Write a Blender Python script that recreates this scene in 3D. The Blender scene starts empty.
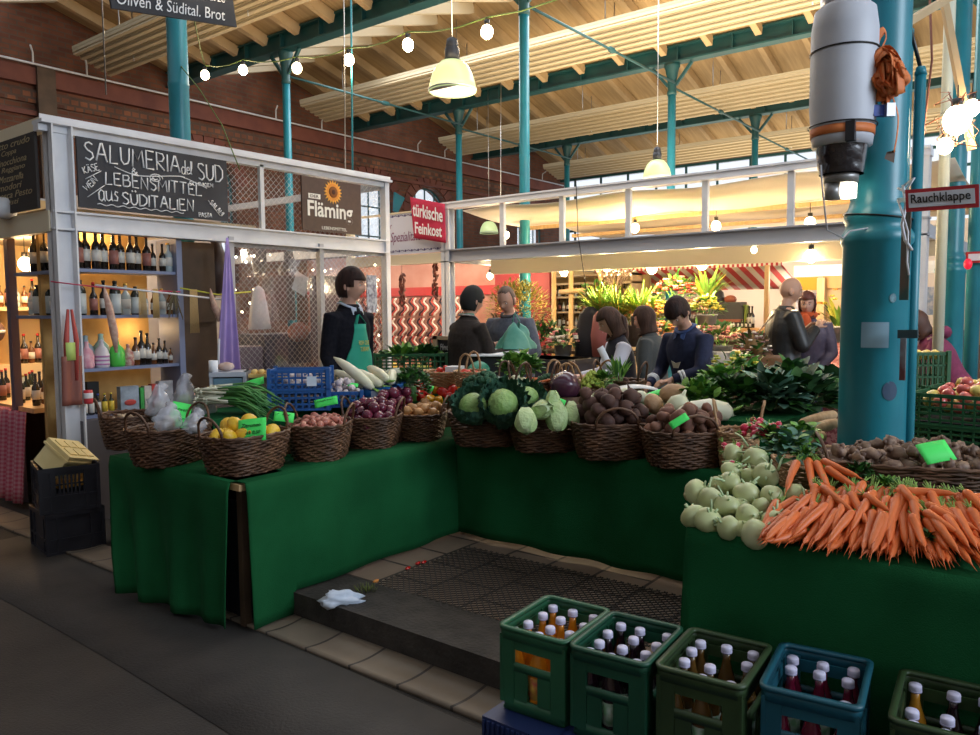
import bpy, math, random
from mathutils import Vector, Matrix, noise
from math import sin, cos, pi, sqrt, radians
S = bpy.context.scene
COL = S.collection
R0 = random.Random(7)
# ---------------------------------------------------------------- camera
F_PX = 774.0; CX, CY = 490.0, 367.5
PITCH = math.atan(58.5/774); ROLL = 0.0075; YAW = math.atan2(597, 774)
EYE = Vector((0, 0, 1.6))
FW = Vector((cos(YAW)*cos(PITCH), sin(YAW)*cos(PITCH), -sin(PITCH)))
RT0 = Vector((sin(YAW), -cos(YAW), 0)); UP0 = RT0.cross(FW)
RT = RT0*cos(ROLL) - UP0*sin(ROLL); UP = RT0*sin(ROLL) + UP0*cos(ROLL)
cam_d = bpy.data.cameras.new('camera'); cam = bpy.data.objects.new('camera', cam_d); COL.objects.link(cam)
cam_d.sensor_fit = 'HORIZONTAL'; cam_d.sensor_width = 36; cam_d.lens = 36*F_PX/980
cam_d.clip_end = 200
cam.matrix_world = Matrix((( RT.x, UP.x, -FW.x, EYE.x), (RT.y, UP.y, -FW.y, EYE.y), (RT.z, UP.z, -FW.z, EYE.z), (0,0,0,1)))
S.camera = cam
def at(px, py, ax, val):
    """world point of the photo's pixel on the plane axis=val"""
    d = FW + RT*((px-CX)/F_PX) + UP*((CY-py)/F_PX)
    i = 'xyz'.index(ax); t = (val-EYE[i])/d[i]
    return EYE + d*t
def atd(px, py, depth, z=None):
    """world point at a distance in front of the viewer; z overrides the height"""
    p = EYE + (FW + RT*((px-CX)/F_PX) + UP*((CY-py)/F_PX))*depth
    return p if z is None else Vector((p.x, p.y, z))
def lean(theta, spin=0):
    """euler that spins about z, then leans toward the aisle"""
    return tuple((Matrix.Rotation(theta,3,RT0) @ Matrix.Rotation(spin,3,'Z')).to_euler())
# ---------------------------------------------------------------- materials
MATS = {}
def mat(name, c, rough=.6, c2=None, scale=8., metal=0., bump=0., bscale=None, emit=0., trans=0., sub=0., stretch=None, spec=.5, alpha=1., contrast=(.35,.65), coat=0., tint=0.):
    if name in MATS: return MATS[name]
    m = bpy.data.materials.new(name); m.use_nodes = True; MATS[name] = m
    nt = m.node_tree; N = nt.nodes; L = nt.links; b = N['Principled BSDF']
    b.inputs['Base Color'].default_value = (*c, 1); b.inputs['Roughness'].default_value = rough
    b.inputs['Metallic'].default_value = metal; b.inputs['Specular IOR Level'].default_value = spec
    b.inputs['Transmission Weight'].default_value = trans; b.inputs['Alpha'].default_value = alpha
    b.inputs['Coat Weight'].default_value = coat
    if sub: b.inputs['Subsurface Weight'].default_value = sub; b.inputs['Subsurface Radius'].default_value = (.02,.01,.005)
    if emit: b.inputs['Emission Color'].default_value = (*c, 1); b.inputs['Emission Strength'].default_value = emit
    if c2 is not None or bump or tint:
        tc = N.new('ShaderNodeTexCoord'); mp = N.new('ShaderNodeMapping'); L.new(tc.outputs['Object'], mp.inputs['Vector'])
        if stretch: mp.inputs['Scale'].default_value = stretch
        nz = N.new('ShaderNodeTexNoise'); nz.inputs['Scale'].default_value = scale; nz.inputs['Detail'].default_value = 5
        L.new(mp.outputs[0], nz.inputs['Vector'])
        if c2 is not None:
            r = N.new('ShaderNodeValToRGB'); r.color_ramp.elements[0].position = contrast[0]; r.color_ramp.elements[1].position = contrast[1]
            r.color_ramp.elements[0].color = (*c, 1); r.color_ramp.elements[1].color = (*c2, 1)
            L.new(nz.outputs['Fac'], r.inputs['Fac']); out = r.outputs[0]
            if tint:
                oi = N.new('ShaderNodeObjectInfo'); hs = N.new('ShaderNodeHueSaturation'); mr = N.new('ShaderNodeMapRange')
                L.new(oi.outputs['Random'], mr.inputs['Value']); mr.inputs['To Min'].default_value = 1-tint; mr.inputs['To Max'].default_value = 1+tint
                L.new(mr.outputs[0], hs.inputs['Value']); L.new(out, hs.inputs['Color']); out = hs.outputs[0]
            L.new(out, b.inputs['Base Color'])
        if bump:
            if bscale:
                n2 = N.new('ShaderNodeTexNoise'); n2.inputs['Scale'].default_value = bscale; n2.inputs['Detail'].default_value = 4; L.new(mp.outputs[0], n2.inputs['Vector'])
            else: n2 = nz
            bp = N.new('ShaderNodeBump'); bp.inputs['Strength'].default_value = bump; bp.inputs['Distance'].default_value = .01
            L.new(n2.outputs['Fac'], bp.inputs['Height']); L.new(bp.outputs[0], b.inputs['Normal'])
    return m
def brick_mat(name, c1, c2, mortar, scale, bw=.5, rh=.25, ms=.02, rough=.8, axes='xz', bump=.4, noise_c=None):
    m = bpy.data.materials.new(name); m.use_nodes = True; MATS[name] = m
    nt = m.node_tree; N = nt.nodes; L = nt.links; b = N['Principled BSDF']; b.inputs['Roughness'].default_value = rough
    tc = N.new('ShaderNodeTexCoord'); sp = N.new('ShaderNodeSeparateXYZ'); cb = N.new('ShaderNodeCombineXYZ')
    L.new(tc.outputs['Object'], sp.inputs[0]); L.new(sp.outputs[axes[0].upper()], cb.inputs['X']); L.new(sp.outputs[axes[1].upper()], cb.inputs['Y'])
    br = N.new('ShaderNodeTexBrick'); L.new(cb.outputs[0], br.inputs['Vector'])
    br.inputs['Color1'].default_value = (*c1,1); br.inputs['Color2'].default_value = (*c2,1); br.inputs['Mortar'].default_value = (*mortar,1)
    br.inputs['Scale'].default_value = scale; br.inputs['Brick Width'].default_value = bw; br.inputs['Row Height'].default_value = rh; br.inputs['Mortar Size'].default_value = ms
    nz = N.new('ShaderNodeTexNoise'); nz.inputs['Scale'].default_value = 2.2; nz.inputs['Detail'].default_value = 6; L.new(tc.outputs['Object'], nz.inputs['Vector'])
    mx = N.new('ShaderNodeMix'); mx.data_type = 'RGBA'; mx.blend_type = 'MULTIPLY'; mx.inputs[0].default_value = .8
    rp = N.new('ShaderNodeValToRGB'); rp.color_ramp.elements[0].position = .3; rp.color_ramp.elements[1].position = .7
    rp.color_ramp.elements[0].color = (*(noise_c or (.45,.42,.4)),1); rp.color_ramp.elements[1].color = (1,1,1,1)
    L.new(nz.outputs['Fac'], rp.inputs[0]); L.new(br.outputs['Color'], mx.inputs[6]); L.new(rp.outputs[0], mx.inputs[7]); L.new(mx.outputs[2], b.inputs['Base Color'])
    bp = N.new('ShaderNodeBump'); bp.inputs['Strength'].default_value = bump; bp.inputs['Distance'].default_value = .01; bp.invert = True
    L.new(br.outputs['Fac'], bp.inputs['Height']); L.new(bp.outputs[0], b.inputs['Normal'])
    return m
def wave_mat(name, c1, c2, scale, axis='X', rough=.7, lo=.45, hi=.55, checks=None):
    """hard stripes along one object axis; checks=second axis makes a gingham"""
    m = bpy.data.materials.new(name); m.use_nodes = True; MATS[name] = m
    nt = m.node_tree; N = nt.nodes; L = nt.links; b = N['Principled BSDF']; b.inputs['Roughness'].default_value = rough
    tc = N.new('ShaderNodeTexCoord')
    def ramp(ax):
        w = N.new('ShaderNodeTexWave'); w.wave_type = 'BANDS'; w.bands_direction = ax; w.inputs['Scale'].default_value = scale
        L.new(tc.outputs['Object'], w.inputs['Vector']); r = N.new('ShaderNodeMapRange'); r.inputs['From Min'].default_value = lo; r.inputs['From Max'].default_value = hi
        L.new(w.outputs['Fac'], r.inputs['Value']); return r.outputs[0]
    f = ramp(axis)
    if checks:
        g = ramp(checks); a = N.new('ShaderNodeMath'); a.operation = 'ADD'; L.new(f, a.inputs[0]); L.new(g, a.inputs[1])
        h = N.new('ShaderNodeMath'); h.operation = 'MULTIPLY'; h.inputs[1].default_value = .5; L.new(a.outputs[0], h.inputs[0]); f = h.outputs[0]
    mx = N.new('ShaderNodeMix'); mx.data_type = 'RGBA'; mx.inputs[6].default_value = (*c1,1); mx.inputs[7].default_value = (*c2,1)
    L.new(f, mx.inputs[0]); L.new(mx.outputs[2], b.inputs['Base Color'])
    return m
# ---------------------------------------------------------------- mesh builder
class B:
    def __init__(s): s.v = []; s.f = []; s.mi = []; s.m = 0; s.sm = []; s.smooth = True
    def _add(s, vs, fs, smooth=None):
        o = len(s.v); s.v += [tuple(p) for p in vs]
        for f in fs: s.f.append(tuple(i+o for i in f)); s.mi.append(s.m); s.sm.append(s.smooth if smooth is None else smooth)
        return s
    def bx(s, x0, x1, y0, y1, z0, z1):
        vs = [(x,y,z) for x in (x0,x1) for y in (y0,y1) for z in (z0,z1)]
        return s._add(vs, [(0,1,3,2),(4,6,7,5),(0,4,5,1),(2,3,7,6),(0,2,6,4),(1,5,7,3)], False)
    def beam(s, p, q, w, h, up=(0,0,1)):
        p = Vector(p); q = Vector(q); d = (q-p).normalized(); u = Vector(up); a = d.cross(u)
        if a.length < 1e-4: a = d.cross(Vector((1,0,0)))
        a.normalize(); b = a.cross(d).normalized(); vs = []
        for c in (p, q):
            for i, j in ((-1,-1),(1,-1),(1,1),(-1,1)): vs.append(c + a*(i*w/2) + b*(j*h/2))
        return s._add(vs, [(0,1,2,3),(7,6,5,4),(0,4,5,1),(1,5,6,2),(2,6,7,3),(3,7,4,0)], False)
    def tube(s, pts, r, n=8, closed=False, cap=True):
        pts = [Vector(p) for p in pts]; k = len(pts)
        rs = r if isinstance(r, list) else [r]*k
        vs = []; prev = None
        for i, p in enumerate(pts):
            if closed: t = pts[(i+1) % k]-pts[i-1]
            else: t = pts[min(i+1,k-1)]-pts[max(i-1,0)]
            if t.length < 1e-9: t = Vector((0,0,1))
            t.normalize()
            if prev is None:
                a = t.cross(Vector((0,0,1)));
                if a.length < 1e-3: a = t.cross(Vector((1,0,0)))
            else:
                a = prev - t*prev.dot(t)
                if a.length < 1e-6: a = t.cross(Vector((1,0,0)))
            a.normalize(); b = t.cross(a); prev = a
            rr = rs[i]; ra, rb = rr if isinstance(rr, (tuple, list)) else (rr, rr)
            for j in range(n):
                q = 2*pi*j/n; vs.append(p + a*(cos(q)*ra) + b*(sin(q)*rb))
        fs = []
        m = k if closed else k-1
        for i in range(m):
            for j in range(n):
                a0 = i*n+j; a1 = i*n+(j+1) % n; b0 = ((i+1) % k)*n+j; b1 = ((i+1) % k)*n+(j+1) % n
                fs.append((a0,a1,b1,b0))
        if cap and not closed: fs.append(tuple(range(n))[::-1]); fs.append(tuple(range((k-1)*n, k*n)))
        return s._add(vs, fs)
    def cyl(s, p, q, r, r2=None, n=12): return s.tube([p, q], [r, r if r2 is None else r2], n)
    def lathe(s, prof, c=(0,0,0), n=16, sx=1, sy=1):
        vs = []; k = len(prof)
        for r, z in prof:
            for j in range(n):
                q = 2*pi*j/n; vs.append((c[0]+cos(q)*r*sx, c[1]+sin(q)*r*sy, c[2]+z))
        fs = [(i*n+j, i*n+(j+1) % n, (i+1)*n+(j+1) % n, (i+1)*n+j) for i in range(k-1) for j in range(n)]
        if prof[0][0] > 1e-5: fs.append(tuple(range(n))[::-1])
        if prof[-1][0] > 1e-5: fs.append(tuple(range((k-1)*n, k*n)))
        return s._add(vs, fs)
    def ell(s, c, r, nu=12, nv=8, rot=None, disp=None):
        c = Vector(c); r = r if isinstance(r, (tuple, list)) else (r,r,r); vs = []
        def put(d):
            k = disp(d) if disp else 1
            p = Vector((d.x*r[0]*k, d.y*r[1]*k, d.z*r[2]*k))
            if rot is not None: p = rot @ p
            return p + c
        vs.append(put(Vector((0,0,-1))))
        for i in range(1, nv):
            a = -pi/2 + pi*i/nv
            for j in range(nu):
                q = 2*pi*j/nu; vs.append(put(Vector((cos(a)*cos(q), cos(a)*sin(q), sin(a)))))
        vs.append(put(Vector((0,0,1)))); e = len(vs)-1
        fs = [(0, 1+(j+1) % nu, 1+j) for j in range(nu)]
        for i in range(nv-2):
            for j in range(nu):
                a0 = 1+i*nu+j; a1 = 1+i*nu+(j+1) % nu; fs.append((a0, a1, a1+nu, a0+nu))
        o = 1+(nv-2)*nu
        fs += [(o+j, o+(j+1) % nu, e) for j in range(nu)]
        return s._add(vs, fs)
    def grid(s, fn, nu, nv, close_u=False):
        vs = [fn(i/nu, j/nv) for i in range(nu+(0 if close_u else 1)) for j in range(nv+1)]
        k = nv+1; m = nu if close_u else nu
        fs = []
        for i in range(m):
            i2 = (i+1) % nu if close_u else i+1
            for j in range(nv): fs.append((i*k+j, i2*k+j, i2*k+j+1, i*k+j+1))
        return s._add(vs, fs)
    def slab(s, fn, nu, nv, th):
        """a grid with thickness along th vector"""
        t = Vector(th); top = [Vector(fn(i/nu, j/nv)) for i in range(nu+1) for j in range(nv+1)]; n = len(top); k = nv+1
        vs = top + [p - t for p in top]; fs = []
        for i in range(nu):
            for j in range(nv):
                a = i*k+j; fs.append((a, a+k, a+k+1, a+1)); fs.append((n+a, n+a+1, n+a+k+1, n+a+k))
        for i in range(nu):
            a = i*k; fs.append((a, n+a, n+a+k, a+k)); a = i*k+nv; fs.append((a, a+k, n+a+k, n+a))
        for j in range(nv):
            fs.append((j, j+1, n+j+1, n+j)); a = nu*k+j; fs.append((a, n+a, n+a+1, a+1))
        return s._add(vs, fs)
    def poly(s, pts, th=None):
        """flat polygon; with th (vector) a prism"""
        pts = [Vector(p) for p in pts]; n = len(pts)
        if th is None: return s._add(pts, [tuple(range(n))], False)
        t = Vector(th); vs = pts + [p+t for p in pts]
        return s._add(vs, [tuple(range(n))[::-1], tuple(range(n, 2*n))] + [(i, (i+1) % n, n+(i+1) % n, n+i) for i in range(n)], False)
    def add(s, o, M=None):
        M = M or Matrix.Identity(4); k = len(s.v); s.v += [tuple(M @ Vector(p)) for p in o.v]
        s.f += [tuple(i+k for i in f) for f in o.f]; s.mi += [s.m + i for i in o.mi]; s.sm += o.sm; return s
    def xf(s, M): s.v = [tuple(M @ Vector(p)) for p in s.v]; return s
    def build(s, name, mats, parent=None, world=False, loc=None):
        mats = mats if isinstance(mats, (list, tuple)) else [mats]
        if world and parent is not None:
            d = parent.location; s.v = [(a-d.x, b-d.y, c-d.z) for a, b, c in s.v]
        if loc is not None:
            s.v = [(a-loc[0], b-loc[1], c-loc[2]) for a, b, c in s.v]
        me = bpy.data.meshes.new(name); me.from_pydata(s.v, [], s.f)
        for m in mats: me.materials.append(m)
        me.polygons.foreach_set('material_index', [min(i, len(mats)-1) for i in s.mi]); me.polygons.foreach_set('use_smooth', s.sm)
        me.update()
        o = bpy.data.objects.new(name, me); COL.objects.link(o)
        if loc is not None: o.location = loc
        if parent is not None: o.parent = parent
        return o
def tag(o, label=None, cat=None, group=None, kind=None):
    if label: o['label'] = label
    if cat: o['category'] = cat
    if group: o['group'] = group
    if kind: o['kind'] = kind
    return o
def thing(name, label, cat, loc=(0,0,0), rz=0, group=None):
    o = bpy.data.objects.new(name, None); COL.objects.link(o); o.location = loc; o.rotation_euler = (0,0,rz); o.empty_display_size = .1
    return tag(o, label, cat, group)
KIDS = {}
def tree(o):
    c = o.copy(); COL.objects.link(c); return c
def copy_tree(o, loc=None, rz=None, label=None, group=None, scale=None, rot=None):
    r = tree(o)
    for ch in [k for k in bpy.data.objects if k.parent == o] if o.name not in KIDS else KIDS[o.name]:
        c = tree(ch); c.parent = r
        for g in (KIDS[ch.name] if ch.name in KIDS else []):
            d = tree(g); d.parent = c
    if loc is not None: r.location = loc
    if rz is not None: r.rotation_euler = (0,0,rz)
    if rot is not None: r.rotation_euler = rot
    if label: r['label'] = label
    if group: r['group'] = group
    if scale is not None: r.scale = scale if isinstance(scale, (tuple,list)) else (scale,)*3
    return r
def freeze(o):
    """remember the children of a prototype (and theirs) so copies are quick"""
    KIDS[o.name] = list(o.children)
    for c in o.children: KIDS[c.name] = list(c.children)
    return o
def struct(o): o['kind'] = 'structure'; return o
def text_mesh(name, s, org, u, v, w, h, m, parent=None, depth=.0015, shear=0., world=True, align='LEFT', bold=0.):
    """lettering fitted into the box org + u*w + v*h (u, v unit vectors)"""
    cu = bpy.data.curves.new(name, 'FONT'); cu.body = s; cu.size = 1; cu.extrude = .004; cu.shear = shear; cu.offset = bold; cu.align_x = align; cu.resolution_u = 3
    t = bpy.data.objects.new(name, cu); COL.objects.link(t)
    dg = bpy.context.evaluated_depsgraph_get(); me = bpy.data.meshes.new_from_object(t.evaluated_get(dg))
    bpy.data.objects.remove(t)
    xs = [p.co.x for p in me.vertices]; ys = [p.co.y for p in me.vertices]
    x0, x1, y0, y1 = min(xs), max(xs), min(ys), max(ys)
    u = Vector(u); v = Vector(v); n = u.cross(v).normalized(); org = Vector(org)
    for p in me.vertices:
        a = (p.co.x-x0)/max(x1-x0,1e-6)*w; b = (p.co.y-y0)/max(y1-y0,1e-6)*h
        p.co = org + u*a + v*b + n*(depth if p.co.z > 0 else 0)
        if world and parent is not None: p.co -= parent.location
    me.materials.clear(); me.materials.append(m)
    o = bpy.data.objects.new(name, me); COL.objects.link(o)
    if parent: o.parent = parent
    return o
GLY = {'Ä':[[(0,0),(.28,.9),(.34,.9),(.6,0)],[(.1,.35),(.5,.35)],[(.13,1.12),(.17,1.2),(.2,1.12),(.14,1.13)],[(.40,1.12),(.43,1.2),(.47,1.12),(.41,1.13)]],'A':[[(0,0),(.28,1),(.34,1),(.6,0)],[(.1,.38),(.5,.38)]],'B':[[(0,0),(0,1),(.35,.97),(.45,.8),(.35,.56),(0,.53)],[(.35,.56),(.52,.4),(.48,.1),(.3,0),(0,0)]],'D':[[(0,0),(0,1),(.3,.95),(.55,.7),(.55,.3),(.3,.03),(0,0)]],
'E':[[(.45,1),(0,1),(0,0),(.48,0)],[(0,.52),(.36,.54)]],'F':[[(.45,1),(0,1),(0,0)],[(0,.52),(.36,.54)]],'H':[[(0,1),(0,0)],[(.5,1),(.5,0)],[(0,.5),(.5,.52)]],'I':[[(.03,1),(0,0)]],'K':[[(0,1),(0,0)],[(.45,1),(0,.45),(.5,0)]],'L':[[(.03,1),(0,0),(.46,.03)]],'M':[[(0,0),(.06,1),(.33,.35),(.6,1),(.68,0)]],'N':[[(0,0),(.03,1),(.5,0),(.52,1)]],
'P':[[(0,0),(0,1),(.35,.97),(.45,.75),(.35,.5),(0,.47)]],'R':[[(0,0),(0,1),(.38,.96),(.46,.76),(.36,.54),(0,.5),(.5,0)]],'S':[[(.46,.88),(.3,1),(.1,.95),(.03,.75),(.2,.55),(.42,.42),(.48,.2),(.3,0),(.05,.08)]],'T':[[(0,1),(.55,1)],[(.28,1),(.27,0)]],'U':[[(0,1),(.02,.2),(.2,0),(.42,.08),(.5,.3),(.52,1)]],'Ü':[[(0,.9),(.02,.2),(.2,0),(.42,.08),(.5,.3),(.52,.9)],[(.11,1.12),(.15,1.2),(.18,1.12),(.12,1.13)],[(.35,1.12),(.38,1.2),(.42,1.12),(.36,1.13)]],
'W':[[(0,1),(.18,0),(.36,.75),(.54,0),(.72,1)]],'C':[[(.45,.88),(.28,1),(.06,.8),(0,.4),(.12,.06),(.32,0),(.47,.12)]],'&':[[(.5,0),(.1,.7),(.2,1),(.35,.85),(.05,.3),(.15,0),(.35,.05),(.5,.4)]],
'a':[[(.36,.5),(.18,.6),(.03,.4),(.05,.1),(.2,0),(.35,.15),(.37,.55),(.37,.1),(.46,0)]],'u':[[(0,.55),(.02,.12),(.15,0),(.32,.1),(.36,.55),(.37,.1),(.45,0)]],'s':[[(.3,.52),(.12,.56),(.06,.4),(.26,.24),(.24,.04),(.02,.03)]],'d':[[(.34,.45),(.15,.55),(.02,.35),(.06,.05),(.24,0),(.36,.2),(.4,1),(.38,.1),(.46,0)]],'e':[[(.03,.28),(.32,.34),(.26,.55),(.08,.5),(.02,.2),(.14,0),(.36,.08)]],'l':[[(0,.05),(.14,.5),(.16,.98),(.06,.98),(.05,.1),(.16,0)]]}
def chalk(s, x, z, w, h, y, par, m, r=.0045, rot=0, jit=.03, seed=1):
    rng = random.Random(seed); pen = 0; strokes = []
    for ch in s:
        if ch == ' ': pen += .4; continue
        g = GLY[ch]; wd = max(p[0] for st_ in g for p in st_); dy = rng.uniform(-jit,jit)*1.5; k = rng.uniform(.94,1.06)
        for st_ in g: strokes.append([(pen+p[0]+rng.uniform(-jit,jit)*.5, p[1]*k+dy+rng.uniform(-jit,jit)*.5) for p in st_])
        pen += wd+(.17 if ch.isupper() else .06)
    pen -= .15; b = B(); c_, s_ = cos(rot), sin(rot)
    for st_ in strokes:
        pts = [(p[0]/pen*w, p[1]*h) for p in st_]; b.tube([(x+a*c_-q*s_, y, z+a*s_+q*c_) for a, q in pts], r*1.25, 6)
    return b.build('lettering', m, par, world=True)
def nz(p, s=1.0, o=0.0): return noise.noise(Vector(p)*s + Vector((o, o*1.7, -o)))
# ---------------------------------------------------------------- palette
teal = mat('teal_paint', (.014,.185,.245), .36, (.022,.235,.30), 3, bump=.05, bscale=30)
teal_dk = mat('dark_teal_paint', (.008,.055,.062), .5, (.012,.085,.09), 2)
white_p = mat('white_paint', (.72,.73,.76), .4, (.62,.63,.67), 5)
grey_p = mat('grey_paint', (.42,.43,.47), .45)
cream_p = mat('cream_paint', (.72,.62,.44), .6)
wood_c = mat('roof_boards', (.36,.245,.12), .7, (.46,.325,.17), 1.2, stretch=(1,14,1))
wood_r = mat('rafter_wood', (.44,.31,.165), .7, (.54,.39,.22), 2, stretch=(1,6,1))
wood_l = mat('light_wood', (.50,.32,.14), .6, (.60,.40,.2), 4, stretch=(1,8,1))
wood_d = mat('dark_wood', (.06,.035,.02), .6, (.1,.06,.035), 4)
panel_c = mat('radiant_panel', (.52,.43,.28), .55)
black_p = mat('black_plastic', (.012,.012,.016), .45, (.02,.02,.026), 12)
black_m = mat('black_matte', (.01,.01,.01), .8)
grey_pl = mat('grey_plastic', (.35,.36,.38), .4)
glass = mat('clear_glass', (.95,.97,.97), .03, trans=1., alpha=.25)
steel = mat('steel', (.6,.6,.6), .3, metal=.9)
dark_glass = mat('dark_glass', (.012,.008,.006), .12, coat=.4)
chalk_w = mat('chalk', (.85,.85,.86), .9)
slate = mat('slate_board', (.018,.019,.026), .7, (.04,.042,.052), 3)
paper_g = mat('neon_green_card', (.07,.85,.14), .6)
ink = mat('ink', (.01,.05,.02), .8)
paper_w = mat('white_paper', (.8,.81,.84), .7)
wicker = mat('wicker', (.055,.023,.011), .55, (.15,.068,.032), 14)
wicker_l = mat('pale_wicker', (.32,.17,.075), .6, (.42,.25,.12), 14)
def bulb_mat(n, c, e): return mat(n, c, .4, emit=e)
bulb_w = bulb_mat('warm_bulb', (1.,.80,.48), 16)
tube_w = bulb_mat('cool_lamp', (.95,1.,.82), 2.2)
def lamp(name, loc, power, color=(1,.75,.45), size=.1, typ='POINT', rot=None, sy=None, spread=None):
    d = bpy.data.lights.new(name, typ); d.energy = power; d.color = color
    if typ == 'AREA':
        d.size = size
        if sy: d.shape = 'RECTANGLE'; d.size_y = sy
        if spread: d.spread = spread
    elif typ == 'SPOT': d.shadow_soft_size = size; d.spot_size = spread or 1.5
    else: d.shadow_soft_size = size
    o = bpy.data.objects.new(name, d); COL.objects.link(o); o.location = loc
    if rot is not None: o.rotation_euler = Vector(rot).to_track_quat('-Z', 'Y').to_euler()
    return o
# ================================================================ the hall
asph = mat('asphalt', (.019,.016,.0145), .8, (.036,.030,.026), 2.2, bump=.5, bscale=90)
b = B(); b.bx(-8, 23.3, -9, 15, -.1, 0); struct(b.build('floor', asph))
b = B()                      # slightly newer strip of asphalt in front of the stall
b.slab(lambda u, v: Vector((1.62+.62*v+.05*sin(u*9), -6+12*u, .004)), 30, 2, (0,0,.003)); struct(b.build('floor', mat('asphalt_patch', (.030,.026,.024), .75, (.044,.038,.034), 4, bump=.4, bscale=80)))
kerb_m = brick_mat('gutter_tile', (.20,.165,.125), (.24,.19,.14), (.05,.04,.035), 1, bw=.3, rh=5, ms=.008, axes='yx', rough=.6)
b = B()
b.slab(lambda u, v: Vector((2.26+.23*v, -6+20*u, .012-.02*sin(pi*v)*.5+.006)), 4, 8, (0,0,.02)); struct(b.build('trim_1', kerb_m))
plat_m = brick_mat('floor_tile', (.28,.20,.15), (.34,.25,.19), (.05,.035,.03), 1, bw=.3, rh=.3, ms=.01, axes='xy', rough=.6)
b = B(); b.bx(2.49, 14, -6, 5.0, .02, .13); struct(b.build('floor', [plat_m]))
b = B(); b.bx(2.485, 2.83, -6, 5.0, 0, .137); struct(b.build('trim_2', mat('kerb_stone', (.018,.015,.013), .75, (.045,.038,.033), 7, bump=.6, bscale=50)))
b = B(); b.bx(2.75, 22.9, 6.2, 14.5, 0.0, .05); struct(b.build('floor', mat('stall_floor', (.09,.07,.055), .6)))
# --- brick side wall with arches, cornice and pipe
YW = 14.6
brick = brick_mat('red_brick', (.22,.078,.038), (.15,.05,.026), (.14,.085,.06), 1, bw=.26, rh=.085, ms=.012, axes='xz')
brick_dk = brick_mat('brick_frieze', (.30,.11,.05), (.10,.035,.02), (.12,.07,.05), 1, bw=.16, rh=.12, ms=.02, axes='xz')
plinth = mat('cornice_red', (.12,.03,.02), .6, (.17,.05,.03), 3)
arches = [(-1.5,.75),(3.9,.75),(9.3,.75),(14.1,.78),(16.25,.78),(21.2,.78)]
SILL, SPR = 2.2, 4.25
def arch_profile(cx, w, n=10):
    return [(cx-w, SILL), (cx-w, SPR)] + [(cx-w*cos(pi*i/n), SPR+w*.92*sin(pi*i/n)) for i in range(1, n)] + [(cx+w, SPR), (cx+w, SILL)]
b = B(); x = -8.0; top = 7.4
for cx, w in arches:
    b.bx(x, cx-w, YW, YW+.35, 0, top)
    b.bx(cx-w, cx+w, YW, YW+.35, 0, SILL)
    pr = arch_profile(cx, w)[1:-1]
    for (xa, za), (xb, zb) in zip(pr, pr[1:]):
        b.poly([(xa,YW,za),(xb,YW,zb),(xb,YW,top),(xa,YW,top)]); b.poly([(xa,YW,za),(xa,YW+.35,za),(xb,YW+.35,zb),(xb,YW,zb)])
    x = cx+w
b.bx(x, 23.3, YW, YW+.35, 0, top); struct(b.build('wall_left', brick))
b = B(); b.bx(-8, 23, YW-.06, YW, 5.2, 5.42); struct(b.build('trim_3', brick_dk))
b = B(); b.bx(-8, 23, YW-.14, YW, 5.5, 5.78); b.bx(-8, 23, YW-.1, YW, 4.98, 5.06); struct(b.build('trim_4', plinth))
for i, (cx, w) in enumerate(arches):
    pr = arch_profile(cx, w)
    fr = B()
    for sgn in (0,): fr.tube([(px, YW+.2, pz) for px, pz in pr], .035, 6)
    for t in (-.5, 0, .5): fr.beam((cx+t*w*1.0, YW+.2, SILL), (cx+t*w*1.0, YW+.2, SPR+w*.9*sqrt(1-t*t)), .03, .03)
    for zz in (2.8, 3.5, SPR): fr.beam((cx-w, YW+.2, zz), (cx+w, YW+.2, zz), .035, .035)
    wd = thing('window_%d' % (i+1), 'tall arched window in the brick wall', 'window'); struct(wd); del wd['category']; del wd['label']
    fr.build('window_frame', teal_dk, wd)
    p = B(); p.poly([(px, YW+.22, pz) for px, pz in pr]); p.build('pane', glass, wd)
    t = B()                                      # soldier-course arch over the opening
    n = 12
    for k in range(n):
        a0 = pi*k/n; a1 = pi*(k+.86)/n; q = lambda a, r: (cx-r*cos(a), YW-.03, SPR+r*.95*sin(a))
        t.poly([q(a0,w+.02),q(a1,w+.02),q(a1,w+.3),q(a0,w+.3)], (0,.04,0))
    struct(t.build('trim_5', plinth))
ft = thing('window_9', 'x', 'x'); struct(ft); del ft['category']; del ft['label']     # teal tilted casement standing open
q = [at(397,193,'y',14.2), at(405,198,'y',14.2), at(398,213,'y',14.2), at(394,211,'y',14.2)]; q[0] = at(395,192,'y',14.2)
b = B(); b.poly(q, (.0,.05,0)); b.build('casement', teal, ft)
# thin gas pipe along the wall with hooks to the panels
pipe = thing('wall_pipe', 'thin white pipe running along the top of the brick wall cornice', 'pipe', (0,YW-.18,5.85))
b = B(); b.cyl((-8,YW-.18,5.86), (22.9,YW-.18,5.80), .02, n=6); b.build('pipe_run', white_p, pipe, world=True)
for x in (6.0, 6.9, 11.0, 12.3, 15.6, 16.7, 20.5, 21.6):
    b = B(); b.tube([(x,YW-.18,5.84),(x,YW-.18,6.02),(x-.12,YW-.4,6.06)], .016, 6); b.build('pipe_hook', white_p, pipe, world=True)
b = B(); b.bx(6.05,6.35,YW-.2,YW-.15,0,5.8); tag(b.build('timber_pilaster', wood_d), 'dark old timber board fixed to the brick wall under the pipe', 'board')
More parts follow.
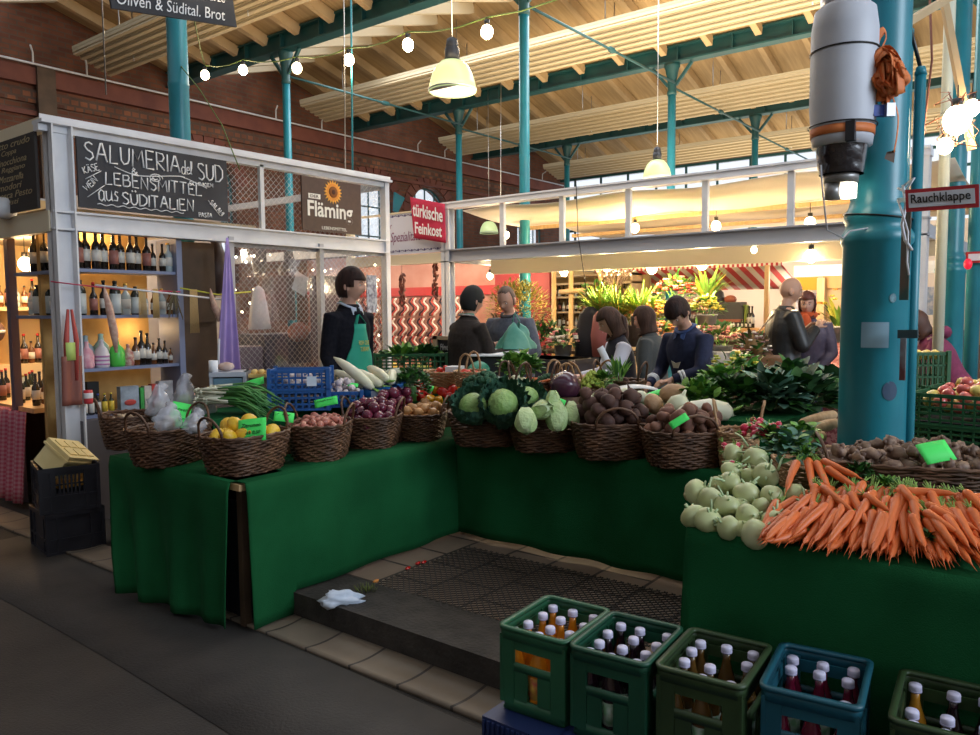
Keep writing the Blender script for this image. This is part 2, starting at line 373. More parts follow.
# --- roof: gabled bays between the steel beams
BX = [-5.5, -.9, 3.9, 8.62, 13.45, 18.2, 22.95]; ZV, ZR = 6.3, 7.02
skyglass = mat('skylight_glass', (.9,.95,1.), .25, trans=1., alpha=.12)
for i in range(len(BX)-1):
    xa, xb = BX[i], BX[i+1]; xm = (xa+xb)/2
    c = B()
    c.poly([(xm-.15,-9,ZR),(xb,-9,ZV),(xb,YW+.3,ZV),(xm-.15,YW+.3,ZR)], (0,0,.06)); struct(c.build('ceiling', wood_c))
    g = B()
    g.poly([(xa+.5,-9,ZV+.06),(xm-.5,-9,ZR-.1),(xm-.5,YW+.3,ZR-.1),(xa+.5,YW+.3,ZV+.06)]); g.build('skylight', skyglass).__setitem__('kind', 'structure')
    c = B(); dz = (ZR-ZV)/(xm-xa)
    c.poly([(xa,-9,ZV),(xa+.5,-9,ZV+.5*dz),(xa+.5,YW+.3,ZV+.5*dz),(xa,YW+.3,ZV)], (0,0,.06))
    c.poly([(xm-.5,-9,ZR-.5*dz),(xm-.15,-9,ZR),(xm-.15,YW+.3,ZR),(xm-.5,YW+.3,ZR-.5*dz)], (0,0,.06)); struct(c.build('ceiling', wood_c))
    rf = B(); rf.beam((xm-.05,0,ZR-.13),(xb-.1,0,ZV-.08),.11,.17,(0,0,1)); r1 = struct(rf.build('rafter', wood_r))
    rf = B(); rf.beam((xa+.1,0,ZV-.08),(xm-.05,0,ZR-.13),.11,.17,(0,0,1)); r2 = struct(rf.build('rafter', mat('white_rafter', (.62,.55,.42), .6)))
    y = -4.0; k = 0
    while y < YW+.2:
        for r in (r1, r2):
            o = r if k == 0 else r.copy()
            if k: COL.objects.link(o)
            o.location.y = y
        y += .855; k += 1
for nm in [o for o in bpy.data.objects if o.name.startswith('rafter')]: nm['kind'] = 'structure'
# --- steel beams in the valleys
b = B(); L0, L1 = -9, YW+.1
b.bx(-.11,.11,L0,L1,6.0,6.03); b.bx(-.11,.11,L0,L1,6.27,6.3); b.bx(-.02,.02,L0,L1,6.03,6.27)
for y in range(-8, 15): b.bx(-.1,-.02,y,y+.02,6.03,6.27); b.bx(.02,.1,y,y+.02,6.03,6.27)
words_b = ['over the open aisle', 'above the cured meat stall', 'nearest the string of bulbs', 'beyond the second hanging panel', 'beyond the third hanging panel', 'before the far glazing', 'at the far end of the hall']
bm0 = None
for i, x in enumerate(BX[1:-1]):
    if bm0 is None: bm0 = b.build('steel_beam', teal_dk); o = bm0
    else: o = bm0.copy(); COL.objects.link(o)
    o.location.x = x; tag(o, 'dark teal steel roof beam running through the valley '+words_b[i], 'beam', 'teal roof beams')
# --- iron columns
def column(x, y, r0, r1, label, ztop=6.0, fat=True):
    t = thing('iron_column', label, 'column', (x,y,0), 0, 'teal cast iron columns')
    b = B()
    p = [(r0*1.25,0),(r0*1.25,.25),(r0*1.05,.3),(r0*1.02,.5),(r0,.55),(r0*.99,1.90),(r0*1.06,1.915),(r0*1.07,1.95),(r0*1.0,1.97),(r0*.93,1.99),(r0*.93,2.01),(r0*.98,2.03),(r0*.98,2.06),(r0*.86,2.09)] if fat else [(r0*1.2,0),(r0*1.2,.2),(r0,.25),(r0,2)]
    p += [(r1,2.12),(r1,3.6),(r1*1.04,3.61),(r1*1.04,3.64),(r1,3.65),(r1*.97,ztop-.5)]
    b.lathe(p, n=32); b.build('shaft', teal, t)
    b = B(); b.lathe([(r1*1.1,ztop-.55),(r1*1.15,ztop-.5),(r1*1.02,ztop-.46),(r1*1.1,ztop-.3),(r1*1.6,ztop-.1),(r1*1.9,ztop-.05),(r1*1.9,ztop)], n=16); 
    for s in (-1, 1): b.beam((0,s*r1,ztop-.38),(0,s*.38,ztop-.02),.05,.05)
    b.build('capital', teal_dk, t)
    return t
COLS = {}
COLS['big'] = column(4.3,.855,.158,.128,'thick shiny teal iron column rising behind the basket of knobbly roots')
column(3.95,6.56,.12,.088,'teal iron column rising behind the salami shop chalkboard')
column(8.62,1.06,.128,.103,'pale teal iron column behind the person in the purple hood')
column(8.62,6.04,.08,.069,'slim bright blue iron column standing up behind the flower stall rail')
column(8.62,11.0,.08,.068,'slim teal iron column in front of the brick wall beside the warm bulbs')
column(13.45,11.2,.085,.072,'slim teal iron column topped by the second beam, seen over the red pennant')
column(13.45,6.15,.085,.075,'slim teal iron column carrying the second beam over the flower stall')
column(13.45,1.1,.085,.08,'slim teal iron column far behind the purple hooded person')
column(18.2,11.35,.085,.075,'small distant teal column under the third beam, next to the blue one')
column(18.2,6.25,.085,.075,'small distant teal column under the third beam, above the stall roof')
# tie rods
def rod(p, q, r, label, m=teal_dk, nm='tie_rod'):
    b = B(); b.cyl(p, q, r, n=6); mid = len(b.v)
    c = (Vector(p)+Vector(q))/2; d = (Vector(q)-Vector(p)).normalized()*.12
    b.tube([c-d, c-d*.5, c+d*.5, c+d], [r, r*2.2, r*2.2, r], 6)
    return tag(b.build(nm, m, loc=tuple(c)), label, 'rod')
for (x, y, s) in ((8.62,11.0,'reaching from the slim column by the warm bulbs'),(13.45,6.15,'in front of the second column over the flower stall'),(8.62,6.04,'high above the hanging work lamp'),(13.45,11.2,'between the brick wall panels'),(18.2,6.25,'in the distance over the stall roof')):
    rod((x+.05,y,5.60),(x+4.7,y,5.62),.02,'thin dark steel tie rod '+s)
# --- hanging radiant panels, tilted with the roof
def panel(i, xa, za, xb, zb, lab):
    t = thing('radiant_heating_panel', lab, 'heating panel', ((xa+xb)/2, 13.6, (za+zb)/2), 0, 'ribbed ceiling heating panels')
    b = B(); n = 6
    for k in range(n):
        u0, u1 = (k+.06)/n, (k+.80)/n
        A = lambda u, dz=0: (xa+(xb-xa)*u, za+(zb-za)*u+dz)
        (x0,z0),(x1,z1) = A(u0), A(u1)
        b.poly([(x0,13.6,z0),(x1,13.6,z1),(x1,13.6,z1+.05),(x0,13.6,z0+.05)], (0,-22,0))
        xm, zm = A((k+.43)/n)
        b.poly([(xm-.03,13.6,zm-.025),(xm+.03,13.6,zm-.035),(xm+.03,13.6,zm+.0),(xm-.03,13.6,zm+.0)], (0,-22,0))
    b.build('panel_strips', panel_c, t, world=True)
    b = B(); b.poly([(xa,13.6,za+.05),(xb,13.6,zb+.05),(xb,13.6,zb+.09),(xa,13.6,za+.09)], (0,-22,0)); b.build('backing', mat('panel_back', (.5,.42,.27), .6), t, world=True)
    for k in range(7):
        y = 12.5-3.1*k
        b = B(); b.cyl((xa+.25,y,za),(xa+.25,y,6.9),.012,n=5); b.cyl((xb-.2,y,zb),(xb-.2,y,6.55),.012,n=5); b.build('hanger', steel, t, world=True)
panel(0,6.28,5.93,6.95,5.68,'ribbed cream heating panel over the salami stall chalk signs')
panel(1,11.0,6.02,11.75,5.78,'longest ribbed cream heating panel, behind the hanging work lamp')
panel(2,15.5,5.98,16.35,5.72,'ribbed cream heating panel, middle one of those receding over the flower stall')
panel(3,20.4,5.98,21.3,5.72,'ribbed cream heating panel low over the stall roof in the distance')
# --- far end glazing and closing walls
b = B(); XF = 23.0
b.bx(XF,XF+.3,-9,14.9,0,3.0); b.bx(XF,XF+.3,-9,14.9,5.98,7.4); struct(b.build('wall_back', mat('far_wall', (.35,.24,.17), .8)))
wd = thing('window_10','x','x'); struct(wd); del wd['category']; del wd['label']
b = B()
for k in range(25): b.bx(XF,XF+.06,-9+k,-8.94+k,3.0,5.98)
for z in (3.0,4.2,5.1,5.62,5.94): b.bx(XF-.03,XF+.06,-9,15,z,z+.07)
b.build('window_frame', teal_dk, wd)
b = B(); b.poly([(XF+.1,-9,3.),(XF+.1,14.6,3.),(XF+.1,14.6,5.98),(XF+.1,-9,5.98)]); b.build('pane', glass, wd)
b = B(); b.bx(-8.3,-8,-9,15,0,7.4); struct(b.build('wall_front', mat('plaster_wall', (.35,.27,.2), .8)))
b = B(); b.bx(-8,23.3,-9.3,-9,0,2.4); b.bx(-8,23.3,-9.3,-9,6.0,7.4); struct(b.build('wall_right', MATS['plaster_wall']))
# ================================================================ the salami stall with white steel frame
SY = 6.0; SX0, SX1 = 2.56, 5.97
def hbeam_post(b, x, y, z0, z1, w=.12, d=.12, t=.012):
    b.bx(x-w/2,x-w/2+t,y-d/2,y+d/2,z0,z1); b.bx(x+w/2-t,x+w/2,y-d/2,y+d/2,z0,z1); b.bx(x-w/2,x+w/2,y-t/2,y+t/2,z0,z1)
st = thing('market_stall', 'white steel frame of the southern Italian delicatessen stall with chalkboards', 'stall frame', (SX0,SY,0))
b = B(); hbeam_post(b, SX0+.08, SY, 0, 2.95, .15, .15); b.build('post', white_p, st, world=True)
b = B(); b.bx(SX1-.04,SX1+.02,SY-.04,SY+.04,0,2.95); b.build('post', white_p, st, world=True)
b = B(); b.bx(4.02,4.07,SY-.03,SY+.03,0,2.25); b.build('post', grey_p, st, world=True)
b = B(); b.bx(5.03,5.08,SY-.03,SY+.03,0,2.25); b.build('post', grey_p, st, world=True)
b = B(); b.bx(2.5,SX1+.03,SY-.08,SY+.08,2.95,2.975); b.bx(2.5,SX1+.03,SY-.05,SY-.04,2.975,3.01); b.bx(2.5,SX1,SY-.02,SY+.06,2.90,2.95); b.build('top_rail', white_p, st, world=True)
b = B(); b.bx(SX0,SX1,SY-.06,SY+.06,2.325,2.34); b.bx(SX0,SX1,SY-.06,SY+.06,2.20,2.215); b.bx(SX0,SX1,SY-.012,SY+.012,2.2,2.34); b.build('crossbeam', white_p, st, world=True)
b = B(); b.bx(4.37,4.41,SY-.02,SY+.02,2.34,2.92); b.build('mullion', white_p, st, world=True)
b = B(); b.bx(SX0,SX0+.06,SY,12.5,2.92,3.02); b.bx(SX0-.01,SX0+.06,SY,12.5,2.19,2.34); b.build('side_beam', cream_p, st, world=True)
b = B()
for x in (4.5,5.9): b.bx(x-.03,x+.03,9.9,9.96,0,2.95)
b.bx(SX0+.03,SX1,9.9,9.96,2.85,2.95); b.bx(SX1-.06,SX1,SY,9.9,2.2,2.3); b.bx(SX1-.06,SX1,SY,9.9,2.88,2.95); b.build('back_frame', grey_p, st, world=True)
# ceiling sheet of the stall
tag((lambda bb: bb.build('stall_ceiling', mat('stall_ceiling', (.46,.36,.24), .7)))(B().bx(SX0+.08,4.4,SY+.1,9.8,2.36,2.38)), 'plain warm coloured ceiling sheet over the bottle shelves', 'ceiling sheet')
# chalkboards
def board(name, label, x0, x1, z0, z1, y, tilt=0):
    t = thing(name, label, 'sign', ((x0+x1)/2, y, z0))
    b = B(); b.bx(x0,x1,y,y+.02,z0,z1); b.build('board', slate, t, world=True)
    return t
X = Vector((1,0,0)); Z = Vector((0,0,1)); Yv = Vector((0,1,0))
cb = board('chalkboard_sign', 'big black chalkboard reading SALUMERIA del SUD under the white rail', 2.73, 3.98, 2.37, 2.885, SY-.09)
yb = SY-.093
def cl(s, x, z, w, h, sh=0, rot=0, par=cb, y=yb, m=chalk_w, bold=.0, nm='lettering'):
    return text_mesh(nm, s, (x,y,z), Vector((cos(rot),0,sin(rot))), Vector((-sin(rot),0,cos(rot))), w, h, m, par, shear=sh, bold=bold)
for a_ in (('SALUMERIA',2.78,2.725,.76,.13,.0052,0),('del',3.555,2.72,.085,.115,.0036,0),('SUD',3.70,2.695,.235,.135,.0052,0),('&',3.13,2.665,.04,.045,.0035,0),('LEBENSMITTEL',2.93,2.56,.80,.09,.0045,0),('aus',2.87,2.435,.14,.14,.0042,0),('SÜDITALIEN',3.05,2.425,.60,.09,.0048,0),('KÄSE',2.775,2.62,.12,.05,.003,.35),('WEIN',2.785,2.495,.12,.045,.0032,.75),('PASTA',3.70,2.385,.12,.035,.003,.05),('SALAMI',3.80,2.505,.15,.04,.003,-.7),('SCHINKEN',3.62,2.635,.22,.03,.0028,.05)):
    chalk(a_[0],a_[1],a_[2],a_[3],a_[4],yb,cb,chalk_w,a_[5],a_[6],seed=len(a_[0]))
b = B()
b.tube([(3.0+.78*t+.06*sin(t*2*pi*1.0+4)*(t>.38)*(t<.7), yb, 2.70-.05*t-.03*sin(t*7)) for t in [i/40 for i in range(41)]], .004, 4)
b.tube([(3.33+.06*cos(a)*(1-a/16), yb, 2.655+.035*sin(a)*(1-a/16)) for a in [i*.35 for i in range(36)]], .004, 4)
b.tube([(2.86+.70*t, yb, 2.405+.006*sin(t*50)) for t in [i/60 for i in range(61)]], .0035, 4)
b.tube([(2.78,yb,2.58),(2.90,yb,2.655)], .003, 4); b.tube([(2.79,yb,2.45),(2.92,yb,2.55)], .003, 4); b.tube([(3.79,yb,2.53),(3.90,yb,2.41)], .003, 4)
b.build('flourish', chalk_w, cb, world=True)
# side chalkboard
sb = thing('chalkboard_sign', 'dark chalkboard covered in cream handwriting on the side of the delicatessen stall', 'sign', (SX0-.03, 7.2, 2.36))
b = B(); b.bx(SX0-.04,SX0-.02,6.1,8.6,2.36,2.91); b.build('board', mat('old_slate', (.035,.028,.025), .8), sb, world=True)
chalk_y = mat('yellow_chalk', (.42,.34,.2), .9)
for i, s in enumerate(['Prosciutto crudo', 'Mortadella e Coppa', 'Salame Finocchiona', 'Parmigiano Reggiano', 'Pecorino Mozzarella', 'Olive Pomodori', 'Pasta fresca Pesto','Antipasti misti']):
    text_mesh('lettering', s, (SX0-.043, 7.15+.1*(i % 2), 2.845-.062*i), -Yv, Z, .98-.07*((i*5) % 3), .05, chalk_y, sb, shear=.3)
    text_mesh('lettering', s[::-1].title(), (SX0-.043, 8.4, 2.845-.062*i), -Yv, Z, 1.1-.07*((i*5) % 4), .05, chalk_y, sb, shear=.3)
# upper hanging sign
p = [at(111,-28,'y',5.0), at(236,-3,'y',5.0)]
hs = thing('hanging_chalkboard', 'slate board with white handwriting hanging in front of the first teal column', 'sign', (3.0,5.0,3.5))
c0 = at(112,8,'y',5.0); c1 = at(237,27,'y',5.0); u = (c1-c0); w = u.length; u.normalize(); vv = Vector((-u.z,0,u.x))
b = B(); b.poly([c0, c1, c1+vv*.42, c0+vv*.42], (0,.02,0)); b.build('board', slate, hs, world=True)
for i, s in enumerate(['Oliven & Südital. Brot', 'Käse, Salami, Ingil, Gewürze', 'Antipasti & Balsam']):
    text_mesh('lettering', s, c0+u*.04+vv*(.03+.105*i)-Vector((0,.003,0)), u, vv, w*(.88 if i else .86), .075, chalk_w, hs, shear=.25)
for px in (104, 236):
    q = at(px,30,'y',5.0)
    b = B(); b.cyl((q.x,5.01,2.98 if px == 104 else q.z+.3),(q.x,5.01,6.2),.005,n=4); b.build('hanging_wire', steel, hs, world=True)
# sunflower sign
brown = mat('brown_sign', (.06,.030,.024), .5, (.075,.04,.03), 20)
sf = board('sunflower_sign', 'dark brown sign with a yellow sunflower and the white word Fläming', 4.79, 5.54, 2.365, 2.87, SY-.08)
sf.children[0].data.materials.clear(); sf.children[0].data.materials.append(brown)
b = B(); yf = SY-.083; cx, cz = 5.17, 2.755
for ring, (n, r, l, off) in enumerate(((20,.055,.062,0),(20,.05,.045,.15))):
    for k in range(n):
        a = 2*pi*k/n+off; d = Vector((cos(a),0,sin(a))); e = Vector((-sin(a),0,cos(a))); c = Vector((cx,yf-.002*ring,cz))
        b.m = ring; b.poly([c+d*r*.8-e*.006, c+d*(r+l*.5)-e*.011, c+d*(r+l), c+d*(r+l*.5)+e*.011, c+d*r*.8+e*.006], (0,.003,0))
b.build('sunflower_petals', [mat('petal_yellow',(.85,.42,.05),.6), mat('petal_gold',(.75,.28,.03),.6)], sf, world=True)
b = B(); b.ell((cx,yf-.004,cz),(.055,.006,.055),16,8); b.m=1; b.ell((cx,yf-.008,cz),(.026,.005,.026),12,6); b.build('sunflower_disc', [mat('sunflower_brown',(.23,.08,.02),.9), mat('sunflower_dark',(.08,.03,.02),.9)], sf, world=True)
cl('Fläming', 4.85, 2.455, .57, .195, 0, 0, sf, yf, mat('sign_white',(.85,.83,.78),.6), .02); cl('LEBENSMITTEL', 5.02, 2.385, .32, .03, 0, 0, sf, yf, MATS['sign_white'])
b = B(); b.bx(4.865,5.01,yf,yf+.004,2.668,2.715); b.build('name_strip', MATS['sign_white'], sf, world=True); cl('DER', 4.885, 2.677, .10, .028, 0, 0, sf, yf-.004, brown)
# chain link mesh in the two openings above, and the window below
def chain(x0, x1, z0, z1, y, s=.06, r=.0018):
    b = B(); x = x0-(z1-z0)
    while x < x1:
        for sg in (1, -1):
            pts = []
            a = x; lo = max(x0, a); hi = min(x1, a+(z1-z0))
            if hi-lo > .01:
                za, zb = lo-a, hi-a
                if sg < 0: za, zb = (z1-z0)-za, (z1-z0)-zb
                b.cyl((lo,y+.002*sg,z0+za),(hi,y+.002*sg,z0+zb),r,n=4)
        x += s
    return b
ms = thing('chain_link_screen', 'galvanised chain link screen filling the upper frame beside the sunflower sign', 'screen', (4.0,SY,2.35))
chain(4.0,5.95,2.35,2.9,SY+.01).build('mesh_panel', steel, ms, world=True)
ms = thing('chain_link_screen', 'tall chain link screen in front of the dark window behind the vendor', 'screen', (4.1,SY,.8))
chain(4.08,5.93,.85,2.2,SY-.03).build('mesh_panel', steel, ms, world=True)
b = B(); b.bx(4.08,5.93,SY-.04,SY+.02,.78,.86); b.build('sill_rail', black_m, ms, world=True)
wn = thing('shop_window', 'dusty glass window of the delicatessen stall with things piled behind it', 'window', (4.1,SY+.04,.8))
b = B(); b.bx(4.09,5.92,SY+.03,SY+.035,.85,2.2); b.build('pane', mat('stall_glass',(.9,.9,.92),.08,trans=1.,alpha=.16), wn, world=True)
b = B(); b.bx(4.08,5.93,SY+.02,SY+.05,.8,.86); b.bx(4.08,5.93,SY+.02,SY+.05,2.17,2.2); b.build('window_frame', grey_p, wn, world=True)
# things behind the window
rw = mat('paper_roll_white',(.7,.7,.75),.8)
def simple(nm, bb, m, lab, cat, grp=None, loc=None): return tag(bb.build(nm, m, loc=loc), lab, cat, grp)
b = B(); b.bx(4.75,5.5,6.5,7.0,.8,1.32); b.bx(4.73,5.52,6.48,7.02,1.28,1.36); simple('storage_bin', b, mat('navy_bin',(.03,.035,.07),.5), 'large navy storage bin behind the chain link window', 'bin')
b = B(); b.bx(4.2,4.72,6.5,6.9,.5,1.25); b.bx(4.6,5.8,6.4,7.1,.3,.8); simple('cardboard_box', b, mat('mauve_box',(.16,.12,.15),.7), 'dull mauve boxes stacked behind the window by the purple cloth', 'box')
b = B(); b.lathe([(.02,.42),(.06,.38),(.1,.2),(.13,0)], (4.62,6.4,1.42), 12, 1, .5); simple('hanging_bag', b, rw, 'white carrier bag hanging behind the window mesh', 'bag')
b = B(); b.poly([(4.98,6.35,1.82),(5.14,6.35,1.74),(5.2,6.35,1.93),(5.05,6.35,2.0)],(0,.005,0)); simple('paper_note', b, rw, 'white paper note taped up in the delicatessen window', 'note')
b = B(); b.bx(4.8,5.1,6.45,6.65,1.5,1.95); simple('brown_sack', b, mat('sack',(.13,.09,.08),.8), 'brown paper sack behind the delicatessen window', 'sack')
for i, (px, pz, r) in enumerate(((4.35,2.05,.12),(5.2,2.02,.1),(4.85,2.1,.08))):
    b = B(); b.tube([(px,6.7,2.38),(px+.03,6.7,pz+.1),(px,6.7,pz),(px+.02,6.7,pz-.3)], [.02,r*.6,r,.03], 8); simple('hanging_ham', b, mat('ham',(.05,.03,.03),.5), ['dark ham hanging near the window edge by the post', 'dark ham hanging behind the vendor in the window', 'small dark ham hanging between its two neighbours'][i], 'ham')
b = B(); b.ell((5.1,6.42,1.38),(.12,.1,.1),12,8, disp=lambda d: 1+.25*nz(d,3)); simple('soft_toy', b, mat('pink_toy',(.4,.16,.12),.8), 'pinkish crumpled bundle resting on the bin behind the window', 'bundle')
b = B(); b.bx(4.1,5.95,9.0,9.05,0,2.9); simple('back_partition', b, mat('pale_partition',(.30,.26,.24),.8,(.2,.17,.16),3), 'pale back partition of the delicatessen seen through the window', 'partition')
b = B(); b.bx(5.1,5.7,6.2,6.22,1.05,1.95); simple('menu_poster', b, mat('poster_brown',(.10,.07,.08),.6), 'dull brown poster hanging behind the vendor in the window', 'poster')
b = B(); b.bx(5.62,5.76,SY-.06,SY-.05,1.57,1.96); o = simple('notice_sheet', b, mat('notice',(.45,.5,.6),.6,(.1,.1,.15),30), 'pale blue notice sheet on the mesh behind the vendor', 'notice')
# light strings reflected in the dark pane, put in as small glowing beads
fl = bulb_mat('light_bead',(1,.85,.6),9)
for i,(px,py) in enumerate(((228,262),(236,257),(246,262),(254,256),(262,255),(313,270),(325,271),(250,303),(235,290),(242,312),(232,350),(375,265),(378,280),(377,310),(379,335))):
    q = at(px,py,'y',6.6+.02*i); b = B(); b.ell((0,0,0),.012,8,5); tag(b.build('light_bead', fl), 'tiny glowing bead for a warm light reflected in the delicatessen window', 'fairy light', 'beads for lights reflected in the delicatessen window').location = q
# --- bottles
def bottle_mesh(h, r, neck=.32, m=None, lab=None, cap=None, n=12, nr=.38):
    nk = h*(1-neck)
    b = B(); b.lathe([(r*.9,0),(r,.01),(r,nk*.86),(r*.85,nk*.95),(r*nr,nk*1.1),(r*nr*.9,h*.96)], n=n)
    return b
class BottleKind:
    def __init__(s, nm, h, r, gm, lm=None, cm=None, lz=(.15,.5), label='bottle', cat='bottle', group=None, n=10, neck=.32):
        s.t = thing(nm, label, cat, (0,0,-50)); s.used = False; s.group = group
        bottle_mesh(h, r, neck, n=n).build('glass_body', gm, s.t)
        if lm: bb = B(); bb.lathe([(r*1.0,h*lz[0]),(r*1.03,h*lz[0]),(r*1.03,h*lz[1]),(r*1.0,h*lz[1])], n=n); bb.build('paper_label', lm, s.t)
        if cm: bb = B(); bb.lathe([(r*.40,h*.93),(r*.42,h*.93),(r*.42,h*1.0),(0,h*1.003)], n=n); bb.build('cap', cm, s.t)
        freeze(s.t)
    def put(s, loc, label=None, group=None, scale=1, rz=0, cat=None):
        if not s.used: s.used = True; o = s.t; o.location = loc; o.scale = (scale,)*3; o.rotation_euler = (0,0,rz)
        else: o = copy_tree(s.t, loc, rz, scale=scale)
        if label: o['label'] = label
        if group: o['group'] = group
        return o
olive = mat('olive_glass',(.02,.03,.008),.1,coat=.5); amber = mat('amber_glass',(.12,.04,.01),.1,coat=.5)
lab_w = mat('cream_label',(.62,.6,.55),.6); lab_r = mat('red_label',(.45,.05,.04),.5); lab_y = mat('yellow_label',(.7,.5,.05),.5); lab_b = mat('blue_cap',(.05,.08,.4),.4); red_c = mat('red_cap',(.5,.02,.02),.4); blk_c = mat('black_cap',(.01,.01,.01),.4); gold_c = mat('gold_cap',(.6,.4,.1),.35,metal=.6)
K_wine = BottleKind('wine_bottle',.32,.037,dark_glass,lab_w,blk_c,(.2,.48),neck=.36)
K_wine2 = BottleKind('wine_bottle',.32,.037,dark_glass,mat('maroon_label',(.3,.12,.1),.5),red_c,(.15,.5),neck=.36)
K_oil = BottleKind('oil_bottle',.27,.042,mat('square_dark',(.015,.018,.012),.2),mat('grey_label',(.5,.55,.55),.6),blk_c,(.05,.62),neck=.2)
K_clear = BottleKind('glass_bottle',.24,.035,mat('pale_glass',(.45,.55,.58),.15,alpha=.8),lab_w,gold_c,(.2,.5))
K_small = BottleKind('oil_bottle',.17,.022,olive,lab_w,red_c,(.15,.5))
K_yel = BottleKind('oil_bottle',.16,.021,olive,lab_y,mat('yellow_cap',(.8,.6,.05),.4),(.1,.6))
K_blu = BottleKind('oil_bottle',.16,.021,dark_glass,lab_w,lab_b,(.1,.6))
K_amb = BottleKind('liqueur_bottle',.24,.033,amber,lab_w,blk_c,(.2,.5))
# --- window shelf with bottles
sh = thing('bottle_shelf', 'blue grey shelving full of bottles in the delicatessen front', 'shelf', (2.72,6.05,0))
blg = mat('blue_grey_paint',(.18,.22,.36),.5)
for z in (1.93,1.575,1.165,.80): b = B(); b.bx(2.72,3.6,6.06,6.34,z-.025,z); b.build('shelf_board', blg, sh, world=True)
for x in (2.70,3.56): b = B(); b.bx(x,x+.05,6.04,6.36,0,2.2); b.build('side_panel', blg, sh, world=True)
b = B(); b.bx(2.72,3.6,6.05,6.36,0,.66); b.build('plinth_panel', mat('blue_white_panel',(.30,.34,.44),.6), sh, world=True)
b = B(); b.bx(2.72,3.6,6.05,6.33,.66,.70); b.build('wooden_shelf', wood_l, sh, world=True)
g1 = 'bottles on the top shelf of the delicatessen'; g2 = 'bottles on the second shelf of the delicatessen'; g3 = 'bottles on the third shelf of the delicatessen'; g4 = 'small bottles on the lowest shelf of the delicatessen'
for i in range(12): (K_wine if i % 4 else K_wine2).put((2.80+i*.068,6.12+.03*(i % 2),1.93), 'dark wine bottle in the crowded top shelf row', g1, 1-.012*i if i < 9 else .72)
K_clear.put((3.53,6.12,1.93), 'white labelled bottle at the end of the top shelf', g1)
seq = [(K_oil,2.80,1),(K_wine2,2.90,.8),(K_wine,2.98,.85),(K_oil,3.07,1),(K_clear,3.155,1.05),(K_oil,3.235,.85),(K_clear,3.31,.8),(K_amb,3.39,.8),(K_clear,3.46,.9),(K_amb,3.53,.8)]
for k, x, s in seq: k.put((x,6.12,1.575), None, g2, s)['label'] = {K_oil:'black square bottle with a grey label on the second shelf',K_wine2:'slim red labelled bottle on the second shelf',K_wine:'slim dark wine bottle on the second shelf',K_clear:'pale glass bottle standing on the second shelf',K_amb:'amber liqueur bottle standing on the second shelf'}[k]
def cer(c1, c2, x, s, lab, y=6.12):
    t = thing('ceramic_bottle', lab, 'bottle', (x,y,1.165), 0, 'ceramic bottles on the third shelf'); t.scale = (s,)*3
    b = B(); b.lathe([(.05,0),(.056,.02),(.056,.10),(.045,.14),(.02,.17),(.014,.2),(.018,.215),(0,.22)], n=16); b.build('ceramic_body', c1, t)
    if c2: b = B(); [b.lathe([(.0562,.02+.03*k),(.0575,.027+.03*k),(.0562,.034+.03*k)], n=16) for k in range(3)]; b.build('painted_band', c2, t)
pk = mat('pink_ceramic',(.65,.25,.33),.4,(.75,.45,.5),20); pw = mat('pearl_ceramic',(.7,.66,.72),.4); gn = mat('green_ceramic',(.08,.55,.07),.35); mt = mat('mint_ceramic',(.4,.6,.5),.5); pb = mat('pale_blue_ceramic',(.45,.6,.68),.5)
cer(pk,None,2.83,.95,'pink ceramic oil bottle on the third shelf'); cer(pw,mat('violet_band',(.45,.2,.4),.5),2.945,1,'white ceramic bottle with violet bands on the third shelf'); cer(gn,None,3.065,1.05,'bright green ceramic bottle on the third shelf')
cer(pb,None,2.88,1.15,'pale blue ceramic bottle behind the pink one',6.24); cer(mt,None,3.0,1.2,'mint ceramic bottle behind the green one',6.24); cer(mat('floral',(.6,.5,.4),.4,(.35,.1,.1),25),None,3.155,.8,'round bottle with painted flowers beside the green one')
for i in range(7): (K_wine if i % 3 else K_amb).put((3.22+i*.05,6.12,1.165), 'dark sauce bottle at the end of the third shelf row', g3, .95-.07*i)
for i in range(5): (K_blu if i < 3 else K_yel).put((2.80+i*.052,6.13,.80), 'small oil bottle standing on the lowest shelf', g4, 1)
b = B(); b.bx(2.86,2.95,6.2,6.25,.8,1.05); simple('tea_box', b, blk_c, 'black box behind the small oil bottles', 'box')
for i,(x,w,h,c) in enumerate(((3.07,.15,.2,(.35,.42,.5)),(3.235,.03,.18,(.05,.4,.08)),(3.27,.06,.19,(.6,.55,.5)),(3.335,.05,.2,(.55,.05,.04)),(3.40,.12,.22,(.5,.5,.52)))):
    b = B(); b.bx(x,x+w,6.1,6.16,.8,.8+h); simple('food_packet', b, mat('packet%d' % i, c, .5, tuple(k*.6 for k in c), 15), ['grey blue packet with a red seal on the lowest shelf','thin green packet on the lowest shelf','cream packet next to the thin green one','red edged packet on the lowest shelf','pale packet behind the plastic bags'][i], 'packet')
b = B(); b.ell((3.145,6.095,.87),(.05,.004,.025),14,6); simple('seal_sticker', b, lab_r, 'oval red sticker on the grey blue packet', 'sticker')
b = B(); b.bx(2.72,3.6,6.6,6.65,0,2.35); simple('lit_partition', b, mat('amber_partition',(.52,.33,.12),.8,(.38,.22,.07),6), 'warm ochre partition glowing behind the bottle shelves', 'partition')
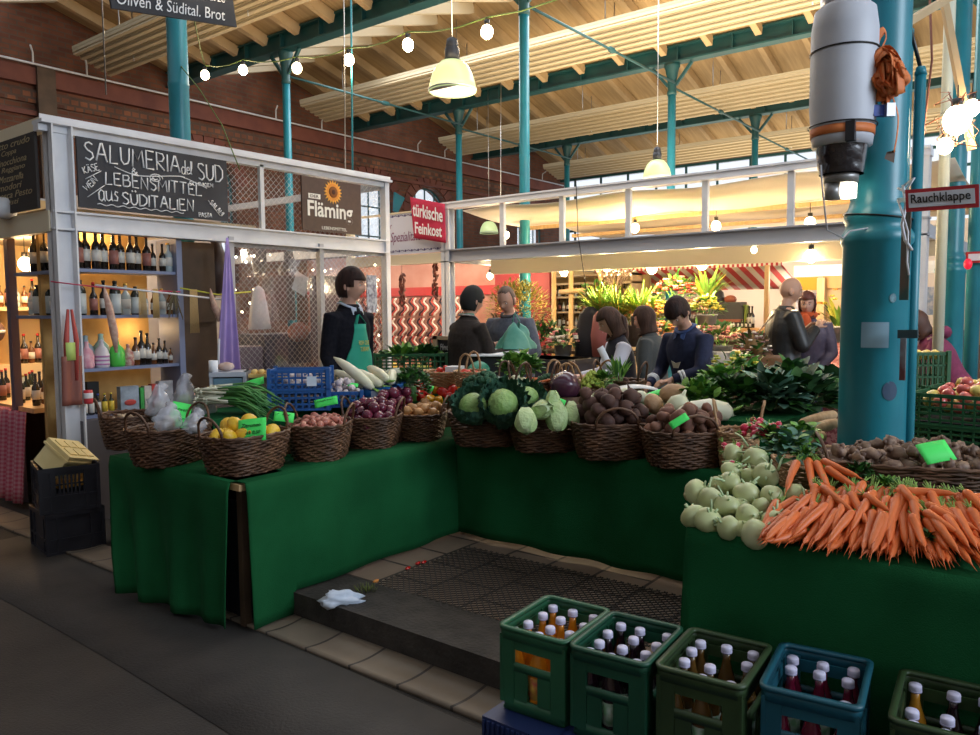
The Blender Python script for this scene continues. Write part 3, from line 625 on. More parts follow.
# strings and things hanging on the shelf front
b = B(); b.tube([(2.5,5.9,1.82),(2.66,5.86,1.80),(3.0,5.88,1.77),(3.5,5.9,1.76)], .005, 5); simple('twine_line', b, mat('red_cord',(.45,.03,.08),.6), 'thin red cord stretched across the bottle shelves', 'cord')
b = B(); b.tube([(3.5,5.9,1.79),(3.85,5.9,1.74),(4.2,5.93,1.77)], .006, 5); simple('twine_line', b, mat('yellow_cord',(.6,.6,.05),.6), 'thin yellow cord leading to the purple cloth', 'cord')
b = B(); b.cyl((2.80,5.87,1.80),(3.85,5.87,1.70),.008,n=6); simple('hanging_rod', b, white_p, 'thin white rod hung before the second shelf of bottles', 'rod')
salm = mat('salami',(.42,.23,.18),.7,(.6,.42,.33),30)
for x, l, lab in ((2.86,.5,'long pale salami hanging in front of the left end bottles'),(3.75,.28,'pale salami hanging alone beside the purple cloth')):
    b = B(); z = 1.79; b.tube([(x,5.86,z),(x+.01,5.86,z-.06),(x+.03,5.86,z-.15),(x+.06,5.86,z-l*.7),(x+.07,5.86,z-l)], [.004,.018,.028,.032,.01], 8); simple('hanging_salami', b, salm, lab, 'salami')
pastam = mat('spaghetti',(.55,.38,.16),.6)
for x, w, lab in ((3.16,.05,'spaghetti'),(3.27,.04,'thin'),(3.6,.06,'long')):
    b = B()
    for k in range(9): b.tube([(x+w*(k/8-.5),5.87,1.78),(x+w*(k/8-.5)*1.3,5.87,1.55 if x < 3.5 else 1.42)], .003, 4)
    simple('hanging_pasta', b, pastam, {'spaghetti':'bundle of pale pasta strands hung over the rod, widest','thin':'thin bundle of pasta strands on the rod','long':'long pasta strands hanging by the shelf post'}[lab], 'pasta')
b = B()
for k in range(40): x, z = R0.uniform(3.36,3.5), R0.uniform(1.52,1.75); b.tube([(3.43,5.88,1.77),((x+3.43)/2,5.87,(z+1.77)/2),(x,5.87,z)], .003, 3)
simple('dried_herbs', b, mat('dry_herb',(.16,.13,.07),.8), 'bunch of dried brown herbs hanging before the shelf', 'herbs')
# on the corner post: red apron like strap and tin
b = B(); b.tube([(2.6,5.88,1.62),(2.575,5.87,1.4),(2.56,5.87,1.1)], [.01,.02,.012], 6); b.tube([(2.62,5.87,1.62),(2.64,5.86,1.4),(2.63,5.86,1.1)], [.01,.02,.012], 6); simple('red_strap', b, mat('strap_red',(.4,.06,.05),.6), 'red looped strap hanging on the white corner post', 'strap')
b = B(); b.slab(lambda u, v: Vector((2.53+.14*u+(-.01)*v, 5.865-.01*sin(u*9), 1.28-.36*v)), 8, 8, (0,.008,0)); simple('leather_pouch', b, mat('red_leather',(.22,.07,.05),.6), 'reddish brown leather pouch on the white corner post', 'pouch')
b = B(); b.slab(lambda u, v: Vector((2.56+.07*u, 5.855, 1.38-.13*v)), 2, 2, (0,.006,0)); simple('green_tag', b, mat('lime_tag',(.45,.6,.15),.6), 'small pale green tag over the leather pouch', 'tag')
b = B(); b.lathe([(.03,0),(.032,.02),(.032,.09),(.03,.1)], (2.71,5.87,.92), 14); b.m=1; b.lathe([(.0325,.04),(.034,.045),(.034,.075),(.0325,.08)], (2.71,5.87,.92), 14); simple('small_tin', b, [mat('tin_red',(.55,.04,.05),.4), white_p], 'small red tin lantern fixed on the corner post edge', 'tin')
# purple cloth
b = B(); b.slab(lambda u, v: Vector((3.90+(u-.5)*(.02+.22*v**.9)-.03*v, 5.82+.025*sin(u*16+v*2)*v, 2.22-1.35*v)), 24, 20, (0,.006,0)); simple('purple_cloth', b, mat('purple_cloth',(.34,.25,.60),.8,(.40,.30,.66),5), 'long purple cloth hanging from the white crossbeam', 'cloth')
b = B(); b.bx(3.62,4.02,6.2,6.25,0,2.2); 
for z in (.9,1.5): b.bx(3.64,4.0,6.17,6.2,z,z+.04)
simple('cupboard_door', b, wood_d, 'dark wooden door panel between the shelves and purple cloth', 'door panel')
# --- inside the open side of the deli
def shelf_unit(x0,x1,y0,y1,zs,m,lab,nm='wall_shelf'):   # long side along y
    t = thing(nm, lab, 'shelf', (x0,y0,0))
    for z in zs: b = B(); b.bx(x0,x1,y0,y1,z-.03,z); b.build('shelf_board', m, t, world=True)
    for y in (y0,y1-.03): b = B(); b.bx(x0,x1,y,y+.03,.05,zs[-1]); b.build('side_panel', m, t, world=True)
    return t
cream_w = mat('cream_cupboard',(.62,.47,.27),.6)
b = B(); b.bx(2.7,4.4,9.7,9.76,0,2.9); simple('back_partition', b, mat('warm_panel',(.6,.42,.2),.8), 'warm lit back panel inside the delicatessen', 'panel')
t = thing('wall_cupboard', 'cream cupboard with open compartment inside the delicatessen', 'cupboard', (3.0,8.9,0))
for bx_ in ((3.02,3.9,9.0,9.4,1.0,1.05),(3.02,3.9,9.0,9.4,1.62,1.66),(3.02,3.06,9.0,9.4,0,1.66),(3.4,3.44,9.0,9.4,1.0,1.66),(3.86,3.9,9.0,9.4,0,1.66),(3.02,3.9,9.35,9.4,0,1.66),(3.02,3.9,9.0,9.02,0,1.0)):
    b = B(); b.bx(*bx_); b.build('cupboard_panel', cream_w, t, world=True)
gi = 'bottles on the cupboard inside the delicatessen'
for i in range(9): (K_amb, K_wine2, K_clear)[i % 3].put((3.1+.08*i,9.1,1.66), 'bottle standing on the cream cupboard in the lit stall', gi, .95)
for i in range(5): (K_amb, K_wine2)[i % 2].put((3.48+.07*i,9.1,1.05), 'bottle inside the open cupboard compartment', gi, 1)
# side counter with checked cloth
t = thing('side_counter', 'bare wooden counter board carrying the crowd of bottles inside the stall', 'counter', (2.9,7.0,0))
b = B(); b.bx(2.68,3.3,6.75,9.0,.78,.82); b.build('counter_top', wood_l, t, world=True)
b = B(); b.bx(2.95,3.2,6.9,8.9,.05,.78); b.build('counter_base', wood_d, t, world=True)
ging = wave_mat('red_gingham',(.42,.05,.10),(.50,.24,.28),9,'Z',.8,checks='Y')
for (y0,y1,x,zt,lab) in ((6.72,7.15,2.60,.80,'red gingham cloth hanging in heavy folds by the dark stall post'),(7.15,8.9,2.66,.80,'red gingham cloth covering the side counter at the picture edge')):
    b = B(); b.slab(lambda u, v: Vector((x+.02*sin(u*14*(y1-y0)*3)-.06*v*(1 if x < 2.65 else 0), y0+(y1-y0)*u, zt-.74*v)), 24, 6, (-.006,0,0)); tag(b.build('gingham_cloth', ging), lab, 'tablecloth')
gc = 'dark bottles crowded on the side counter'
for i in range(26):
    k = (K_wine, K_amb, K_oil, K_wine2, K_clear, K_small)[i*7 % 6]
    k.put((2.78+.11*(i % 5)+.02*R0.random(), 6.95+.2*(i//5)+.1*(i % 2), .82), 'bottle in the dark crowd on the side counter', gc, .85 if k != K_small else 1.4)
b = B(); b.bx(2.66,2.72,7.05,7.12,0,2.95); tag(b.build('stall_post', mat('mauve_post',(.13,.10,.14),.5)), 'dark mauve post beside the crowd of bottles in the side opening', 'post')
for i in range(8): (K_wine, K_oil)[i % 2].put((2.76+.05*(i % 2),6.25+.09*i,1.93), 'bottle seen end-on beside the white corner post', 'bottles on the side of the top shelf', 1)
for i in range(6): (K_oil, K_clear)[i % 2].put((2.78,6.42+.1*i,1.58), 'bottle seen end-on lower beside the white corner post', 'bottles on the side of the second shelf', .9)
b = B(); b.bx(2.70,2.9,6.2,7.05,1.90,1.925); b.bx(2.70,2.9,6.2,7.05,1.55,1.575); tag(b.build('side_shelf', blg), 'short side shelves behind the white corner post', 'shelf')
b = B(); b.ell((2.95,8.3,1.42),(.12,.12,.12),14,10); b.m=1; b.lathe([(.122,-.015),(.124,0),(.122,.015)],(2.95,8.3,1.42),14); tag(b.build('round_cheese', [mat('dark_cheese',(.12,.05,.025),.5), lab_w]), 'round dark cheese hanging in the lit stall at the picture edge', 'cheese')
b = B(); b.bx(2.88,2.92,8.1,8.5,1.55,1.85); tag(b.build('price_board', lab_w), 'small cream price board by the round cheese', 'sign')
b = B(); b.lathe([(.05,0),(.10,.03),(.11,.12),(.08,.15),(.03,.16)], at(2,212,'x',2.5)+Vector((0,0,-.05)), 14); tag(b.build('outdoor_speaker', white_p), 'pale grey lamp housing sticking out under the side chalkboard', 'lamp')
def hangbulb(p, lab, grp, r=.035, cord=.25, m=bulb_w, power=0, col=(1,.72,.4), nm='light_bulb'):
    t = thing(nm, lab, 'light bulb', p, 0, grp)
    b = B(); b.ell((0,0,0),(r,r,r*1.15),12,8); b.build('glass_globe', m, t)
    b = B(); b.cyl((0,0,r),(0,0,r+.05),r*.45,n=8); b.build('socket', blk_c, t)
    if cord: b = B(); b.cyl((0,0,r+.04),(0,0,r+.04+cord),.004,n=4); b.build('cord', blk_c, t)
    if power: lamp('bulb_light', Vector(p)+Vector((0,0,-.12)), power, col, .06)
    return t
hangbulb(at(25,264,'y',8.0),'bright bare bulb glowing inside the delicatessen at the picture edge','delicatessen bulbs',.06,.3)
hangbulb(at(39,262,'y',8.4),'smaller bare bulb beside the brightest delicatessen bulb','delicatessen bulbs',.035,.3)
lamp('deli_light', (2.95,7.7,2.0), 30, (1,.66,.33), .12); lamp('deli_light', (3.3,8.6,2.2), 26, (1,.66,.33), .12); lamp('shelf_light', (3.1,6.47,2.25), 5, (1,.66,.33), .05); lamp('shelf_light', (3.4,6.47,1.45), 1.6, (1,.66,.33), .05)
lamp('deli_back_light', (5.0,8.0,2.2), 22, (1,.85,.65), .05)
# ================================================================ Turkish delicatessen and flower stall (front plane x = 7.6)
FX = 7.6
fs = thing('market_stall', 'white steel frame of the flower stall with empty upper openings', 'stall frame', (FX,6.5,0))
b = B(); hbeam_post(b, FX, 6.53, .05, 2.9, .12, .13); b.build('post', white_p, fs, world=True)
b = B(); hbeam_post(b, FX, 1.17, .05, 2.9, .12, .12); b.build('post', white_p, fs, world=True)
b = B(); b.bx(FX-.07,FX+.07,1.1,6.6,2.87,2.93); b.bx(FX-.09,FX+.02,1.1,6.6,2.93,2.95); b.build('top_rail', [mat('rail_white',(.75,.76,.82),.4)], fs, world=True)
b = B(); b.bx(FX-.07,FX+.07,1.1,6.6,2.345,2.36); b.bx(FX-.06,FX+.06,1.1,6.6,2.20,2.215); b.bx(FX-.01,FX+.01,1.1,6.6,2.2,2.36); b.build('crossbeam', grey_p, fs, world=True)
for y in (5.65,4.8,3.96,3.1,2.26):
    b = B(); b.bx(FX-.025,FX+.025,y-.03,y+.03,2.36,2.87); b.build('upper_post', white_p, fs, world=True)
for y in (1.17,6.53): b = B(); b.bx(FX,12.4,y-.04,y+.04,2.2,2.32); b.bx(12.3,12.4,y-.05,y+.05,.05,2.9); b.build('rear_frame', grey_p, fs, world=True)
cm = mat('canvas_ceiling',(.80,.72,.58),.7,(.74,.66,.52),1.5)
b = B(); b.slab(lambda u, v: Vector((7.75+4.6*u, .95+5.45*v, 2.86-.10*abs(sin(u*pi*2))-.02*sin(v*pi*6))), 24, 30, (0,0,.006)); simple('canvas_ceiling', b, cm, 'sagging cream canvas roof of the flower stall glowing in lamplight', 'canopy')
b = B(); [b.bx(x,x+.05,1.0,6.4,2.70,2.75) for x in (9.0,10.4)]; simple('roof_batten', b, wood_l, 'pale timber battens under the canvas of the flower stall', 'batten')
b = B(); b.bx(8.2,8.24,1.1,6.3,2.06,2.34); simple('valance_board', b, mat('cream_board',(.62,.52,.34),.7), 'cream board hanging behind the grey crossbeam of the flower stall', 'board')
b = B(); b.bx(8.9,8.94,.8,2.6,1.93,2.05); simple('fascia_board', b, mat('bright_white',(.8,.82,.88),.6), 'bright white fascia board above the bald man', 'board')
gb = 'bare bulbs over the flower stall'
for i,(px,py,X_,r,w,l) in enumerate(((490,276,9.2,.045,26,'in front of the red wall'),(564,272,8.5,.05,20,'by the wooden ladder poles'),(607,267,8.3,.05,20,'over the feathery ferns'),(652,268,8.3,.06,25,'over the red topped bucket'),(702,264,8.3,.06,25,'before the striped awning'),(754,250,7.9,.03,0,'small, close under the beam over the coffee bar'),(811,256,8.2,.06,26,'nearest the thick teal column'),(635,228,9.0,.055,14,'seen through the upper opening, middle one'),(716,226,9.0,.055,0,'seen through the upper opening beside a post'),(810,223,9.0,.06,0,'seen through the upper opening near the thick column'),(506,235,9.4,.05,12,'seen through the first upper opening'))):
    hangbulb(at(px,py,'x',X_), 'glowing bulb of the flower stall '+l, gb, r, .06 if py > 240 else .12, power=w, col=(1,.74,.43))
for i,px in enumerate((555,620,650,667,677,690,780,800)):
    q = at(px,256-.055*(px-480)+1,'x',7.66); b = B(); b.ell((0,0,0),(.018,.018,.018),8,6); tag(b.build('light_bead', fl, loc=(0,0,0)), 'tiny light under the grey crossbeam of the flower stall', 'fairy light', 'fairy lights under the flower stall beam').location = q
# Turkish delicatessen sign
ts = thing('delicatessen_sign', 'pale lilac framed sign with blue flourishes next to the red pennant', 'sign', (FX,7.1,2.3))
b = B(); b.bx(FX-.02,FX,6.6,7.66,2.34,2.88); b.build('board', mat('lilac_board',(.58,.60,.72),.6), ts, world=True)
bl = mat('sign_ink',(.10,.08,.22),.7)
fr = B()
for z in (2.385,2.85):
    for k in range(9):
        y = 7.6-.115*k; fr.ell((FX-.023,y,z),(.002,.016,.016),8,6); fr.tube([(FX-.023,y-.025,z),(FX-.023,y-.05,z+.012),(FX-.023,y-.075,z),(FX-.023,y-.095,z-.008)], .004, 4)
fr.build('border_scroll', bl, ts, world=True)
text_mesh('lettering','Spezialitäten',(FX-.024,7.53,2.47),-Yv,Z,.62,.17,mat('sign_plum',(.20,.06,.16),.7),ts,shear=.3)
text_mesh('lettering','der',(FX-.024,7.6,2.69),-Yv,Z,.1,.08,MATS['sign_plum'],ts,shear=.3)
b = B(); b.bx(FX-.05,FX+.05,6.6,8.4,2.2,2.33); b.bx(FX-.04,FX+.04,6.6,8.4,2.88,2.9); b.bx(FX-.04,FX+.04,8.3,8.4,.05,2.9); simple('sign_beam', b, cream_p, 'cream beam carrying the lilac sign', 'beam')
rp = thing('red_pennant', 'tilted crimson pennant reading Türkische Feinkost on the stall corner', 'pennant', (7.5,6.8,2.4))
A, Bq, Cq, Dq = at(410,197,'x',7.5), at(445,204,'x',7.5), at(446,243,'x',7.5), at(414,238,'x',7.5)
b = B(); b.slab(lambda u, v: (A.lerp(Bq,u)).lerp(Dq.lerp(Cq,u), v)+Vector((.02*sin(u*6),0,0)), 12, 8, (-.004,0,0)); b.build('cloth', mat('crimson',(.50,.02,.07),.7), rp, world=True)
u = (Bq-A).normalized(); u2 = (Cq-Dq).normalized()
text_mesh('lettering','türkische',(Dq-Vector((.035,0,0)))+(A-Dq)*.55+u*.05,u,Z,.53,.17,paper_w,rp,bold=.02)
text_mesh('lettering','Feinkost',(Dq-Vector((.035,0,0)))+(A-Dq)*.12+u2*.06,u2,Z,.47,.15,paper_w,rp,bold=.02)
# Turkish stall interior
b = B(); b.bx(10.2,10.26,7.0,12.5,.05,2.6); simple('display_wall', b, mat('pinkish_wall',(.55,.30,.24),.7,(.48,.22,.17),3), 'pinkish back wall of the Turkish delicatessen', 'wall panel')
red = mat('deep_red',(.42,.02,.02),.5)
b = B(); b.bx(10.1,10.16,6.9,12.4,1.84,1.99); b.bx(10.1,10.16,6.9,12.4,.42,.62); simple('red_fascia', b, red, 'red bands above and below the rows of wavy sweets', 'fascia')
b = B(); b.bx(10.0,10.05,6.55,7.6,.6,2.15); simple('red_partition', b, mat('dull_red',(.24,.02,.025),.6), 'plain dark red panel behind the back-turned vendor', 'wall panel')
stripm = [mat('wavy_white',(.75,.62,.55),.5), mat('wavy_red',(.5,.07,.05),.5), mat('wavy_black',(.04,.02,.03),.5)]
for r_, z in enumerate((1.5,1.14,.82)):
    for k in range(15):
        y = 11.5-.24*k+.05*(r_ % 2)
        b = B()
        for q in range(3):
            b.m = q; b.tube([(10.0,y+.055*sin(t*.9+k*.0)+.055*q,z+.30-.034*t) for t in range(10)], (.017), 5)
        tag(b.build('snack_belt', stripm), 'wavy striped strand of sweets hanging in the delicatessen wall display', 'sweets', 'wavy strands of sweets').location = (0,0,0)
lamp('turk_light', (9.0,8.9,2.15), 26, (1,.8,.6), .12); lamp('turk_light', (9.2,10.6,2.15), 18, (1,.8,.6), .12)
b = B(); b.bx(FX+.3,FX+.38,8.0,8.06,.5,2.2); simple('timber_post', b, wood_l, 'pale timber post between the hanging pepper strings', 'post')
pep = mat('dried_pepper',(.10,.025,.02),.5,(.2,.05,.03),20)
for px,y0,y1,lab in ((402,275,306,'shorter string of dried peppers'),(435,264,300,'longer string of dried peppers near the white post')):
    p = at(px,y0,'x',7.75); q = at(px,y1,'x',7.75); b = B(); b.cyl(p+Vector((0,0,.15)),q,.005,n=4)
    rr = random.Random(px)
    for k in range(26): t = k/26; c = p.lerp(q,t); a = rr.uniform(0,6.3); b.ell(c+Vector((cos(a)*.03,sin(a)*.03,0)),(.018,.018,.04),6,5, Matrix.Rotation(rr.uniform(-1,1),3,'X'))
    simple('pepper_string', b, pep, lab+' hanging in the delicatessen', 'peppers')
t = thing('deli_counter', 'cream counter of the Turkish delicatessen with glass front', 'counter', (8.5,9,0.05))
b = B(); b.bx(8.3,8.9,7.4,10.7,.05,.62); b.build('counter_base', cream_w, t, world=True); b = B(); b.bx(8.25,8.95,7.4,10.7,.62,.68); b.build('counter_top', white_p, t, world=True)
b = B(); b.bx(8.3,8.32,7.4,10.7,.68,.98); b.build('glass_front', glass, t, world=True)
yel = mat('yellow_pots',(.75,.5,.06),.6,(.5,.5,.1),20)
for i in range(7):
    b = B(); b.ell((0,0,.05),(.1,.12,.07),12,6, disp=lambda d: 1+.2*nz(d,3,i)); tag(b.build('antipasti_mound', [yel, mat('green_pots',(.25,.35,.06),.6), mat('brown_pots',(.35,.16,.07),.6)][i % 3]), ['yellow','green','brown'][i % 3]+' mound of antipasti on the delicatessen counter', 'food', 'antipasti on the counter').location = (8.6,7.6+.33*i,.68)
# --- foliage helpers
def leafy(n, rx, ry, rz, ll, lw, rng, up=.4, c=(0,0,0), curve=.3, mcount=2, base=None, fan=False):
    b = B()
    for i in range(n):
        if fan:
            a = rng.uniform(0,2*pi); s = rng.random()**.5; d = Vector((cos(a)*s*rx, sin(a)*s*ry, rz*(1.1-.5*s))); p = Vector(c)+Vector((cos(a)*.03,sin(a)*.03,0)); dirv = d.normalized(); L = d.length*rng.uniform(.75,1.1)
        else:
            a = rng.uniform(0,2*pi); e = math.asin(rng.uniform(-.4,1)); k = rng.uniform(.55,1)
            o = Vector((cos(a)*cos(e), sin(a)*cos(e), sin(e))); p = Vector(c)+Vector((o.x*rx*k,o.y*ry*k,o.z*rz*k))
            dirv = (o+Vector((rng.uniform(-.6,.6),rng.uniform(-.6,.6),up))).normalized(); L = ll*rng.uniform(.6,1.2)
        side = dirv.cross(Vector((rng.uniform(-.3,.3),rng.uniform(-.3,.3),1)))
        if side.length < .05: side = Vector((1,0,0))
        side.normalize(); nn = side.cross(dirv); W = lw*rng.uniform(.7,1.2)
        vs = []; K = 4
        for j in range(K+1):
            t = j/K; cc = p+dirv*(L*t)-nn*(curve*L*t*t)*(1 if nn.z > 0 else -1); w = W*sin(pi*(.08+.9*t))**.7
            fold = nn*(w*.25)
            vs += [cc-side*w+fold, cc, cc+side*w+fold]
        fsx = []
        for j in range(K): fsx += [(j*3,j*3+1,j*3+4,j*3+3),(j*3+1,j*3+2,j*3+5,j*3+4)]
        b.m = i % mcount; b._add(vs, fsx)
    return b
g_dark = mat('dark_leaf',(.012,.045,.014),.5,(.03,.09,.025),9); g_mid = mat('mid_leaf',(.03,.13,.02),.5,(.06,.2,.03),9); g_lite = mat('light_leaf',(.14,.32,.04),.5,(.22,.42,.07),9); g_yel = mat('yellow_leaf',(.42,.42,.05),.5,(.55,.5,.08),9); g_blue = mat('bluegreen_leaf',(.10,.22,.16),.45,(.17,.33,.24),9)
galv = mat('zinc_bucket',(.33,.34,.33),.45,(.42,.43,.42),6,metal=.3)
def blooms(n, rx, ry, rz, r, rng, c):
    b = B()
    for i in range(n):
        a = rng.uniform(0,2*pi); e = math.asin(rng.uniform(0,1)); p = Vector(c)+Vector((cos(a)*cos(e)*rx,sin(a)*cos(e)*ry,sin(e)*rz))
        b.m = i % 2; q = r*rng.uniform(.7,1.2)
        for k in range(5): w = 2*pi*k/5+a; b.ell(p+Vector((cos(w)*q*.55,sin(w)*q*.55,0)),(q*.5,q*.5,q*.42),5,4)
    return b
def flower_bucket(px, py, X_, w, h, leafm, bloomm, label, n=60, nb=16, bucket=True, fan=False, ll=.085, br=.036, rh=1., scale_b=1., seed=None, lw=.02):
    """px,py: the photo's point where foliage meets the bucket"""
    rng = random.Random(seed or px*3+py); p = at(px,py,'x',X_); bh = .26*scale_b; br_ = .11*scale_b
    t = thing('flower_bucket' if bucket else 'potted_plant', label, 'flowers' if bloomm else 'plant', (p.x,p.y,p.z-bh))
    if bucket: b = B(); b.lathe([(br_*.75,0),(br_,bh),(br_*1.06,bh),(br_*1.06,bh-.02),(br_*.95,bh-.02),(br_*.9,bh-.05),(0,bh-.05)], n=16); b.build('bucket', galv, t)
    else: b = B(); b.lathe([(br_*.7,0),(br_,bh),(br_*.9,bh-.03),(0,bh-.03)], n=14); b.build('pot', mat('dark_pot',(.03,.025,.02),.6), t)
    lf = leafy(n, w, w, h, ll, lw, rng, c=(0,0,bh+(0 if fan else h*.35)), fan=fan, mcount=len(leafm)); 
    for k in range(6): a = k; lf.tube([(0,0,bh-.1),(cos(a)*w*.5,sin(a)*w*.5,bh+h*.6)], .005, 4)
    tag(lf.build('foliage', leafm, t), kind='stuff')
    if bloomm: blooms(int(nb*1.7), w, w, h*.95, br, rng, (0,0,bh+h*.35)).build('blossoms', bloomm, t).__setitem__('kind','stuff')
    return t
pinkf = mat('pink_petal',(.70,.22,.22),.6); redf = mat('red_petal',(.6,.06,.04),.6); whf = mat('white_petal',(.8,.72,.62),.6); orf = mat('orange_petal',(.75,.28,.06),.6); ylf = mat('yellow_petal',(.8,.6,.08),.6); brf = mat('mauve_dry',(.30,.17,.15),.8); salf = mat('salmon_petal',(.75,.4,.3),.6)
flower_bucket(676,300,8.7,.24,.22,[g_mid,g_lite],[redf,pinkf],'zinc bucket of green foliage with red flowers, highest on the flower stall',150,22,seed=3)
flower_bucket(706,300,8.9,.22,.42,[g_lite,g_lite,g_yel],None,'bucket of pale green lily leaves fanned high beside the red flowers',50,0,fan=True,seed=4)
flower_bucket(690,318,8.4,.17,.14,[brf,brf],[brf,salf],'bucket of mauve brown dried flowers below the tall red ones',90,26,seed=5)
flower_bucket(707,314,8.3,.16,.15,[g_lite,g_mid],[ylf,g_yel],'bucket of yellow flowers right of the dried mauve bunch',70,26,seed=6)
flower_bucket(702,345,7.9,.19,.16,[g_lite,g_mid],[whf,pinkf],'bucket of white and pink flowers behind the boy',90,34,seed=7)
flower_bucket(722,345,7.8,.18,.16,[g_mid,g_lite],[salf,pinkf],'bucket of salmon pink flowers at the edge of the white table',90,30,seed=8)
flower_bucket(655,318,8.3,.2,.15,[g_lite,g_yel],[orf,ylf],'bucket of orange and yellow flowers above the third shopper',90,34,seed=9)
flower_bucket(672,320,8.5,.16,.12,[g_lite,g_yel],[whf,ylf],'bucket of cream white flowers between orange and mauve bunches',70,30,seed=10)
flower_bucket(660,343,8.0,.2,.18,[g_mid,g_lite],[orf,salf],'bucket of orange flowers close behind the boy with dark hair',90,34,seed=11)
flower_bucket(632,325,8.4,.22,.2,[g_lite,g_yel],[ylf,orf],'bucket of yellow and orange flowers above the girl',90,24,seed=12)
flower_bucket(563,345,7.9,.18,.14,[g_mid,g_dark],[pinkf,whf],'low box plant with pink and white flowers next to the grey jacket man',80,14,False,seed=13)
for px,py,w,h,s_,l in ((600,318,.22,.42,21,'nearest the dark crate'),(618,318,.28,.45,22,'tallest, in the middle of the fern row'),(640,316,.3,.38,23,'on the side of the orange flowers')):
    flower_bucket(px,py,8.3,w,h,[g_yel,g_lite,g_lite],None,'bucket of feathery yellow green fern fronds '+l,150,0,fan=True,seed=s_,lw=.011)
# mimosa bush and green mass
p = at(519,330,'x',8.0)
t = thing('mimosa_bush','airy yellow green mimosa bush behind the man in the grey jacket','plant',(p.x,p.y,.05))
b = B(); [b.tube([(0,0,0),(.1*cos(k),.1*sin(k),.8),(.35*cos(k*1.7),.35*sin(k*1.7),1.5)], .015, 5) for k in range(6)]; b.build('stems', wood_d, t)
tag(leafy(1500,.45,.40,.42,.06,.010,random.Random(5),c=(0,0,1.5),mcount=2).build('foliage',[mat('mimosa',(.35,.27,.04),.6,(.5,.4,.07),9),mat('mimosa2',(.20,.22,.04),.6)],t),kind='stuff')
for px,py,X_,r,s_,lab in ((545,345,8.2,.28,31,'dark green shrub low behind the grey jacket man'),(598,300,9.2,.25,32,'brown and olive shrub near the ladder poles')):
    p = at(px,py,'x',X_); t = thing('leafy_shrub',lab,'plant',(p.x,p.y,p.z-.3)); b = B(); b.cyl((0,0,-.1),(0,0,.3),.02,n=6); b.build('stem', wood_d, t)
    tag(leafy(260,r,r,r,.09,.02,random.Random(s_),c=(0,0,.3)).build('foliage',[g_dark,g_mid] if s_ == 31 else [mat('brownleaf',(.12,.08,.03),.7),g_mid],t),kind='stuff')
b = B()
rr = random.Random(9)
for k in range(60):
    a = rr.uniform(0,6.3); L = rr.uniform(.5,1); b.tube([(0,0,0),(cos(a)*.12*L,sin(a)*.12*L,.35*L),(cos(a)*.4*L,sin(a)*.4*L,.62*L+rr.uniform(-.1,.1))], .003, 3)
    b.m = 1; b.ell((cos(a)*.4*L,sin(a)*.4*L,.62*L),.014,5,4); b.m = 0
tag(b.build('blossom_twigs',[mat('twig',(.2,.13,.08),.8),whf]),'spray of bare twigs with tiny white buds over the ferns','twigs').location = at(615,300,'x',9.0)
# tiered stand carrying the buckets, white cloth table, crates
t = thing('flower_stand','stepped wooden stand carrying the flower buckets','stand',(8.3,4,0.05))
for (x0,x1,y0,y1,z) in ((7.6,8.12,3.3,5.2,.80),(8.12,8.55,3.2,5.9,1.08),(8.55,9.1,3.1,5.2,1.22)): b = B(); b.bx(x0,x1,y0,y1,z-.04,z); b.build('step_board', wood_d, t, world=True)
for x in (7.65,8.5,9.05):
    for y in (3.35,5.1): b = B(); b.bx(x-.02,x+.02,y-.02,y+.02,.05,{7.65:.76,8.5:1.04,9.05:1.18}[x]); b.build('leg', wood_d, t, world=True)
p0 = at(703,353,'x',7.5); p1 = at(733,350,'x',7.5)
wc = mat('white_cloth',(.66,.64,.62),.8)
t = thing('white_table','small table under a white cloth at the end of the flower stall','table',(7.8,2.9,.05))
zt = p0.z
b = B(); b.bx(7.55,8.1,p1.y+.02,3.29,zt-.05,zt); b.build('table_top', wood_l, t, world=True)
for x in (7.6,8.05):
    for y in (p1.y+.08,3.2): b = B(); b.bx(x-.02,x+.02,y-.02,y+.02,.05,zt-.05); b.build('leg', wood_l, t, world=True)
b = B(); y0 = p1.y; b.slab(lambda u, v: Vector((7.52+.02*sin(u*20), y0+(3.3-y0)*u, zt+.01-.62*v)), 20, 5, (-.006,0,0)); b.slab(lambda u, v: Vector((7.52+.6*u, y0+.015*sin(u*15), zt+.01-.62*v)), 14, 5, (0,-.006,0)); b.bx(7.52,8.12,y0,3.29,zt+.001,zt+.01); tag(b.build('white_cloth', wc), 'white cloth hanging in folds over the table end behind the boy', 'tablecloth')
b = B(); b.bx(7.50,7.51,2.95,3.1,zt-.33,zt-.2); tag(b.build('price_card', paper_w), 'small white card with a dark stripe pinned to the white cloth', 'card')
b = B(); b.bx(7.2,7.6,5.35,5.85,.9,1.17); b.bx(7.22,7.58,5.37,5.83,.6,.9); simple('black_crate', b, black_p, 'black crate beneath the pink and white flowers by the grey jacket man', 'crate')
b = B(); b.bx(7.15,7.2,5.1,5.3,.85,1.2); simple('wooden_crate', b, mat('orange_wood',(.5,.28,.1),.6), 'small orange wooden crate end beside the black crate', 'crate')
b = B(); b.bx(7.0,7.6,4.35,5.2,.3,1.05); b.m=1; b.bx(6.98,7.62,4.33,5.22,1.0,1.05); simple('display_trough', b, [mat('navy_trough',(.02,.022,.035),.5),black_p], 'dark trough standing behind the girl with the ponytail', 'trough')
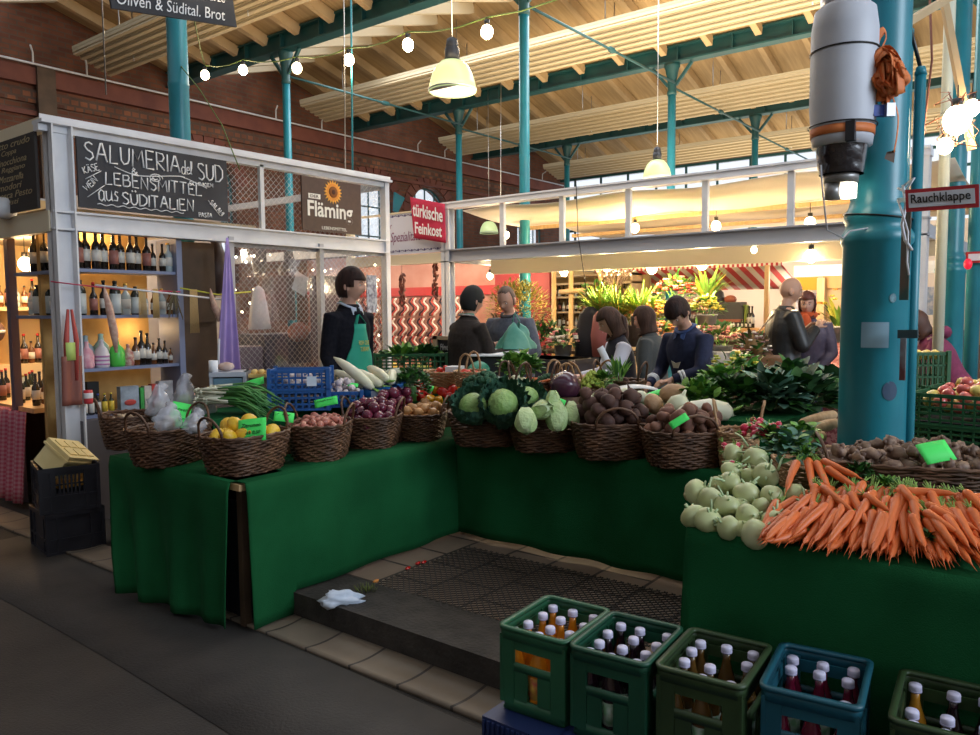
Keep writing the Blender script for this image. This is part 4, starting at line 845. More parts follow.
# two plain ovals standing in for a blurred dark-coated person behind the girl
b = B(); p = at(606,335,'x',8.0); b.lathe([(.16,-.25),(.18,0),(.15,.22),(.10,.28)], p, 14); simple('red_oval', b, mat('dusty_red',(.30,.09,.08),.7), 'tall dusty red oval standing in for a blurred person behind the girl', 'planter')
b = B(); p = at(590,335,'x',8.1); b.lathe([(.2,-.35),(.2,0),(.14,.25),(.05,.34)], p, 14, .7, 1); simple('dark_oval', b, mat('oval_black',(.02,.02,.028),.8), 'dark oval standing in for a blurred person next to the dusty red one', 'sack')
# bottle shelves behind the ferns and the ladder poles
t = shelf_unit(11.0,11.35,at(632,300,'x',11).y,at(536,300,'x',11).y,(1.05,1.30,1.55,1.80,2.02,2.15),cream_w,'tall shelf of wine and jars at the back of the flower stall','wine_shelf')
ya, yb_ = at(628,300,'x',11).y, at(540,300,'x',11).y
b = B(); b.bx(11.36,11.4,ya-.2,yb_+.2,.05,2.5); simple('shelf_backing', b, mat('olive_wall',(.35,.26,.12),.8), 'olive back wall behind the wine shelf', 'wall panel')
n = 20
for r_, z in enumerate((1.05,1.30,1.55,1.80)):
    for k in range(n):
        kk = (K_wine, K_amb, K_wine2, K_clear, K_wine, K_oil)[(k*5+r_*3) % 6]
        kk.put((11.1, ya+.04+(yb_-ya-.08)*k/(n-1)*.97, z), 'bottle in a row on the tall shelf behind the ferns', 'bottles on the tall shelf behind the ferns', .68)
gp = 'wooden ladder poles'
t = thing('pole_ladder','rough ladder of pale wooden poles in front of the wine shelf','ladder',(9.4,6.0,.05))
A0 = at(554,330,'x',9.4); A1 = at(571,328,'x',9.4)
for q, l in ((A0,2.3),(A1,2.3)): b = B(); b.cyl((q.x,q.y,.05),(q.x,q.y,l),.035,n=8); b.build('pole', wood_l, t, world=True)
b = B(); q = at(597,262,'x',9.4); b.cyl((9.4,q.y,2.2),(9.4,q.y-.15,1.7),.03,n=8); b.build('pole', wood_l, t, world=True)
for py in (290,): c0 = at(560,py+2,'x',9.36); c1 = at(588,py,'x',9.36); b = B(); b.cyl(c0,c1,.035,n=8); b.build('rung', wood_l, t, world=True)
# striped awning, pole, white wall, coffee bar
stripe = wave_mat('awning_stripe',(.62,.55,.45),(.50,.05,.05),1.55,'Y',.7,.48,.52)
y0, y1 = at(782,280,'x',11.2).y, at(596,280,'x',11.2).y
ztop = at(700,268,'x',11.2).z; zbot = at(700,290,'x',12.2).z
t = thing('striped_awning','red and cream striped awning sloping over the coffee bar','awning',(11.2,(y0+y1)/2,2.0))
b = B(); b.slab(lambda u, v: Vector((11.2+1.0*v, y0+(y1-y0)*u, ztop+(zbot-ztop)*v)), 4, 4, (0,0,.01)); b.build('canopy', stripe, t, world=True)
vst = wave_mat('valance_stripe',(.75,.70,.62),(.45,.04,.05),4.5,'Y',.7,.48,.52)
b = B(); b.bx(11.17,11.19,y0,y1,ztop-.01,ztop+.07); b.build('valance', vst, t, world=True)
q = at(767,290,'x',11.15); b = B(); b.bx(q.x-.03,q.x+.03,q.y-.03,q.y+.03,.05,ztop); b.build('pole', wood_l, t, world=True)
b = B(); b.bx(13.6,13.65,.9,6.4,.05,2.9); simple('coffee_wall', b, mat('plain_cream_wall',(.58,.48,.38),.7), 'plain cream wall behind the coffee bar', 'wall panel')
lamp('coffee_light',(11.9,3.2,2.0),30,(1,.82,.6),.15); lamp('coffee_light',(12.6,4.6,1.9),20,(1,.82,.6),.15)
t = thing('coffee_bar','wooden coffee bar counter above a burgundy cloth','counter',(11,3.4,.05))
cz = at(735,328,'x',10.6).z; ya_, yb2 = at(765,330,'x',10.6).y, at(690,330,'x',10.6).y
b = B(); b.bx(10.6,11.1,ya_,yb2,cz-.06,cz); b.build('counter_top', mat('honey_wood',(.5,.27,.1),.5), t, world=True); b = B(); b.bx(10.65,11.05,ya_+.03,yb2,.05,cz-.06); b.build('counter_base', mat('burgundy',(.12,.02,.03),.7,(.2,.05,.06),12), t, world=True)
def onbar(px, lab, nm, cat, bb, m): q = at(px,326,'x',10.8); o = bb.build(nm, m); o.location = (10.8,q.y,cz); tag(o, lab, cat)
b = B(); b.lathe([(.09,0),(.09,.42),(.07,.5),(.03,.54)], n=14); b.m=1; b.bx(-.095,-.09,-.015,.015,.05,.4); onbar(718,'tall black coffee urn at the flower side of the bar','coffee_urn','urn',b,[black_p,steel])
b = B(); b.bx(-.12,.12,-.22,.22,0,.3); b.bx(-.14,.1,-.2,.2,.3,.36); b.m=1; b.bx(-.15,-.13,-.2,.2,.08,.12); b.ell((0,0,.40),(.08,.09,.06),10,6); onbar(730,'black espresso machine with a brown bowl on top','coffee_machine','coffee machine',b,[black_p,mat('rust_bowl',(.3,.08,.04),.5)])
b = B(); b.bx(-.05,.05,-.12,.12,0,.32); b.m=1; b.bx(-.06,-.05,-.08,.08,.08,.24); onbar(739,'green tin with a cream label on the coffee bar','coffee_tin','tin',b,[mat('lime_tin',(.3,.42,.08),.5),lab_w])
for k in range(4): K_wine.put((10.8,at(743+3*k,326,'x',10.8).y,cz),'dark bottle at the end of the coffee bar','bottles on the coffee bar',.95)
for k in range(8): K_small.put((10.66,at(722+4*k,328,'x',10.66).y,cz),'small glass jar along the front of the coffee bar','jars on the coffee bar',.7)
# yellow shop sign, orange shelf, burgundy table to the side of the couple
YS = 1.35
def wbox(x0px,x1px,ytop,ybot,X_,d,nm,m,lab,cat):
    a = at(x0px,ytop,'x',X_); c = at(x1px,ybot,'x',X_); b = B(); b.bx(X_,X_+d,min(a.y,c.y),max(a.y,c.y),c.z,a.z); return simple(nm, b, m, lab, cat)
wbox(786,817,278,290,13.0,.05,'shop_sign',mat('mustard_sign',(.55,.33,.02),.6),'mustard yellow shop sign over the bald man','sign')
wbox(796,815,293,318,12.9,.05,'drinks_poster',mat('poster',(.55,.55,.62),.6,(.08,.08,.14),9),'pale poster with dark shapes beside the woman in the red scarf','poster')
wbox(817,823,278,345,12.6,.1,'timber_post',wood_l,'pale timber post by the orange shelf','post')
wbox(823,846,272,288,12.8,.06,'wooden_board',mat('orange_board',(.55,.30,.1),.6),'orange brown board above the lilies','board')
t = wbox(823,846,288,345,12.9,.3,'wooden_cabinet',mat('honey_cabinet',(.46,.27,.12),.6,(.6,.4,.2),3),'honey coloured cabinet next to the thick column','cabinet')
flower_bucket(838,326,9.2,.22,.34,[g_lite,g_mid,g_yel],[ylf,orf],'fan of yellow green lilies against the thick teal column',36,6,fan=True,seed=40,lw=.025)
burg = mat('burgundy_print',(.22,.05,.06),.8,(.42,.2,.2),22,contrast=(.48,.52))
t = thing('patterned_table','table under a speckled burgundy cloth beside the woman','table',(8.6,1.75,.05))
b = B(); b.slab(lambda u, v: Vector((8.0+1.0*v-.25*(1-v)*0, 1.3+.95*u, .95+.30*v-.04*sin(u*9))), 10, 6, (0,0,.02)); b.slab(lambda u, v: Vector((8.0-.04*v, 1.3+.95*u, .93-.85*v)), 10, 4, (.01,0,0)); b.build('cloth_cover', burg, t, world=True)
b = B(); b.ell((7.9,1.42,1.02),(.13,.17,.09),16,10, disp=lambda d: 1+.12*nz(d,2.5)); simple('white_bundle', b, mat('soft_white',(.75,.76,.82),.7), 'white padded bundle on the burgundy cloth by the thick column', 'bundle')
for k in range(9): K_small.put((8.35,1.32+.1*k,1.08),'small jar on the speckled burgundy table','jars on the burgundy table',.75)
# clutter on the far side past the thick column
b = B(); b.bx(9.1,9.16,.05,.5,2.0,2.35); q=None; simple('brown_poster', b, mat('umber',(.10,.07,.055),.7), 'dull brown hanging board between the two teal columns', 'board')
wbox(905,925,228,236,9.6,.1,'steel_beam_end',white_p,'short white beam joining the steel post past the column','beam')
wbox(918,980,272,296,14,.1,'fascia_board',mat('tan_board',(.40,.24,.11),.7),'tan board across the stall behind the far column','board')
wbox(920,934,287,315,13,.2,'blue_books',mat('blue_stack',(.12,.2,.35),.6,(.4,.42,.5),14),'stack of blue and white packets behind the purple hood','packets')
wbox(966,980,286,345,10,.3,'market_shelf',mat('brown_shelf',(.22,.12,.06),.7,(.35,.2,.1),8),'brown shelf at the far edge beyond the purple hood','shelf')
wbox(915,980,330,420,12,.2,'dim_stall',mat('dusk_front',(.12,.08,.07),.8),'dim stall front behind the person in the purple hood','stall front')
# white banner / window light low behind
b = B(); b.bx(22.6,22.7,-8,14,.05,2.9); simple('far_stalls', b, mat('far_clutter',(.30,.2,.13),.8,(.10,.08,.08),1.4), 'blurred row of distant stall fronts at the end of the hall', 'stalls')
# hanging work lamps
def work_lamp(c, R, label, on=tube_w):
    t = thing('pendant_lamp', label, 'pendant lamp', c, 0, 'bell shaped pendant lamps')
    shade = mat('frosted_shade',(.30,.36,.17),.35,emit=.75)
    b = B(); pr = [(.30,1.12),(.48,1.06),(.70,.84),(.87,.5),(.96,.15),(1.0,-.16)]
    b.lathe([(r*R,z*R) for r,z in pr]+[(r*R*.97,z*R) for r,z in reversed(pr)], n=28); b.build('glass_shade', shade, t)
    b = B(); b.lathe([(.985*R,-.12*R),(1.02*R,-.1*R),(1.03*R,-.06*R),(.985*R,-.04*R)], n=28); b.build('rim', grey_pl, t)
    b = B(); b.lathe([(.31*R,1.08*R),(.31*R,1.6*R),(.25*R,1.66*R),(.27*R,1.7*R),(.22*R,1.98*R),(.1*R,2.05*R)], n=16); b.build('ballast_housing', mat('lamp_black',(.012,.014,.022),.5), t)
    b = B(); b.ell((0,0,.45*R),(.2*R,.2*R,.3*R),12,8); b.build('light_bulb', on, t)
    b = B(); b.cyl((0,0,2.0*R),(0,0,6.4-c[2]),.006,n=5); b.build('cord', steel, t)
work_lamp(tuple(at(452.5,88,'y',4.4)), .205, 'large glowing bell lamp with black housing hanging over the vendor')
work_lamp(tuple(at(657,176,'x',10.4)), .20, 'bell lamp half hidden behind the flower stall rail')
work_lamp(tuple(at(489,232,'x',13.4)), .2, 'small white bell lamp seen through the first rail opening')
# string of bulbs running from the first column
pts = [(205,75,6.3),(243,70,6.2),(297,68,6.1),(349,60,6.0),(408,45,5.9),(487,32,5.8)]
W3 = [at(px,py,'x',x) for px,py,x in pts]
b = B(); cs = [Vector((4.02,6.46,4.45))]+[w+Vector((0,0,.13)) for w in W3]+[at(600,-20,'x',5.7)]
path = []
for p, q in zip(cs, cs[1:]): path += [p.lerp(q,t)-Vector((0,0,.05*sin(pi*t))) for t in (0,.33,.66)]
b.tube(path, .007, 4); simple('festoon_cable', b, mat('festoon_green',(.10,.16,.03),.6), 'sagging green cable carrying the festoon bulbs across the hall', 'cable')
labs = ['lowest of the festoon bulbs, next to the first teal column','festoon bulb second from the first teal column','festoon bulb just past the slim column','festoon bulb above the chalk signs, halfway along','festoon bulb before the bell lamp','festoon bulb after the bell lamp, nearest the viewer']
for w, l in zip(W3, labs): hangbulb(tuple(w), l, 'festoon bulbs', .058, .03, power=7, nm='festoon_bulb')
b = B(); b.tube([at(180,65,'y',6.5),at(200,90,'y',6.1),at(222,125,'y',6.0),at(232,150,'y',5.92),at(240,170,'y',5.9)], .006, 4); simple('twine_line', b, mat('cord_green',(.12,.2,.05),.6), 'green cord dropping from the teal column to the white rail', 'cord')
for px,yy,z0,z1,l in ((345,6.2,3.0,6.2,'grey'),(352,6.6,3.0,6.2,'teal'),(500,9,3,6.2,'fine')):
    q = at(px,150,'y',yy); b = B(); b.cyl((q.x,q.y,z0),(q.x+.05,q.y,z1),.012 if l == 'teal' else .006,n=5); simple('hanging_wire', b, {'teal':teal,'grey':steel,'fine':steel}[l], 'thin %s wire hanging from the roof down to the stalls' % l, 'wire')
b = B(); b.tube([at(576,180,'x',7.5),at(578,235,'x',7.45),at(588,300,'x',7.5)], .005, 4); simple('hanging_wire', b, blk_c, 'loose black wire hanging in front of the wine shelf', 'wire')
# ================================================================ produce tables
cloth_g = mat('green_cloth',(.005,.070,.021),.9,(.009,.102,.032),2.5,bump=.35,bscale=220,spec=.15)
ZT = .75
def table(x0,x1,y0,y1,label):
    t = thing('trestle_table', label, 'table', ((x0+x1)/2,(y0+y1)/2,0))
    b = B(); b.bx(x0,x1,y0,y1,ZT-.04,ZT-.008); b.build('table_top', wood_l, t, world=True)
    for x in (x0+.05,x1-.05):
        for y in (y0+.05,y1-.05): b = B(); z0 = .13 if (x > 2.53 and y < 5) else 0; b.bx(x-.02,x+.02,y-.02,y+.02,z0,ZT-.04); b.build('leg', wood_d, t, world=True)
    return t
table(2.22,3.46,3.28,4.5,'wooden trestle table under the lemon and shallot baskets')
table(3.47,4.85,3.28,4.25,'wooden trestle table under the onion baskets')
table(3.87,5.02,1.26,3.26,'wooden trestle table under the beetroot and cabbage baskets')
table(2.80,3.98,-1.9,1.16,'wooden trestle table under the kohlrabi and carrots')
def drape(f0, f1, label, shift=(0,0), folds=7, amp=.03, n=70, nv=14, zb=None, ztop=None, out=(0,-1), seed=0, gath=1.0):
    """cloth hanging from the edge f0->f1 (xy), out = outward normal"""
    f0 = Vector((*f0,0)); f1 = Vector((*f1,0)); o = Vector((*out,0)); zt = ztop or ZT+.006
    def fn(u, v):
        p = f0.lerp(f1,u); lo = zb(u) if zb else .02
        w = sin(u*folds*2*pi+seed+1.1*sin(u*5+seed))*.6+.4*sin(u*folds*4.7+seed*2+1.0); k = min(1, v*1.4)**1.2
        q = p+o*(amp*k*w+.012+.03*v*gath); z = zt-(zt-lo)*v
        q = q+Vector((shift[0]*(1-u)*v,shift[1]*(1-u)*v,0))
        if v < .02: q = p-o*.0
        return Vector((q.x,q.y,z))
    b = B(); b.slab(fn, n, nv, tuple(o*.006))
    # a strip lying on the table top
    i = -o
    b.slab(lambda u, v: f0.lerp(f1,u)+i*(.32*v)+Vector((0,0,zt+.001)), 2, 2, (0,0,.004))
    return tag(b.build('green_cloth', cloth_g, loc=tuple((f0+f1)/2)), label, 'tablecloth')
drape((2.235,3.25),(3.86,3.25),'bright green cloth hanging below the lemon, shallot and onion baskets',(0,0),3,.016,80,14,lambda u: .02 if u < .16 else .145,seed=1.5)
drape((2.20,4.53),(2.20,3.33),'dark green pleated cloth hanging down the end of the table by the black crates',(-.06,-.27),4,.04,60,14,lambda u: .025,out=(-1,0),seed=.7)
drape((3.84,3.235),(3.84,1.25),'green cloth in shade under the cabbage and beetroot baskets',(0,0),5,.02,80,12,lambda u: .15,out=(-1,0),seed=2.2)
drape((2.77,1.19),(2.77,-1.85),'green cloth in deep shade below the heap of carrots',(0,0),6,.02,90,12,lambda u: .15,out=(-1,0),seed=4)
drape((3.80,1.19),(2.79,1.19),'green cloth hanging on the side of the kohlrabi table facing the mat',(0,0),4,.015,40,10,lambda u: .15,out=(0,1),seed=3)
# top sheets
b = B(); b.bx(2.24,4.84,3.3,4.24,ZT-.004,ZT+.004); b.bx(2.24,3.44,4.24,4.48,ZT-.004,ZT+.004); simple('table_cover', b, cloth_g, 'green cloth sheet spread on the table under the lemon basket', 'tablecloth')
b = B(); b.bx(3.9,5.01,1.27,3.28,ZT-.004,ZT+.004); simple('table_cover', b, cloth_g, 'green cloth sheet spread beneath the beetroot basket and the greens', 'tablecloth')
b = B(); b.bx(2.8,3.97,-1.88,1.15,ZT-.004,ZT+.004); simple('table_cover', b, cloth_g, 'green cloth sheet spread under the basket of knobbly roots', 'tablecloth')
STEP = 1.0
for (x0,x1,y0,y1,zt,lab) in ((2.55,3.44,4.0,4.46,.97,'green covered step at the back of the table under the spring onions'),(3.48,4.83,3.93,4.24,.97,'green covered step at the back of the table under the blue bag'),(4.3,5.0,2.46,3.22,.97,'green covered step under the small root baskets'),(4.2,5.0,1.30,2.44,.97,'green covered step under the piled greens')):
    b = B(); b.bx(x0,x1,y0,y1,ZT+.004,zt); simple('display_step', b, cloth_g, lab, 'display step')
# ---------------------------------------------------------------- baskets
def basket_parts(rx, ry, h, flare=.80, pw=3.0, n=44, rows=15, false_h=.5, hd='x', mt_=None, hh=.13):
    """returns weave, rim, floor, two handles as builders, base at z=0"""
    def se(a, k): c, s_ = cos(a), sin(a); r = (abs(c)**pw+abs(s_)**pw)**(-1/pw); return Vector((c*r*rx*k, s_*r*ry*k, 0))
    w = B()
    for r_ in range(rows):
        t = r_/(rows-1); k = flare+(1-flare)*t**.8; z = .008+(h-.02)*t
        pts = [se(2*pi*i/n, k*(1+.028*(1 if (i+r_) % 2 else -1)))+Vector((0,0,z+.004*sin(i*1.3+r_*2))) for i in range(n)]
        w.tube(pts, (h/rows*.62, h/rows*.62), 5, closed=True)
    for i in range(0, n, 2):
        a = 2*pi*i/n; w.tube([se(a, flare*.99),se(a,.99)+Vector((0,0,h+.0))], .0045, 4)
    rim = B(); pts = [se(2*pi*i/40,1.01)+Vector((0,0,h)) for i in range(40)]
    rim.tube(pts, .009, 6, closed=True); rim.tube([se(2*pi*i/40+.05,1.03)+Vector((0,0,h+.008*(1 if i % 2 else -.2))) for i in range(40)], .006, 5, closed=True)
    fl_ = B(); k = flare+(1-flare)*false_h
    fl_.poly([se(2*pi*i/24, k*.97)+Vector((0,0,h*false_h)) for i in range(24)], (0,0,.004)); fl_.poly([se(2*pi*i/24, flare*.98)+Vector((0,0,.002)) for i in range(24)], (0,0,.006))
    hs_ = []
    for s_ in (-1, 1):
        hb = B(); c = []
        for j in range(15):
            a = pi*j/14; off = cos(a)*.085*(rx/.22); zz = h-.01+hh*sin(a)**.8
            lean = .03*sin(a)
            if hd == 'x': c.append(Vector((s_*(rx*.97+lean), off, zz)))
            else: c.append(Vector((off*1.35, s_*(ry*.97+lean), zz)))
        hb.tube(c, .007, 6); hb.tube([p+Vector((.004*sin(i*1.7),.004*cos(i*1.7),.004*sin(i*2.1))) for i, p in enumerate(c)], .0055, 5)
        hs_.append(hb)
    return w, rim, fl_, hs_
def basket(px, py, label, rx=.215, ry=.165, h=.19, rz=0, hd='x', false_h=.55, z=ZT+.004, m=wicker, hh=.12, loc=None, group='wicker baskets of produce'):
    p = Vector(loc) if loc else at(px,py,'z',z)
    if loc: z = p.z
    t = thing('wicker_basket', label, 'basket', (p.x,p.y,z), rz, group)
    w, rim, fl_, hs_ = basket_parts(rx, ry, h, hd=hd, false_h=false_h, hh=hh)
    w.build('woven_side', m, t); rim.build('rim', m, t); fl_.build('floor_panel', m, t)
    for q in hs_: q.build('handle', m, t)
    t['_d'] = 0; del t['_d']
    return dict(c=Vector((p.x,p.y,z)), rx=rx, ry=ry, h=h, rz=rz, fz=z+h*false_h+.004)
def pile(n, r, bk, rng, spread=.96, tries=14, over=1.0, r_z=1.0, zmax=9):
    """drop spheres of radius r into basket bk; returns world points"""
    out = []
    for i in range(n):
        best = None
        for k in range(tries):
            a = rng.uniform(0,2*pi); s_ = rng.random()**.5
            x = cos(a)*s_*max(.01,bk['rx']*spread-r); y = sin(a)*s_*max(.01,bk['ry']*spread-r)
            z = bk['fz']-bk['c'].z+r*r_z
            for q in out:
                d2 = (q[0]-x)**2+(q[1]-y)**2
                if d2 < (1.9*r)**2: z = max(z, q[2]+sqrt((1.9*r)**2-d2)*r_z)
            sc_ = z+ (s_*.6)**2*.12
            if best is None or sc_ < best[3]: best = (x,y,z,sc_)
        if best[2] < zmax: out.append(best[:3])
    c, s_ = cos(bk['rz']), sin(bk['rz'])
    return [bk['c']+Vector((x*c-y*s_, x*s_+y*c, z)) for x,y,z in out]
def rot3(rng): return (rng.uniform(0,6.28), rng.uniform(0,6.28), rng.uniform(0,6.28))
class Kind:
    """a prototype whose first use is the prototype itself"""
    def __init__(s, t): s.t = freeze(t); s.used = False; t.location = (0,0,-50)
    def put(s, loc, rot=(0,0,0), scale=1, label=None, group=None):
        sc = scale if isinstance(scale,(tuple,list)) else tuple(scale*R0.uniform(.92,1.08) for _ in range(3))
        if not s.used: s.used = True; o = s.t; o.location = loc; o.rotation_euler = rot; o.scale = sc
        else: o = copy_tree(s.t, loc, rot=rot, scale=sc)
        if label: o['label'] = label
        if group: o['group'] = group
        return o
def lumpy(a, f=2.2, o=0): return lambda d: 1+a*nz(d, f, o)
def veg(nm, label, cat, parts, group=None):
    t = thing(nm, label, cat, (0,0,-50), 0, group)
    for pn, bb, mm in parts: bb.build(pn, mm, t)
    return Kind(t)
def single(nm, label, cat, bb, mm, group=None):
    o = bb.build(nm, mm); tag(o, label, cat, group); return Kind(o)
# prototypes -------------------------------------------------------
lem = B(); lem.lathe([(0,-.052),(.008,-.047),(.02,-.04),(.033,-.02),(.036,0),(.033,.02),(.02,.038),(.009,.045),(0,.05)], n=16)
K_lemon = single('lemon','plump yellow lemon in the front corner basket','lemon',lem,mat('lemon_skin',(.72,.42,.02),.42,(.78,.50,.04),12,bump=.15,bscale=120,tint=.08),'lemons in the basket')
sl = B(); sl.lathe([(0,-.022),(.012,-.02),(.019,-.008),(.02,.004),(.014,.018),(.006,.03),(.003,.042),(0,.044)], n=12)
K_shal = single('shallot','copper pink shallot in the basket right of the lemons','shallot',sl,mat('shallot_skin',(.34,.10,.075),.35,(.50,.20,.14),10,stretch=(4,4,1),tint=.2),'shallots in the basket')
on = B(); on.lathe([(0,-.034),(.012,-.033),(.028,-.022),(.036,0),(.031,.02),(.016,.031),(.006,.038),(.004,.052),(0,.053)], n=16)
K_ronion = single('red_onion','glossy red onion heaped in the third basket of the row','onion',on,mat('red_onion_skin',(.085,.008,.025),.22,(.15,.02,.045),6,stretch=(4,4,1),tint=.25,coat=.3),'red onions in the basket')
K_yonion = single('yellow_onion','golden brown onion in the last basket before the cabbages','onion',on,mat('yellow_onion_skin',(.42,.19,.06),.35,(.56,.32,.14),7,stretch=(4,4,1),tint=.2),'yellow onions in the basket')
bt = B(); bt.ell((0,0,0),(.042,.042,.04),14,10,disp=lumpy(.16,1.6)); bt.tube([(0,0,-.036),(.003,0,-.055),(.008,.002,-.075)],[.01,.004,.001],6)
K_beet = single('beetroot','dark earthy beetroot heaped in the basket below the yellow pepper','beetroot',bt,mat('beet_skin',(.055,.022,.018),.75,(.11,.05,.035),9,bump=.3,tint=.25),'beetroots in the basket')
po = B(); po.ell((0,0,0),(.036,.045,.033),14,10,disp=lumpy(.18,1.5,3))
K_pot = single('potato','reddish brown potato in the basket with the slanted green card','potato',po,mat('potato_skin',(.12,.045,.032),.75,(.22,.10,.06),8,bump=.2,tint=.25),'red potatoes in the basket')
ja = B(); ja.ell((0,0,0),(.026,.034,.023),10,8,disp=lambda d: 1+.45*nz(d,2.4,1)+.15*nz(d,6,2)); ja.ell((.022,.012,.006),(.012,.012,.011),7,5,disp=lumpy(.3)); ja.ell((-.014,-.02,.01),(.013,.011,.011),7,5,disp=lumpy(.3))
K_jer = single('jerusalem_artichoke','knobbly purple brown root in the big basket before the column','root vegetable',ja,mat('artichoke_skin',(.10,.05,.038),.6,(.30,.19,.12),26,bump=.3,tint=.3),'knobbly roots in the big basket')
gg = B(); gg.ell((0,0,0),(.035,.017,.015),10,7,disp=lumpy(.35,2)); gg.ell((.022,.018,.003),(.012,.02,.011),8,6,disp=lumpy(.3)); gg.ell((-.012,-.015,.002),(.011,.018,.01),8,6)
K_ging = single('ginger_root','pale knobbly ginger root in the basket nearest the bottle shelves','ginger',gg,mat('ginger_skin',(.42,.30,.19),.7,(.55,.43,.3),12,tint=.15),'ginger roots in the basket')
kb = B(); kb.ell((0,0,0),(.050,.050,.045),18,12,disp=lumpy(.10,1.3)); kb.m=0
ks = B(); rr = random.Random(3)
for k in (0,1,2,5):
    a = k*2.4; d = Vector((cos(a),sin(a),0)); e = .5+.5*rr.random()
    L__ = .25 if k < 5 else .9; ks.tube([d*.014+Vector((0,0,.036)), d*(.018+.014*L__)+Vector((0,0,.040+.022*L__)), d*(.024+.03*e*L__)+Vector((0,0,.046+.04*e*L__))],[.006,.0045,.0035],6)
kr = B(); kr.lathe([(.016,-.05),(.02,-.044),(.017,-.04)], n=10)
K_kohl = veg('kohlrabi','pale green kohlrabi globe with cut leaf stalks heaped on the table corner','kohlrabi',[('globe',kb,mat('kohlrabi_skin',(.42,.47,.21),.42,(.58,.61,.35),7,bump=.08,tint=.07)),('leaf_stalks',ks,mat('stalk_green',(.42,.55,.30),.5)),('root_cut',kr,mat('cut_brown',(.4,.36,.2),.8))],'kohlrabi heaped on the corner')
def carrot_mesh(seed):
    rng = random.Random(seed); b = B(); L = .185; n = 14
    bend = rng.uniform(-.012,.012)
    pts = [(bend*sin(pi*t/ n*1.0), 0, -L*t/n) for t in range(n+1)]
    rs = [(.0190*(1-.55*(t/n)**1.3)*(1+.05*rng.uniform(-1,1))) for t in range(n+1)]; rs[0] = .011; rs[1] = .0185; rs[-1] = .002; rs[-2] = .0045
    b.tube(pts, rs, 9); b.tube([pts[-1], (bend*.5+.004,0,-L-.03)], [.0018,.0006], 4); return b
def carrot_top(seed):
    rng = random.Random(seed); b = B()
    for k in range(5): a = rng.uniform(0,6.3); b.tube([(0,0,-.004),(cos(a)*.006,sin(a)*.006,.02),(cos(a)*.014,sin(a)*.014,.045)], [.003,.0025,.0015], 5)
    return b
carm = mat('carrot_skin',(.60,.105,.018),.48,(.68,.155,.032),14,bump=.2,bscale=60,stretch=(1,1,.3),tint=.12)
K_car = [veg('carrot','bright orange carrot in the big heap before the column','carrot',[('root',carrot_mesh(i),carm),('green_top',carrot_top(i),mat('carrot_green',(.2,.35,.06),.6))],'carrots in the heap') for i in range(3)]
def card(px, py, w, h, label, tilt=-.5, yaw=0, roll=0, depth=None, z=None, text='', loc=None):
    p = Vector(loc) if loc else (atd(px,py,depth) if depth else at(px,py,'z',z))
    t = thing('price_card', label, 'price card', tuple(p), 0); t.rotation_euler = (pi/2+tilt, roll, YAW-pi/2+yaw)
    b = B(); b.slab(lambda u, v: Vector(((u-.5)*w, (v-.5)*h, .004*sin(u*3))), 6, 2, (0,0,.0015)); b.build('card', paper_g, t)
    if text:
        for i, s in enumerate(text.split('|')): text_mesh('lettering', s, (-w*.38,h*(.12-.33*i),.006), (1,0,0), (0,1,0), w*.7, h*.17, ink, t, shear=.3, world=False)
    return t
# ---- front row, table by the salami stall
R1 = random.Random(11)
bk = basket(128,446,'wicker basket of ginger roots, nearest the bottle shelves',.19,.15,.2,1.2,'y')
for p in pile(26,.022,bk,R1): K_ging.put(p, rot3(R1), R1.uniform(.8,1.1))
bag = basket(170,462,'wicker basket of clear plastic bags between the ginger and the lemons',.22,.17,.2,.25,'x')
LEMB = basket(246,470,'wicker basket of lemons at the front corner of the table',.225,.175,.2,.12,'x',.78)
for p in pile(13,.036,LEMB,R1,.95): K_lemon.put(p, (R1.uniform(.9,2.2),R1.uniform(-.5,.5),R1.uniform(0,6)), R1.uniform(1.05,1.2))
bk = basket(321,457,'wicker basket of shallots between the lemons and the red onions',.2,.165,.2,.6,'y',.62)
for p in pile(95,.0205,bk,R1,.98): K_shal.put(p, rot3(R1), R1.uniform(.85,1.15))
bk = basket(374,445,'wicker basket of red onions, third along the lit green cloth',.2,.165,.19,.55,'y',.6)
for p in pile(38,.033,bk,R1,1.0): K_ronion.put(p, rot3(R1), R1.uniform(.85,1.1))
bk = basket(421,438,'wicker basket of golden onions next to the savoy cabbages',.2,.16,.17,.5,'y',.6)
for p in pile(26,.032,bk,R1,.95): K_yonion.put(p, rot3(R1), R1.uniform(.85,1.05))
extra = dict(c=at(345,418,'z',.76),rx=.22,ry=.13,h=0,rz=.4,fz=.80)
# second row loose crate of shallots/onions behind
def open_box(t, x0,x1,y0,y1,z0,z1,th,m,nm='side_panel'):
    for bb in ((x0,x1,y0,y0+th,z0,z1),(x0,x1,y1-th,y1,z0,z1),(x0,x0+th,y0,y1,z0,z1),(x1-th,x1,y0,y1,z0,z1)): b = B(); b.bx(*bb); b.build(nm, m, t)
    b = B(); b.bx(x0,x1,y0,y1,z0,z0+th); b.build('bottom', m, t)
p = atd(318,405,4.72); t = thing('shallow_tray','low dark tray of shallots behind the shallot basket','tray',(p.x,p.y,ZT+.004),.4); open_box(t,-.2,.2,-.13,.13,0,.16,.01,wicker)
b = B(); b.bx(-.19,.19,-.12,.12,.01,.13); b.build('liner', wicker, t)
tb = dict(c=Vector((p.x,p.y,ZT+.004)),rx=.18,ry=.12,h=.1,rz=.4,fz=ZT+.135)
for q in pile(46,.021,tb,R1,1.1): K_shal.put(q, rot3(R1), R1.uniform(.85,1.15),'pink shallot in the low tray behind the front baskets','shallots in the low tray')
